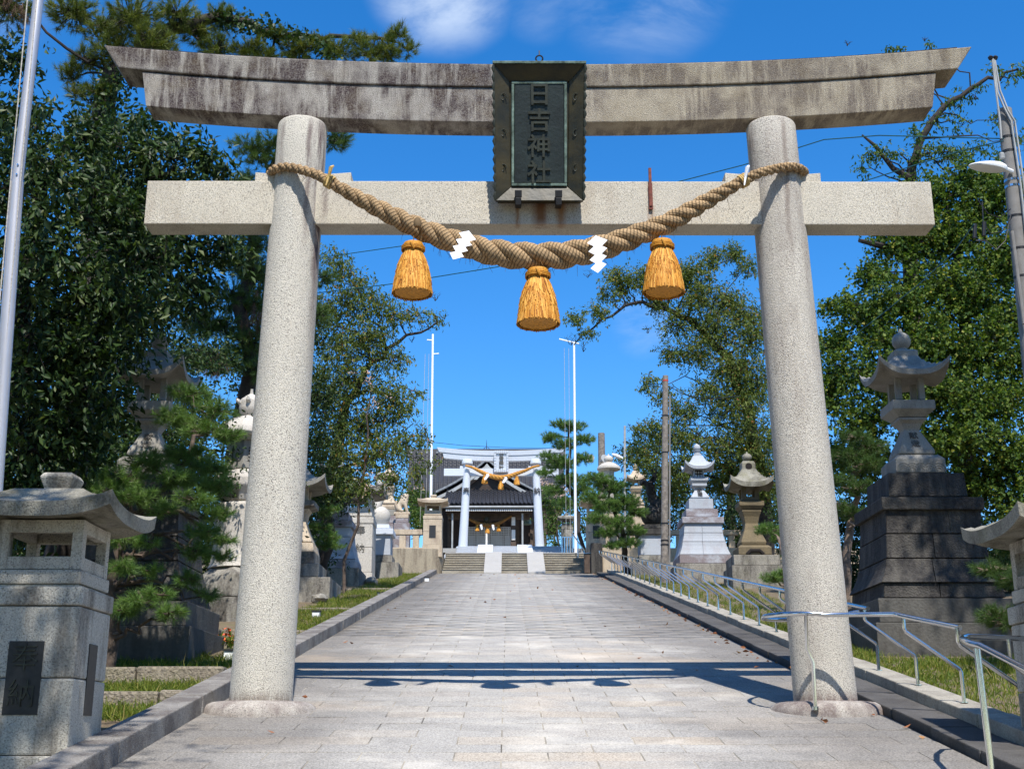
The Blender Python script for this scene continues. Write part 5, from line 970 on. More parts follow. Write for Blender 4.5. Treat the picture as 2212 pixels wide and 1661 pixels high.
for i in range(9): mb = MB(); x = wall_w0 + (wall_w1 - wall_w0) * i / 8; mb.box(x - .08, x + .08, 3.38, 3.497, -.1, zr + .2); mb.build('wall_post', 'wood_mid', hall)
dx0, dx1 = HL(1010, 1150, 69.3).x, HL(1102, 1150, 69.3).x; dz0, dz1 = HL(1050, 1186, 69.3).z, HL(1050, 1138, 69.3).z
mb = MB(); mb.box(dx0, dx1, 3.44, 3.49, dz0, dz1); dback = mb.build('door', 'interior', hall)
nb, nh = 25, 13
for i in range(nb + 1): mb = MB(); x = dx0 + (dx1 - dx0) * i / nb; w_ = .045 if i % 6 else .075; mb.box(x - w_ / 2, x + w_ / 2, 3.36, 3.42, dz0, dz1); mb.build('lattice_bar', 'wood_lattice', dback)
for j in range(nh + 1): mb = MB(); z = dz0 + (dz1 - dz0) * j / nh; mb.box(dx0, dx1, 3.375, 3.435, z - .022, z + .022); mb.build('lattice_bar', 'wood_lattice', dback)
mb = MB(); mb.box(dx0 + .03, dx1 - .03, 3.436, 3.4395, dz0, dz0 + (dz1 - dz0) * .62); mb.build('paper_screen', 'wood_lattice', dback)
for x in (977, 1128.6): p = HL(x, 1150, 65.9); mb = MB(); mb.tube([(p.x, p.y, -.3), (p.x, p.y, zr - .4)], .05, 8); mb.build('downpipe', 'barge', hall)
mb = MB(); bx = HL(1051, 1150, 66.2); mb.tube([(bx.x, .15, HL(1051, 1152, 66.2).z), (bx.x, .12, .55)], .055, 8); mb.build('bell_rope', 'white_wood', hall); mb = MB(); mb.tube([(bx.x, .12, .55), (bx.x, .12, -.1)], [.06, .09], 8); mb.build('bell_rope_end', 'red_paint', hall)
mb = MB(); mb.poly([(.1, 0), (.17, .1), (.15, .26), (.05, .32)], 14); o = mb.build('bell', 'bronze', hall, smooth=True); o.location = (bx.x, .3, HL(1051, 1128, 66.3).z)
mb = MB(); p = HL(1137, 1119, 68); mb.poly([(.28, -.35), (.25, .1), (.15, .3)], 8); o = mb.build('hanging_lantern', 'verdigris', hall); o.location = (p.x, 2, p.z)
r = thing('sacred_rope', at(1057, 1135, 66.2), 'brown straw rope hung under the porch of the shrine hall', 'rope'); c0 = r.location.copy(); Z5 = lambda x, y, Y=66.2: at(950.5 + .125 * x, 1088.8 + .125 * y, Y)
rope_strands('strand', r, [Z5(x, y) - c0 for x, y in ((455, 235), (520, 262), (600, 305), (700, 345), (800, 366), (860, 370), (950, 352), (1060, 310), (1150, 255), (1240, 205))], [.05, .07, .09, .11, .125, .125, .11, .09, .07, .05], 'rope_dark', 4.5, nseg=180, n=8)
for nm, x, y, s_ in (('left', 645, 358, .34), ('middle', 820, 392, .36), ('right', 1015, 362, .34)): tassel(Z5(x, y), s_, 'dull orange tassel at the %s of the porch rope on the hall' % nm, 'tassels on the porch rope', n=140, detail=False)
for nm, x, y in (('left', 718, 345), ('right', 922, 350)): shide(Z5(x, y, 66.0), .62, .0, .1, 'white paper streamer hanging on the %s of the porch rope' % nm)
# ================================================================ poles, lamps and wires
def pole(name, x0, y0, x1, y1, Y, r0, r1, mat, label, cat, seg=10):
    a, b = at(x0, y0, Y), at(x1, y1, Y); a.z = min(a.z, gz(a.x, Y)) if Y > 20 else a.z; r = thing(name, a, label, cat); mb = MB(); mb.tube([(0, 0, 0), (b - a) * .5, b - a], [r0, (r0 + r1) / 2, r1], seg + 6); mb.build('pole', mat, r, smooth=True); return r, a, b
a_, b_ = at(-12, 1190, 10.6), at(100, -60, 10.6); dirn = (b_ - a_); foot = a_ + dirn * ((gz(-5, 10.6) - a_.z) / dirn.z); top = a_ + dirn * 1.35
fp = thing('flagpole', foot, 'brushed aluminium flagpole with ropes at the left picture edge', 'flagpole'); mb = MB(); J = (at(37, 395, 10.6) - foot); mb.tube([(0, 0, 0), J], [.064, .060], 24); mb.build('pole_section', 'aluminium', fp, smooth=True); mb = MB(); mb.tube([J, top - foot], [.053, .047], 24); mb.build('pole_section', 'aluminium', fp, smooth=True)
for k in (.06, .16): mb = MB(); mb.poly([(.008, -.004), (.008, .006)], 8); o = mb.build('bolt', 'steel', fp); o.location = J + (top - foot - J).normalized() * k + Vector((.012, -.057, 0)); o.rotation_euler = (math.pi / 2, 0, 0)
for dx, mt in ((-.10, 'gravel'), (-.26, 'gravel')): mb = MB(); mb.tube([Vector((dx * .6, -.05, .9)), top - foot + Vector((dx * .55, -.05, 0))], .006, 5); mb.build('halyard', mt, fp)
r, a, b = pole('flagpole', 931, 1120, 935, 722, 50.5, .062, .045, 'white_paint', 'thin white flagpole rising left of the smaller gate', 'flagpole')
for k, (dx, dz) in enumerate(((-.25, -.28), (.28, -.9))): mb = MB(); mb.tube([b - a + Vector((0, 0, dz)), b - a + Vector((dx, 0, dz + .02))], .03, 6); mb.build('pulley_arm', 'white_paint', r)
for dx in (-.22, -.45): mb = MB(); mb.tube([b - a + Vector((dx * .7, 0, -.9)), Vector((dx, 0, 1.5))], .008, 4); mb.build('halyard', 'gravel', r)
r, a, b = pole('flagpole', 1243, 1190, 1240, 738, 52, .066, .045, 'white_paint', 'thin white flagpole with a cross arm rising behind the centre pine', 'flagpole')
mb = MB(); mb.tube([b - a + Vector((-.66, 0, .12)), b - a + Vector((0, 0, -.05)), b - a + Vector((.22, 0, -.1))], .035, 6); mb.build('pulley_arm', 'white_paint', r)
for dx in (-.3, -.55): mb = MB(); mb.tube([b - a + Vector((dx * .8, 0, -.3)), Vector((dx * .7, 0, 1.5))], .008, 4); mb.build('halyard', 'gravel', r)
r, a, b = pole('utility_pole', 1434, 1232, 1437.5, 812, 36, .115, .085, 'wood_pole', 'weathered wooden utility pole right of the path before the trees', 'utility pole', 12)
for k in (.18, .2, .28, .62, .8): mb = MB(); p = (b - a) * k; mb.poly([(.125 - .035 * k, -.02), (.125 - .035 * k, .02)], 14); o = mb.build('metal_band', 'dark_metal', r); o.location = p
mb = MB(); mb.tube([Vector((.15, -.02, 0)), b - a + Vector((.11, -.02, -.6))], .025, 6); mb.build('conduit', 'concrete_pole', r); mb = MB(); mb.poly([(.09, -.025), (.09, .025)], 14); o = mb.build('red_band', 'red_paint', r); o.location = (b - a) * .975
w0 = at(1412, 1060, 37.5); wr1 = thing('guy_wire', at(1441, 852, 36), 'thin black wire sloping down left from the wooden pole', 'wire'); mb = MB(); mb.tube([(0, 0, 0), w0 - wr1.location], .013, 5); mb.build('cable', 'cable_black', wr1)
pole('utility_pole', 1299.5, 1060, 1299, 936, 60, .2, .17, 'wood_pole', 'short wooden pole top seen far off between pine and trees', 'utility pole')
r, a, b = pole('street_lamp', 1350, 1220, 1349.5, 920, 48, .055, .045, 'barge', 'slim pale blue lamp pole rising behind the right pine', 'street lamp')
hd = at(1341, 987, 47.9) - a; mb = MB(); mb.tube([(b - a) * .70, hd + Vector((.05, 0, .02))], .03, 6); mb.build('arm', 'barge', r); mb = MB(); mb.loft([[hd + Vector((x, y * .13 * w_, z_ + .25 * x)) for x, y in ((0, 0),)] * 3 for w_, z_ in ((1, 0), (1, .1))]) if False else None
mb = MB(); n_ = 14; mb.loft([[hd + Vector((-.12 + .24 * math.cos(2 * math.pi * j / n_) * k_, .12 * math.sin(2 * math.pi * j / n_) * k_, z_ - .1 * math.cos(2 * math.pi * j / n_) * k_)) for j in range(n_)] for k_, z_ in ((.6, -.04), (1, 0), (.9, .06), (.4, .1))]); mb.build('lamp_head', 'white_paint', r, smooth=True)
sp_ = thing('loudspeaker', at(1296, 1002, 58), 'grey horn loudspeaker pair behind the right pine', 'loudspeaker')
for dx, rz in ((-.35, -.4), (.05, .5)): mb = MB(); mb.poly([(.05, 0), (.08, .15), (.2, .35), (.22, .37)], 14); o = mb.build('horn', 'barge', sp_, smooth=True); o.location = (dx, 0, .12); o.rotation_euler = (math.pi / 2 - .2, 0, rz)
mb = MB(); mb.tube([(0, .2, .1), (-.1, .2, -2.5)], .04, 6); mb.build('mount', 'wood_pole', sp_)
# near concrete pole with street lamp at the right edge
YU = 18.5; a, b = at(2262, 1100, YU), at(2170, 238, YU); dv = b - a; ft = a + dv * ((gz(8, YU) - a.z) / dv.z)
up = thing('utility_pole', ft, 'concrete utility pole with conduits and cables at the right picture edge', 'utility pole'); tp = b - ft
mb = MB(); mb.tube([(0, 0, 0), tp], [.165, .115], 24); mb.build('pole', 'concrete_pole', up, smooth=True)
for py in (300, 330, 392, 405, 470, 540, 600): p = at(2170 + (py - 238) * .1067, py, YU) - ft; mb = MB(); rr_ = .122 + .00004 * (py - 238); mb.poly([(rr_, -.02), (rr_, .02)], 18); o = mb.build('band', 'steel' if py in (392, 405) else 'dark_metal', up); o.location = p
PXY = lambda x, y, Y=YU - .16: at(x, y, Y) - ft
for pts in ([(2143, 125), (2152, 200), (2160, 260), (2163, 300)], [(2148, 125), (2160, 195), (2178, 240), (2192, 262), (2212, 400), (2230, 560)], [(2146, 125), (2155, 200), (2170, 235), (2184, 262), (2205, 400), (2222, 560)]):
    mb = MB(); mb.tube([PXY(*p) for p in pts], .018, 6); mb.build('conduit', 'barge', up, smooth=True)
for x in (2140, 2150): mb = MB(); mb.poly([(.03, -.02), (.045, .02), (.02, .05)], 10); o = mb.build('conduit_cap', 'dark_metal', up); o.location = PXY(x, 127)
mb = MB(); mb.tube([PXY(2186, 500), PXY(2212, 700)], .03, 8); mb.build('conduit', 'concrete_pole', up)
for cb in ([(2183, 452), (2160, 470), (2135, 462), (2118, 440), (2112, 430)], [(2186, 470), (2165, 500), (2140, 505), (2124, 480), (2122, 436)], [(2184, 462), (2172, 520), (2152, 540), (2130, 520), (2108, 520)]): mb = MB(); mb.tube([PXY(*q) for q in cb], .009, 5); mb.build('hanging_cable', 'cable_black', up, smooth=True)
for x, y in ((2106, 505), (2126, 500)): mb = MB(); mb.tube([PXY(x, y - 20), PXY(x - 1, y + 10)], [.035, .03], 8); mb.build('cable_closure', 'dark_metal', up)
lp = thing('street_lamp', at(2168, 360, YU - .25), 'white leaf-shaped street lamp fixed to the concrete pole at the right edge', 'street lamp'); c = lp.location.copy(); G_ = lambda x, y: at(x, y, YU - .25) - c
n_ = 20; mb = MB(); La, Lb = G_(2092, 357), G_(2176, 362); rings = []
for k_, dz in ((.55, -.085), (.92, -.06), (1.0, -.02), (.97, .015), (.8, .05), (.4, .075), (.05, .08)): rings.append([La.lerp(Lb, .5 + .5 * k_ * math.cos(2 * math.pi * j / n_)) + Vector((0, .15 * k_ * math.sin(2 * math.pi * j / n_), dz * (.75 + .35 * math.cos(2 * math.pi * j / n_)))) for j in range(n_)])
mb.loft(rings); mb.build('lamp_head', 'white_paint', lp, smooth=True); mb = MB(); mb.tube([Lb + Vector((-.1, 0, 0)), Lb + Vector((.12, .12, -.02))], .04, 8); mb.build('arm', 'white_paint', lp); mb = MB(); mb.poly([(.04, .06), (.04, .14), (.03, .16)], 10); o = mb.build('light_sensor', 'barge', lp); o.location = G_(2166, 350)
def wire(pts, label, mat='cable_teal', r=.011):
    P = [at(*p) for p in pts]; t = thing('overhead_wire', P[0], label, 'wire'); out_ = []
    for i in range(len(P) - 1):
        for k in range(6): out_.append(P[i].lerp(P[i + 1], k / 6) - P[0])
    out_.append(P[-1] - P[0]); mb = MB(); mb.tube(out_, r, 6); mb.build('cable', mat, t, smooth=True)
wire([(2168, 305, 18.4), (2126, 314, 18.6), (2073, 327, 19), (1872, 390, 20), (1780, 415, 20.5), (1300, 520, 22.5), (1073, 577, 24), (851, 613, 26), (694, 632, 28), (455, 657, 31)], 'lower teal overhead cable crossing behind the large gate')
wire([(2168, 300, 18.4), (1900, 293, 20), (1780, 302, 20.5), (1605, 357, 21.5), (1465, 393, 22.5), (1230, 452, 24), (1011, 505, 26), (873, 531, 27), (698, 556, 29), (455, 588, 32)], 'upper dark overhead cable passing behind the plaque', 'cable_teal')
wire([(2104, 485, 18.3), (2060, 545, 19), (1990, 610, 21), (1900, 683, 24), (1830, 735, 27)], 'teal cable slanting down from the concrete pole across the right tree', r=.010)
wire([(885, 950, 66), (1000, 962, 66), (1100, 967, 66), (1200, 968, 66)], 'hair-thin wire above the roof of the shrine hall', 'cable_black', .012)
wire([(1440, 832, 36), (1480, 853, 37), (1530, 862, 38), (1600, 855, 40)], 'thin dark wire leaving the top of the wooden pole to the right', 'cable_black', .012)
# ================================================================ vegetation
def P3(v): return np.array(tuple(v), dtype=float)
def tubes_obj(name, chains, mat, parent, n=7):
    for pts, rad in chains: mb = MB(); mb.tube(pts, rad, n, cap=False); o = mb.build(name, mat, parent, smooth=True)
    return o
def wiggle(a, b, k, amp, rng):
    a, b = Vector(a), Vector(b); L_ = (b - a).length; out_ = []
    for i in range(k + 1):
        p = a.lerp(b, i / k)
        if 0 < i < k: p += Vector((rng.gauss(0, amp), rng.gauss(0, amp), rng.gauss(0, amp) + .5 * amp)) * L_
        out_.append(p)
    return out_
def broad_tree(name, label, clumps, trunk, leaf, mat, cat='tree', group=None, cover=1.6, bark='bark', droop=.5, seed=1, sub=7, extra=None, tw=7, wr=.42, spread=.36, world=False, twig_r=.003, bare=()):
    """clumps: (px, py, Y, rpx) ; trunk: list of (px, py, Y, radius)"""
    global RNG
    RNG = np.random.default_rng(seed); rng = random.Random(seed)
    W = (lambda t: Vector(t[:3])) if world else (lambda t: at(*t[:3]))
    T_ = [W(t) for t in trunk]; T_[0].z = gz(T_[0].x, T_[0].y) - .1; root = thing(name, T_[0], label, cat, group); c0 = T_[0]
    tr = [(p - c0) for p in T_]; rad = [t[3] for t in trunk]; ch = []; dense = []; dr = []
    for i in range(len(tr) - 1):
        w_ = wiggle(tr[i], tr[i + 1], 4, .03, rng); dense += w_[(1 if i else 0):]; dr += [rad[i] + (rad[i + 1] - rad[i]) * k / 4 for k in range(5)][(1 if i else 0):]
    tubes_obj('trunk', [(dense, dr)], bark, root, 12)
    A0 = []; A1 = []; AR = []; C = []; D = []; S = []; limbs = []
    for cl in clumps:
        c = P3(W(cl) - c0); R = cl[3] if world else cl[3] * mpp(cl[2], cl[1]); k = min(range(len(dense)), key=lambda i: (dense[i] - Vector(c)).length + 1.2 * max(0, dense[i].z - c[2])); r_ = max(.010, min(dr[k] * .5, .018 + R * .035))
        limbs.append((wiggle(dense[k], Vector(c), 5, .06, rng), [r_ * (1 - .14 * q) for q in range(6)]))
        ns = sub if len(cl) < 5 else cl[4]; sc = c + unit(RNG.normal(size=(ns, 3))) * (R * .72 * RNG.random((ns, 1)) ** .5) * np.array([1, 1, .85])
        A0.append(np.repeat(c[None], ns, 0)); A1.append(sc); AR.append(np.full(ns, r_ * .35))
        nl = int(cover * math.pi * R * R / (.21 * leaf * leaf)); nt_ = max(4, nl // tw); w_ = RNG.integers(0, ns, nt_); tp_ = sc[w_] + RNG.normal(size=(nt_, 3)) * R * spread * np.array([1, 1, .8])
        td = unit(unit(tp_ - c) * .8 + RNG.normal(size=(nt_, 3)) * .55 + np.array([0, 0, -.15])); A0.append(sc[w_][::2]); A1.append(tp_[::2]); AR.append(np.full(len(tp_[::2]), twig_r))
        for j in range(tw):
            f = (j + .6) / tw; p = tp_ + td * leaf * 2.6 * (f - .4) + RNG.normal(size=(nt_, 3)) * leaf * .25; d = unit(td * .5 + RNG.normal(size=(nt_, 3)) * .8 + np.array([0, 0, -droop])); C.append(p); D.append(d); S.append(leaf * RNG.uniform(.5, 1.3, nt_))
    tubes_obj('limb', limbs, bark, root, 6)
    V, Fq = sticks(np.concatenate(A0), np.concatenate(A1), np.concatenate(AR), np.concatenate(AR) * .5); o = npmesh('twigs', V, Fq, bark, root); tag(o, kind='stuff')
    for b in bare:   # leafless crooked twigs
        c = W(b) - c0; R_ = b[3] * mpp(b[2]); mb = MB()
        for k in range(3):
            a_ = rng.uniform(-.9, .9); e = c + Vector((math.sin(a_) * R_, rng.gauss(0, .3) * R_, math.cos(a_) * R_ * 1.1)); pts_ = wiggle(c, e, 5, .08, rng); mb.tube(pts_, [.012, .010, .008, .006, .004, .002], 4, cap=False)
            for q in (2, 3): e2 = pts_[q] + Vector((rng.gauss(0, .4), 0, rng.uniform(.1, .5))) * R_; mb.tube(wiggle(pts_[q], e2, 3, .08, rng), [.005, .004, .003, .0015], 4, cap=False)
        o = mb.build('bare_twigs', bark, root); tag(o, kind='stuff')
    o = leaves_obj('crown', np.concatenate(C), np.concatenate(D), np.concatenate(S), mat, root, wr); tag(o, kind='stuff')
    return root
def needles(tc_, td, ln, per, wid, spread):
    n = len(tc_); N_ = n * per; c = np.repeat(tc_, per, 0); d = np.repeat(td, per, 0); L_ = np.repeat(ln, per)[:, None] * RNG.uniform(.75, 1.1, (N_, 1))
    dd = unit(d + RNG.normal(size=(N_, 3)) * spread); c = c + d * L_ * RNG.uniform(-.55, .25, (N_, 1)); tip = c + dd * L_; tip[:, 2] -= (L_[:, 0] * .06); X = unit(np.cross(dd, RNG.normal(size=(N_, 3)))) * wid
    V = np.stack([c - X, c + X, tip], 1).reshape(-1, 3); return V, np.arange(N_ * 3).reshape(-1, 3)
def pine(name, label, pads, trunk, ln, mat, per=60, dens=1.0, wid=.0017, bark='pine_bark', seed=3, group=None, cat='pine tree', flat=.42, spread=.62, limbs=None, upb=.55, brown=None):
    """pads: (px, py, Y, rx px) flattened cushions of needle tufts"""
    global RNG
    RNG = np.random.default_rng(seed); rng = random.Random(seed); T_ = [at(*t[:3]) for t in trunk]
    T_[0].z = gz(T_[0].x, T_[0].y) - .1; root = thing(name, T_[0], label, cat, group); c0 = T_[0]; tr = [p - c0 for p in T_]; rad = [t[3] for t in trunk]; dense = []; dr = []
    for i in range(len(tr) - 1):
        w_ = wiggle(tr[i], tr[i + 1], 4, .05, rng); dense += w_[(1 if i else 0):]; dr += [rad[i] + (rad[i + 1] - rad[i]) * k / 4 for k in range(5)][(1 if i else 0):]
    tubes_obj('trunk', [(dense, dr)], bark, root, 10); lm = []; A0 = []; A1 = []; TC = []; TD = []; lr = []
    for pd in pads:
        c = P3(at(*pd[:3]) - c0); R = pd[3] * mpp(pd[2], pd[1]); k = min(range(len(dense)), key=lambda i: (dense[i] - Vector(c)).length + 1.0 * max(0, dense[i].z - c[2])); r_ = max(.012, min(dr[k] * .55, .02 + R * .05))
        lm.append((wiggle(dense[k], Vector(c), 7, .055, rng), [r_ * (1 - .1 * q) for q in range(8)]))
        nt_ = max(5, int(dens * 5.0 * R * R / (ln * ln))); p = RNG.normal(size=(nt_, 3)); p = unit(p) * RNG.random((nt_, 1)) ** .45 * R * np.array([1, 1, flat]); TC.append(c + p)
        TD.append(unit(p / R * np.array([1, 1, 1.4]) + np.array([0, 0, upb]) + RNG.normal(size=(nt_, 3)) * .3)); mid = c + p * np.array([.45, .45, .2]) + RNG.normal(size=(nt_, 3)) * R * .06; A0 += [np.repeat(c[None], nt_, 0), mid]; A1 += [mid, c + p]; lr += [np.full(nt_, r_ * .35), np.full(nt_, max(.004, r_ * .2))]
    tubes_obj('limb', lm, bark, root, 6); A0 = np.concatenate(A0); A1 = np.concatenate(A1); lr = np.concatenate(lr); V, Fq = sticks(A0, A1, lr, lr * .7); o = npmesh('twigs', V, Fq, bark, root); tag(o, kind='stuff')
    TC = np.concatenate(TC); TD = np.concatenate(TD); V, F3 = needles(TC, TD, np.full(len(TC), ln), per, wid, spread); rn = np.clip(np.repeat(RNG.random(len(TC)) * .6, per) + RNG.random(len(F3)) * .4, 0, 1)
    o = npmesh('needles', V, F3, mat, root, rn); tag(o, kind='stuff')
    if brown:
        bc = np.concatenate([P3(at(*b[:3]) - c0) + RNG.normal(size=(30, 3)) * b[3] * mpp(b[2]) for b in brown]); V, F3 = needles(bc, np.tile([[0, 0, -1.]], (len(bc), 1)), np.full(len(bc), ln), 40, wid, .5); o = npmesh('dead_needles', V, F3, 'needle_brown', root, RNG.random(len(F3))); tag(o, kind='stuff')
    return root
# ---- left: dense dark broadleaf trees
gD = 'dark broadleaf trees on the left'
broad_tree('broadleaf_tree', 'big dark glossy broadleaf tree filling the left edge behind the flagpole', [(40, 250, 13.4, 90), (20, 120, 13.6, 60), (20, 420, 12.6, 120), (110, 360, 13.2, 95), (180, 300, 13.8, 70), (60, 580, 12.6, 150), (210, 470, 13.4, 120), (200, 640, 13, 140), (330, 560, 14, 100), (60, 790, 12.8, 140), (190, 800, 13.2, 110), (280, 740, 13.8, 80), (320, 660, 14, 75), (60, 960, 13, 130), (170, 940, 13.4, 90), (235, 870, 13.8, 55), (30, 1090, 13.2, 110)],
    [(-40, 1300, 13.8, .2), (-10, 1000, 13.6, .17), (40, 700, 13.4, .13), (90, 400, 13.4, .07)], .115, 'leaf_dark', group=gD, cover=3.0, bark='bark_dark', seed=11, sub=9, droop=.7)
broad_tree('broadleaf_tree', 'glossy green tree reaching over the left end of the tie beam', [(300, 330, 14.6, 90), (380, 350, 14.4, 80), (450, 350, 14.3, 55), (485, 375, 14.2, 30), (260, 410, 14.8, 90), (340, 430, 15, 90), (430, 440, 15, 75), (300, 280, 15, 50), (330, 520, 15.4, 90), (430, 560, 15.6, 80), (480, 540, 15.4, 50), (400, 640, 15.8, 70), (450, 640, 15.8, 40), (300, 480, 15, 80), (240, 580, 15.3, 90)],
    [(120, 1300, 16.4, .2), (170, 900, 16, .16), (230, 600, 15.6, .12), (330, 400, 15, .06)], .115, 'leaf_dark', group=gD, cover=2.7, bark='bark_dark', seed=12, sub=8, droop=.8)
broad_tree('evergreen_tree', 'shaded evergreen behind the left garden pine and tall lantern', [(60, 900, 19, 130), (180, 1000, 19, 120), (40, 1060, 18, 120), (140, 1120, 18, 120), (280, 900, 20, 110), (260, 1060, 19, 110), (380, 780, 21, 90), (330, 980, 20, 100), (420, 900, 21, 90), (440, 1040, 22, 90), (220, 760, 20, 120), (100, 720, 19, 130), (450, 760, 22, 60)],
    [(200, 1330, 20, .2), (210, 1000, 20, .14), (230, 800, 20, .08)], .10, 'leaf_dark', group=gD, cover=2.8, bark='bark_dark', seed=13, sub=9)
broad_tree('evergreen_tree', 'dark evergreen mass between the pale lantern and the left gate pillar', [(560, 820, 30, 70), (620, 780, 30, 70), (680, 860, 31, 70), (600, 940, 30, 80), (680, 980, 31, 80), (560, 1040, 28, 80), (640, 1080, 31, 80), (700, 1060, 33, 50), (540, 700, 29, 60), (580, 620, 29, 50), (740, 1060, 36, 60), (660, 700, 31, 60)],
    [(600, 1280, 31, .2), (610, 1000, 30, .12), (600, 800, 30, .08)], .11, 'leaf_dark', group=gD, cover=2.2, bark='bark_dark', seed=14, sub=8)
# ---- left: tall pine behind the gate end, with its long branch over the beam
pine('pine_tree', 'tall olive-green pine with a long ivy-clad branch above the top beam at left', [(160, 30, 22, 60), (230, 60, 22, 55), (290, 40, 21.5, 60), (330, 90, 21.5, 50), (380, 30, 22, 50), (250, 120, 22, 55), (350, 110, 22, 40), (20, 15, 21, 60), (190, 130, 22, 40), (150, 160, 22, 35), (430, 70, 22.5, 45), (480, 40, 22.5, 40), (470, 110, 22.5, 45), (540, 110, 22.5, 42), (580, 125, 22.5, 38), (600, 80, 22.5, 25), (650, 110, 22.6, 40), (640, 130, 22.6, 30), (700, 90, 22.7, 28), (730, 110, 22.7, 36), (770, 90, 22.8, 30), (790, 120, 22.8, 35), (830, 100, 22.9, 34), (860, 75, 23, 30), (880, 105, 23, 25), (840, 120, 23, 28), (210, 200, 22, 40), (185, 260, 22, 30), (170, 200, 22, 28)],
    [(190, 900, 22.5, .34), (205, 520, 22.3, .29), (215, 330, 22.2, .26), (240, 170, 22.1, .2), (330, 80, 22.2, .14), (470, 36, 22.5, .11), (600, 70, 22.6, .085), (700, 85, 22.8, .055), (850, 90, 23, .03)], .17, 'needle_olive', per=56, dens=2.3, wid=.0036, bark='bark_dark', seed=21, flat=.7, upb=.7, brown=[(20, 20, 20.6, 35)])
# ivy on its trunk and long branch
RNG = np.random.default_rng(22); pv = [(205, 470, 21.9), (215, 330, 21.9), (235, 230, 21.9), (250, 170, 21.9), (470, 36, 22.3), (600, 70, 22.4), (690, 100, 22.5), (720, 140, 22.5)]; nI = 2600; PI_ = []
iv = thing('ivy', at(205, 470, 21.9), 'dark ivy wrapped round the trunk and long branch of the tall pine', 'ivy'); c0 = iv.location
for (a, b), cnt, sg in (((0, 1), 900, .30), ((1, 2), 600, .26), ((2, 3), 350, .2), ((4, 5), 400, .13), ((5, 6), 260, .12), ((6, 7), 120, .09)):
    t_ = RNG.random((cnt, 1)); pa_, pb_ = P3(at(*pv[a]) - c0), P3(at(*pv[b]) - c0); PI_.append(pa_ + (pb_ - pa_) * t_ + RNG.normal(size=(cnt, 3)) * sg)
PI_ = np.concatenate(PI_); leaves_obj('foliage', PI_, RNG.normal(size=PI_.shape) + np.array([0, -.5, -.6]), RNG.uniform(.07, .12, len(PI_)), 'leaf_dark', iv, .8)
pine('pine_tree', 'dark pine seen under the left end of the top beam and behind the left pillar', [(540, 320, 25, 45), (590, 310, 25, 40), (560, 345, 25, 35), (610, 340, 25, 30), (720, 298, 26, 40), (740, 306, 26, 25), (520, 570, 26, 60), (500, 640, 26, 60), (550, 660, 26, 50), (470, 700, 26, 60), (540, 740, 26, 55), (480, 780, 26, 55), (430, 700, 26, 50), (560, 600, 26, 50), (640, 650, 27, 50), (700, 600, 27, 30), (420, 780, 26, 50), (560, 800, 26, 40), (690, 680, 27, 35), (540, 440, 25, 50), (570, 480, 25, 45), (510, 490, 25, 50), (550, 530, 25, 45), (530, 390, 25, 40), (500, 420, 25.2, 40)],
    [(500, 1290, 27, .22), (520, 900, 26.5, .18), (540, 600, 26, .14), (580, 380, 25.6, .08), (600, 325, 25.4, .04)], .17, 'needle', per=50, dens=1.9, wid=.0036, bark='bark_dark', seed=23, flat=.6, brown=[(560, 690, 25.5, 18), (470, 790, 25.5, 14)])
# ---- left garden pine with pruned cushions
pine('garden_pine', 'pruned bright green garden pine between the front left lantern and left gate pillar', [(262, 1035, 13.6, 58), (225, 1060, 13.4, 40), (330, 1000, 13.8, 55), (300, 1070, 13.5, 48), (400, 985, 14, 55), (380, 1035, 13.7, 50), (455, 1010, 14, 45), (470, 1050, 13.8, 42), (420, 1080, 13.6, 45), (470, 885, 14.3, 45), (440, 930, 14.2, 45), (490, 940, 14.3, 35), (375, 905, 14.3, 50), (410, 850, 14.6, 45), (470, 1110, 13.7, 40), (440, 1150, 13.6, 40), (490, 1165, 13.8, 32), (420, 1190, 13.6, 38), (480, 1200, 13.8, 28), (265, 1165, 13.2, 42), (320, 1170, 13.3, 30), (268, 1225, 13.1, 38), (300, 1300, 13.1, 38), (265, 1320, 13.1, 34), (345, 1285, 13.2, 32), (365, 1325, 13.2, 36), (410, 1250, 13.5, 34), (450, 1285, 13.6, 30), (350, 1100, 13.5, 40), (330, 1235, 13.4, 30)],
    [(235, 1415, 13.6, .07), (240, 1290, 13.6, .062), (255, 1190, 13.6, .055), (300, 1110, 13.7, .05), (350, 1060, 13.8, .04), (400, 1000, 14, .032), (450, 920, 14.2, .02)], .115, 'needle_fg', per=70, dens=1.7, wid=.0021, bark='bark', seed=31, flat=.42, spread=.75)
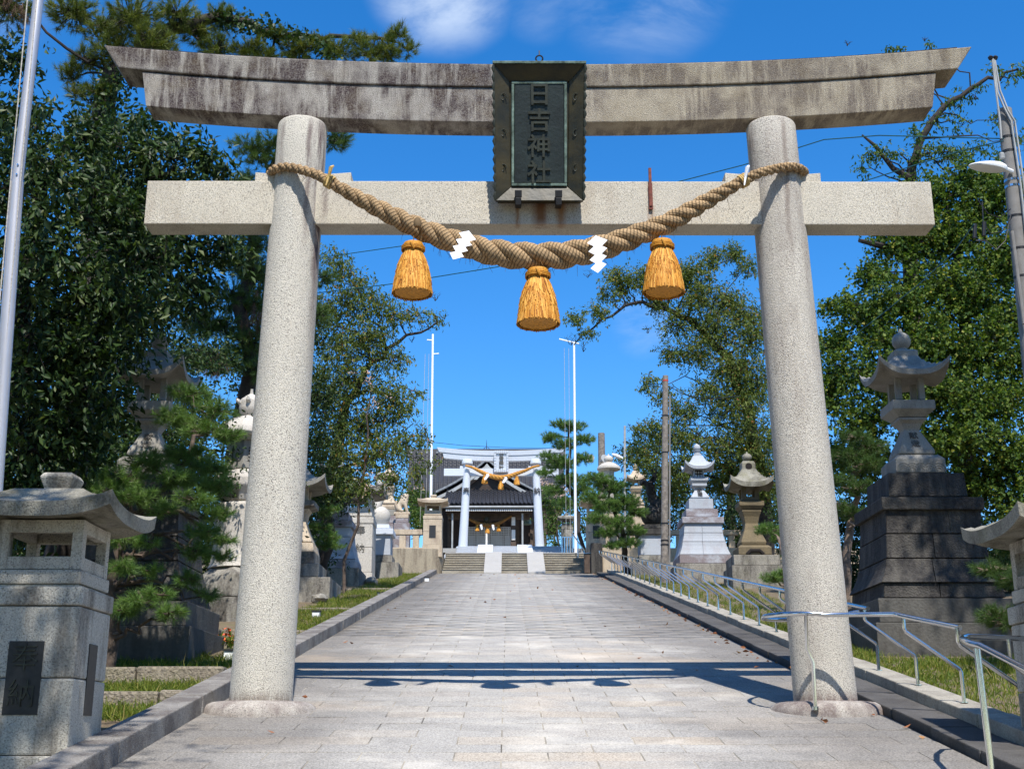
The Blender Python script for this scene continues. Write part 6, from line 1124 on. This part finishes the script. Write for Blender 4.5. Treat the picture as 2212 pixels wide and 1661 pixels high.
# ---- cherry trees
broad_tree('cherry_tree', 'cherry tree with thinning bronze-tinged leaves right of the left gate pillar', [(725, 570, 33, 45), (760, 610, 33, 40), (750, 660, 33, 65), (810, 660, 33, 45), (735, 740, 33, 70), (810, 730, 33, 60), (860, 690, 33.4, 40), (905, 680, 33.6, 26), (945, 690, 33.8, 18, 4), (770, 820, 33, 80), (850, 780, 33.2, 40), (840, 850, 33, 55), (745, 900, 33, 70), (815, 910, 33, 65), (870, 870, 33.2, 32), (905, 850, 33.4, 18, 3), (740, 990, 32.6, 70), (810, 990, 32.6, 60), (870, 960, 32.8, 40), (910, 940, 33, 24, 4), (850, 1040, 32.6, 40), (900, 1015, 32.8, 26, 4), (935, 1000, 32.8, 16, 3), (700, 830, 33, 60), (710, 1050, 32.6, 45), (770, 1060, 32.4, 40), (690, 670, 33, 50)],
    [(690, 1270, 33.4, .2), (715, 1050, 33.3, .17), (740, 900, 33.2, .13), (790, 800, 33.1, .08), (860, 740, 33.4, .05), (945, 695, 33.8, .02)], .115, 'leaf_cherry', group='cherry trees', cover=2.1, bark='bark_dark', seed=41, sub=8, droop=1.3, wr=.36, bare=[(940, 650, 33.8, 22), (960, 690, 33.8, 16), (890, 740, 33.6, 14)])
broad_tree('cherry_tree', 'large cherry tree arching over the path from the right gate pillar', [(1240, 690, 41.0, 22, 4), (1262, 720, 41.0, 18, 4), (1290, 675, 41.0, 26, 5), (1320, 640, 41.4, 24, 5), (1330, 600, 41.4, 32), (1355, 620, 41.5, 30), (1390, 600, 41.6, 36), (1430, 610, 41.8, 38), (1470, 600, 42.0, 38), (1420, 650, 42.0, 32), (1500, 590, 42.0, 36), (1545, 555, 42.2, 34), (1590, 545, 42.4, 30), (1610, 580, 42.4, 26), (1500, 640, 42.0, 50), (1560, 640, 42.4, 45), (1610, 670, 42.4, 45), (1470, 700, 42.0, 40), (1540, 710, 42.2, 60), (1620, 740, 42.4, 60), (1450, 760, 42.0, 30), (1500, 770, 42.0, 45), (1580, 800, 42.2, 60), (1650, 830, 42.4, 60), (1400, 830, 41.6, 24, 5), (1430, 850, 41.8, 25), (1520, 850, 42.0, 40), (1590, 880, 42.0, 65), (1470, 890, 42.0, 40), (1410, 920, 41.6, 26), (1375, 925, 41.4, 18, 4), (1450, 940, 41.8, 45), (1530, 950, 42.0, 60), (1620, 960, 42.2, 70), (1400, 980, 41.8, 40), (1480, 1010, 42.0, 55), (1560, 1040, 43.0, 60), (1650, 1050, 43.0, 60), (1440, 1060, 43.5, 45)],
    [(1660, 1250, 43.5, .28), (1650, 1080, 43.3, .25), (1620, 900, 43.0, .2), (1570, 770, 42.6, .16), (1500, 700, 42.2, .11), (1440, 668, 42.0, .09), (1370, 655, 41.6, .06), (1300, 690, 41.3, .04), (1240, 745, 41.0, .02)], .115, 'leaf_cherry', group='cherry trees', cover=3.0, bark='bark_dark', seed=42, sub=8, droop=1.0, wr=.4, bare=[(1235, 745, 36, 25), (1260, 760, 36, 20), (1270, 600, 36.2, 16), (1400, 720, 36.8, 18)])
broad_tree('broadleaf_tree', 'dark green broadleaf tree behind the grey lantern right of the path', [(1360, 985, 59.0, 40), (1400, 960, 59.0, 40), (1420, 1020, 53.0, 50), (1480, 1080, 50.0, 60), (1560, 1100, 49.0, 70), (1640, 1120, 47.0, 70), (1700, 1060, 47.0, 70), (1600, 1010, 50.0, 60), (1440, 1130, 51.0, 50), (1520, 1160, 49.0, 50), (1600, 1180, 48.0, 50), (1690, 1160, 46.0, 50), (1400, 1080, 55.0, 40), (1680, 950, 47.0, 60)],
    [(1590, 1240, 50.0, .25), (1580, 1100, 50.0, .2), (1570, 1000, 50.0, .1)], .15, 'leaf_dark', cover=1.8, bark='bark_dark', seed=43, sub=8)
# ---- right: bright fan-leaved tree and sparse tree above it
broad_tree('ginkgo_tree', 'bright yellow-green tree filling the right side behind the tall lantern', [(2120, 390, 28, 45), (2070, 380, 28, 35), (2180, 430, 27.5, 60), (2200, 540, 27, 70), (1910, 470, 28.4, 40), (1965, 455, 28, 50), (2030, 420, 28, 50), (2090, 420, 28, 50), (2140, 470, 28, 50), (1930, 530, 28, 55), (2000, 520, 28, 70), (2080, 510, 28, 75), (2160, 560, 27.5, 70), (1880, 590, 28, 45), (1950, 620, 27.6, 75), (2040, 620, 27.6, 80), (2120, 640, 27.4, 80), (2200, 680, 27, 80), (1820, 655, 28, 28), (1790, 665, 28, 22), (1860, 680, 27.8, 60), (1930, 740, 27.4, 75), (2030, 740, 27, 80), (2120, 760, 27, 85), (2200, 800, 27, 80), (1800, 740, 28, 45), (1850, 800, 27.6, 70), (1950, 840, 27, 70), (2050, 850, 26.8, 80), (2140, 870, 26.6, 85), (1790, 850, 28, 55), (1860, 900, 27.5, 70), (2090, 950, 26.4, 80), (2180, 970, 26.4, 80), (2010, 940, 26.8, 60), (2150, 1050, 26.4, 80), (2210, 1100, 26.4, 70), (1880, 1010, 28, 70), (1800, 1000, 29, 60), (2080, 1060, 27, 60)],
    [(2080, 1300, 28.6, .3), (2085, 1000, 28.3, .25), (2085, 750, 28.1, .18), (2070, 550, 28, .1), (2040, 430, 28, .05)], .085, 'leaf_bright', cover=2.5, bark='bark_dark', seed=51, sub=9, wr=.85, droop=.6)
broad_tree('deciduous_tree', 'sparse tree with dark bare limbs above the right end of the tie beam', [(1890, 335, 30.0, 28, 5), (1860, 365, 30.0, 20, 4), (1925, 330, 30.0, 24, 5), (1975, 290, 30.0, 22, 5), (1990, 340, 30.0, 34), (2040, 330, 30.0, 30), (2020, 260, 30.0, 26, 5), (2060, 230, 30.0, 24, 5), (2095, 200, 30.0, 22, 5), (2080, 270, 30.0, 20, 4), (1960, 395, 30.0, 30), (2150, 150, 30.0, 20, 4), (2195, 165, 30.0, 26, 5), (1915, 104, 30.0, 14, 3), (1950, 106, 30.0, 14, 3), (2005, 98, 30.0, 15, 3), (2110, 320, 30.0, 26), (2150, 260, 30.0, 22, 4), (2195, 300, 30.0, 28), (2160, 350, 30.0, 34), (2060, 345, 30.0, 34)],
    [(1985, 1300, 31.0, .3), (1975, 700, 30.6, .24), (1960, 420, 30.3, .15), (1968, 370, 30.2, .13), (1990, 300, 30.1, .10), (2040, 230, 30.0, .08), (2110, 185, 30.0, .06), (2200, 150, 30.0, .03)], .12, 'leaf_green', cover=1.5, bark='bark_dark', seed=52, sub=6, droop=1.2, bare=[(1830, 100, 25, 16), (2110, 215, 25, 14), (1998, 90, 25, 12)])
# second dark limb and broken stub of that tree
lb = MB()
lb.tube([at(x, y, 30.1) for x, y in ((1966, 385), (1930, 365), (1890, 315), (1862, 292))], [.1, .075, .05, .025], 8); lb2 = MB(); lb2.tube([at(*q) for q in ((1975, 640, 31), (1960, 565, 30), (1945, 547, 28.8), (1900, 530, 27.7), (1857, 520, 27.2))], [.17, .14, .11, .08, .05], 8)
dt = [o for o in COL.objects if o.name.startswith('deciduous_tree') and o.parent is None][0]; o = lb.build('limb', 'bark_dark', dt, smooth=True); o.location = -dt.location; o2 = lb2.build('limb', 'bark_dark', dt, smooth=True); o2.location = -dt.location
# ---- right garden pines
pine('garden_pine', 'small pine between the right gate pillar and the tall lantern', [(1845, 945, 20.5, 38), (1880, 965, 20.5, 40), (1830, 985, 20.5, 36), (1870, 1005, 20.4, 42), (1810, 1040, 20.4, 36), (1850, 1055, 20.3, 40), (1800, 1090, 20.3, 30), (1840, 1110, 20.2, 30)], [(1840, 1330, 20.8, .09), (1835, 1150, 20.7, .07), (1850, 1000, 20.6, .04)], .12, 'needle', per=60, dens=1.8, wid=.0026, seed=61)
pine('garden_pine', 'low pine cushions beside the left edge of the right gate pillar', [(1660, 1145, 24, 30), (1690, 1165, 24, 26), (1670, 1248, 22, 30), (1695, 1240, 22, 22)], [(1700, 1330, 23, .06), (1695, 1220, 23.2, .04), (1680, 1160, 23.8, .025)], .11, 'needle_fg', per=60, dens=1.8, wid=.0026, seed=62)
pine('garden_pine', 'dark pine needles behind the post lantern at the right edge', [(2180, 1170, 14, 40), (2150, 1330, 13.5, 45), (2175, 1345, 13.4, 40), (2200, 1250, 13.8, 50), (2140, 1230, 14, 40), (2190, 1180, 14.2, 45)], [(2240, 1420, 14, .08), (2230, 1250, 14, .06), (2200, 1150, 14, .03)], .11, 'needle', per=60, dens=1.8, wid=.002, seed=63)
pine('garden_pine', 'tall layered pine standing right of the smaller gate', [(1238, 922, 55, 30), (1210, 915, 55, 22), (1190, 945, 55, 26), (1262, 950, 55, 26), (1220, 960, 55, 28), (1182, 985, 55, 22), (1215, 1000, 55, 38), (1262, 990, 55, 24), (1180, 1020, 55, 22), (1232, 1035, 55, 36), (1195, 1060, 55, 26), (1260, 1055, 55, 30), (1220, 1085, 55, 26)], [(1262, 1180, 55.3, .10), (1250, 1110, 55.2, .09), (1222, 1040, 55.1, .08), (1232, 960, 55, .06), (1228, 915, 55, .03)], .2, 'needle_fg', per=40, dens=2.0, wid=.006, bark='bark_dark', seed=64)
pine('garden_pine', 'broad low pine in front of the wall right of the steps', [(1290, 1035, 42.5, 34), (1325, 1050, 42.5, 38), (1285, 1075, 42.3, 30), (1350, 1085, 42.3, 38), (1310, 1095, 42.2, 34), (1375, 1105, 42.2, 26), (1290, 1120, 42, 28), (1340, 1130, 42, 34), (1375, 1145, 42, 24), (1310, 1150, 42, 26), (1360, 1172, 42, 24), (1325, 1178, 42, 20)], [(1356, 1236, 42.6, .12), (1350, 1190, 42.5, .1), (1345, 1150, 42.4, .08), (1325, 1100, 42.4, .06), (1305, 1050, 42.4, .03)], .16, 'needle_fg', per=46, dens=2.0, wid=.005, bark='bark_dark', seed=65)
pine('garden_pine', 'young pine sprigs in front of the blue-grey lantern left of the path', [(700, 1105, 31, 22), (722, 1100, 31, 16), (690, 1140, 31, 24), (712, 1160, 31, 28), (690, 1180, 31, 22), (728, 1180, 31, 16)], [(660, 1290, 31.4, .06), (675, 1200, 31.3, .05), (700, 1130, 31.2, .03)], .15, 'needle_fg', per=46, dens=1.8, wid=.004, seed=66)
broad_tree('evergreen_tree', 'dense dark evergreens behind the right tall lantern under the bright tree', [(1790, 1120, 33, 80), (1880, 1140, 33, 90), (1980, 1120, 32, 90), (2080, 1140, 31, 90), (2180, 1160, 30, 90), (1840, 1220, 31, 80), (1940, 1230, 30, 80), (2050, 1230, 29, 80), (2150, 1260, 28, 90), (2220, 1230, 28, 80), (1760, 1210, 34, 60), (1720, 1120, 36, 60)], [(2000, 1330, 31, .2), (1990, 1200, 31, .14), (1985, 1100, 31, .08)], .12, 'leaf_dark', cover=2.2, bark='bark_dark', seed=55, sub=9)
broad_tree('evergreen_tree', 'dense dark evergreens behind the lanterns at far left', [(120, 1200, 24, 120), (300, 1180, 25, 110), (420, 1180, 26, 100), (500, 1120, 27, 90), (540, 1200, 28, 80), (600, 1180, 33, 70), (660, 1200, 35, 60), (30, 1180, 22, 120), (480, 1230, 26, 80), (700, 1180, 40, 50), (640, 1140, 36, 60)], [(330, 1330, 27, .2), (330, 1250, 27, .14), (330, 1150, 27, .08)], .12, 'leaf_dark', group=gD, cover=2.0, bark='bark_dark', seed=56, sub=9)
# ---- shrubs round the hall
broad_tree('shrub', 'rounded green shrub left of the shrine hall', [(885, 1075, 52, 26), (910, 1070, 52, 26), (895, 1105, 51.5, 30), (925, 1100, 51.5, 20), (880, 1125, 51, 28), (915, 1130, 51, 24)], [(900, 1180, 52, .06), (898, 1110, 52, .04)], .12, 'leaf_green', cat='shrub', cover=2.2, seed=71, sub=7)
broad_tree('shrub', 'low green shrubs beside the right pillar of the smaller gate', [(1195, 1120, 60, 24), (1190, 1150, 60, 20), (1215, 1135, 60, 24), (1200, 1095, 61, 28), (1180, 1070, 62, 22), (1230, 1090, 61, 26), (1195, 1172, 59.5, 14)], [(1205, 1190, 60, .06), (1203, 1120, 60, .04)], .14, 'leaf_green', cat='shrub', cover=2.0, seed=72, sub=7)
r = broad_tree('flowering_tree', 'small tree with faded pink blossoms beside the shrine hall', [(1195, 1055, 63, 22), (1180, 1040, 63, 16), (1215, 1062, 63, 18)], [(1200, 1190, 63.5, .06), (1198, 1080, 63.2, .04)], .16, 'blossom', cover=.7, seed=73, sub=6)
broad_tree('evergreen_tree', 'far dark trees closing the view right of the shrine hall', [(1260, 1085, 78, 40), (1320, 1070, 78, 45), (1380, 1080, 76, 45), (1300, 1120, 74, 45), (1380, 1130, 72, 45), (1240, 1130, 76, 30)], [(1300, 1200, 76, .3), (1300, 1110, 76, .2)], .25, 'leaf_dark', cover=2.0, seed=74, sub=7)
broad_tree('evergreen_tree', 'far dark trees closing the view left of the shrine hall', [(760, 1060, 66, 50), (820, 1080, 66, 45), (700, 1040, 64, 60), (860, 1100, 66, 30), (780, 1120, 62, 50), (700, 1120, 60, 60)], [(780, 1200, 66, .3), (780, 1100, 66, .2)], .25, 'leaf_dark', cover=2.0, seed=75, sub=7)
r = broad_tree('flowering_tree', 'pink autumn blossoms scattered inside the left cherry crown', [(800, 820, 32, 40), (820, 870, 32, 26), (780, 1030, 32, 40), (850, 1040, 34, 40)], [(745, 1260, 32.2, .05), (790, 1000, 32.2, .03), (800, 860, 32.2, .015)], .09, 'blossom', cover=.10, seed=76, sub=5)
# ---- trees standing beside the viewer; only their shade reaches the picture
broad_tree('shade_tree', 'broad tree beside the viewer on the left shading the front left lantern', [(-3.4, 2.4, 10.6, 1.25), (-2.5, 3.0, 11.2, 1.1), (-3.9, 3.4, 11.4, 1.2), (-2.4, 1.8, 10.8, 1.0), (-6.2, 3.2, 13.8, 1.8), (-7.6, 5.6, 15, 2.0), (-8.8, 4.2, 14, 2.0), (-10.4, 6, 15, 2.2), (-6.4, 1.6, 12.5, 1.8), (-6.0, 8.0, 15.2, 1.2), (-7.6, 8.6, 15.6, 1.8), (-9.2, 8.2, 15, 2.0), (-6.8, 6.6, 14.2, 1.5), (-6.8, 10.4, 16, 1.5), (-8.6, 10.4, 16, 1.8)], [(-7.6, 1.0, 0, .3), (-7.2, 1.2, 5, .24), (-6.2, 2.2, 10, .16), (-7, 4, 13, .1)], .17, 'leaf_green', cover=1.4, seed=81, world=True)
broad_tree('shade_tree', 'broad tree beyond the right picture edge shading the tall right lantern', [(6.5, 11.6, 13.4, 1.05), (7.3, 10.6, 14.2, 1.2), (6.4, 12.6, 12.4, .9), (7.8, 11.2, 13.2, 1.4), (8.4, 9.4, 13.6, 1.6), (9.0, 12, 12.6, 1.6), (7.6, 8.6, 12.4, 1.0), (6.7, 10.6, 12.4, .9), (6.6, 13.2, 13.6, 1.0), (7.6, 12.6, 13.0, 1.2)], [(10.6, 8.2, 0, .3), (10.2, 8.6, 5, .24), (9.4, 9.6, 9, .18), (8.8, 10.4, 12.5, .1)], .17, 'leaf_green', cover=1.9, seed=82, world=True)
gB = 'unseen trees added to block sky light'  # added out of view to cut sky fill from behind and beside the camera
for k, (x, y_, sd_) in enumerate(((-13, -5, 101), (-4.5, -7, 102), (4.5, -7, 103), (13, -5, 104), (-17, 6, 105), (18, 6, 106))):
    broad_tree('broadleaf_tree', 'dense unseen tree added %s to block sky light' % ('behind the viewer on the far left', 'close behind the viewer on the left', 'close behind the viewer on the right', 'behind the viewer on the far right', 'beyond the left picture edge', 'beyond the right picture edge')[k], [(x + dx, y_ + dy, z_, r_) for dx, dy, z_, r_ in ((-2.6, 0, 3.2, 2.0), (0, .5, 3.4, 2.2), (2.6, 0, 3.2, 2.0), (-2.2, 0, 6.8, 2.4), (2.2, 0, 6.8, 2.4), (0, 0, 9.6, 2.6), (-2.4, .4, 10.4, 2.0), (2.4, .4, 10.4, 2.0), (0, 0, 6.6, 2.4), (0, 0, 12.6, 1.8))], [(x, y_, 0, .3), (x, y_, 5, .24), (x, y_, 10, .14)], .36, 'leaf_green', group=gB, cover=1.8, seed=sd_, world=True, sub=6)
# ================================================================ ground details
for (y, x0, x1, h, d, dz, lab) in ((10.62, -7.5, -3.45, .30, .22, 0, 'lowest stone edging bar across the left grass bank'), (11.75, -7.5, -2.99, .20, .26, .02, 'second stone edging bar across the left grass bank'), (13.35, -7.5, -2.99, .24, .22, .03, 'third and tallest stone edging bar across the left grass bank'), (19.2, -6.6, -2.99, .16, .2, .02, 'fourth stone edging bar up the left grass bank'), (25.0, -6.2, -2.99, .14, .2, .02, 'fifth stone edging bar up the left grass bank'), (33.5, -5.2, -2.99, .13, .2, .02, 'sixth stone edging bar high on the left grass bank')):
    r = thing('stone_edging', (0, y, path_z(y)), lab, 'edging'); x = x0
    while x < x1 - .1:
        e = min(x + random.uniform(.8, 1.25), x1); j = random.uniform(-.012, .012); mb = MB(); mb.box(x + .006, e - .006, -d / 2 + j, d / 2 + j, -.2, h + dz - .1 + j); mb.build('edging_stone', 'edging', r, bev=.025); x = e
def grass(name, label, patches, seed, hgt=.11):
    global RNG
    RNG = np.random.default_rng(seed); Cc = []; Dd = []; Hh = []
    for x0, x1, y0, y1, n in patches:
        nc = max(1, n // 12); cx_ = RNG.uniform(x0, x1, nc); cy_ = RNG.uniform(y0, y1, nc); px_ = np.repeat(cx_, 12) + RNG.normal(0, .045, nc * 12); py_ = np.repeat(cy_, 12) + RNG.normal(0, .045, nc * 12); pz = np.array([gz(a, b) for a, b in zip(px_, py_)]) - .01; Cc.append(np.stack([px_, py_, pz], 1)); Hh.append(np.repeat(RNG.uniform(.5, 1.5, nc), 12) * hgt * RNG.uniform(.6, 1.2, nc * 12)); Dd.append(unit(RNG.normal(size=(nc * 12, 3)) * .5 + np.array([0, 0, 1])))
    Cc = np.concatenate(Cc); Dd = np.concatenate(Dd); Hh = np.concatenate(Hh); X = unit(np.cross(Dd, RNG.normal(size=Dd.shape))) * .004; tip = Cc + Dd * Hh[:, None]; tip[:, 2] -= Hh * .2; mid = Cc + Dd * Hh[:, None] * .55
    V = np.stack([Cc - X, Cc + X, mid + X * .8, mid - X * .8, tip], 1).reshape(-1, 3); b = np.arange(len(Cc)) * 5; F3 = np.concatenate([np.stack([b, b + 1, b + 2], 1), np.stack([b, b + 2, b + 3], 1), np.stack([b + 3, b + 2, b + 4], 1)]); rn = RNG.random(len(Cc)) ; o = npmesh(name, V, F3, 'grass', None, np.concatenate([rn] * 3)); tag(o, label, 'grass', kind='stuff')
grass('grass', 'patchy sunlit grass on the left bank between stone edging bars', [(-7, -2.99, 10.8, 11.6, 9500), (-7, -2.99, 11.95, 13.2, 18000), (-7, -2.99, 13.55, 16, 14000), (-3.6, -2.99, 16, 19, 5000), (-4.2, -2.99, 19.3, 25, 9000), (-4.2, -2.99, 25, 46, 16000), (-6, -3.4, 9.4, 10.5, 2500)], 91)
grass('grass', 'taller weedy tufts leaning over the left edging stones and kerb', [(-6, -2.99, 10.76, 10.9, 500), (-6, -2.99, 11.9, 12.05, 600), (-6, -2.99, 13.48, 13.7, 900), (-3.1, -2.96, 10.8, 30, 1100)], 94, .21)
grass('grass', 'short green grass strip behind the right handrail', [(3.98, 7.5, 8.6, 15, 26000), (3.98, 4.5, 15, 20, 7000), (3.98, 6, 19, 46, 16000)], 92)
RNG = np.random.default_rng(93); n = 150; px_ = np.where(RNG.random(n) < .7, XR - np.abs(RNG.normal(0, .12, n)), RNG.uniform(XL, XR, n)); py_ = RNG.uniform(9, 46, n); Cc = np.stack([px_, py_, SLOPE * py_ + .012], 1); o = leaves_obj('fallen_leaves', Cc, np.stack([RNG.normal(size=n), RNG.normal(size=n), RNG.random(n) * .3], 1), RNG.uniform(.05, .1, n), 'dry_leaf', None, .5); tag(o, 'brown fallen leaves scattered along the right path edge', 'fallen leaves', kind='stuff')
for px, py, lab in ((497, 1424, 'small white garden lamp box in the grass by the left gate pillar'), (683, 1333, 'small white garden lamp box near the left kerb under the lanterns'), (822, 1290, 'small pale garden lamp box half way up beside the left kerb'), (922, 1290 - 35, 'tiny pale garden lamp box near the foot of the left retaining wall')):
    g = gnd(px, py); r = thing('garden_lamp', g, lab, 'garden lamp', 'small lamp boxes in the left grass'); mb = MB(); mb.poly([(.07, -.05), (.07, .10)]); mb.build('lamp_body', 'white_paint', r, bev=.01); mb = MB(); mb.poly([(.085, .103), (.085, .125)]); mb.build('lamp_lid', 'bronze_dark', r)
g = gnd(484, 1400); r = thing('flower_clump', g, 'orange-red flowers beside the foot of the left gate pillar', 'flower'); RNG = np.random.default_rng(95); n = 34
leaves_obj('petals', RNG.normal(size=(n, 3)) * np.array([.09, .06, .05]) + np.array([0, 0, .14]), RNG.normal(size=(n, 3)) + np.array([0, 0, .6]), RNG.uniform(.04, .07, n), 'blossom', r, .8); r.children[-1].data.materials[0] = MATS['orange_cloth']
leaves_obj('leaves', RNG.normal(size=(n, 3)) * np.array([.1, .08, .05]) + np.array([0, 0, .05]), RNG.normal(size=(n, 3)) * .5 + np.array([0, 0, 1]), RNG.uniform(.1, .2, n), 'grass', r, .2)
def rock(px, py, s, lab, mat='old_stone'):
    g = gnd(px, py); rg = random.Random(px); r = thing('rock', g, lab, 'rock'); bm = bmesh.new(); bmesh.ops.create_icosphere(bm, subdivisions=2, radius=s)
    for v in bm.verts: v.co *= rg.uniform(.8, 1.15); v.co.z *= .65
    me = bmesh_to(bm); me.materials.append(MATS[mat]); o = bpy.data.objects.new('stone', me); COL.objects.link(o); o.parent = r; o.location = (0, 0, s * .35)
def bmesh_to(bm):
    me = bpy.data.meshes.new('stone'); bm.to_mesh(me); bm.free(); return me
rock(893, 1255 - 22, .35, 'brown rock at the foot of the left retaining wall'); rock(800, 1262, .22, 'low grey rock in the grass before the left pedestals'); rock(690, 1300, .2, 'low grey rock beside the tan lantern base')
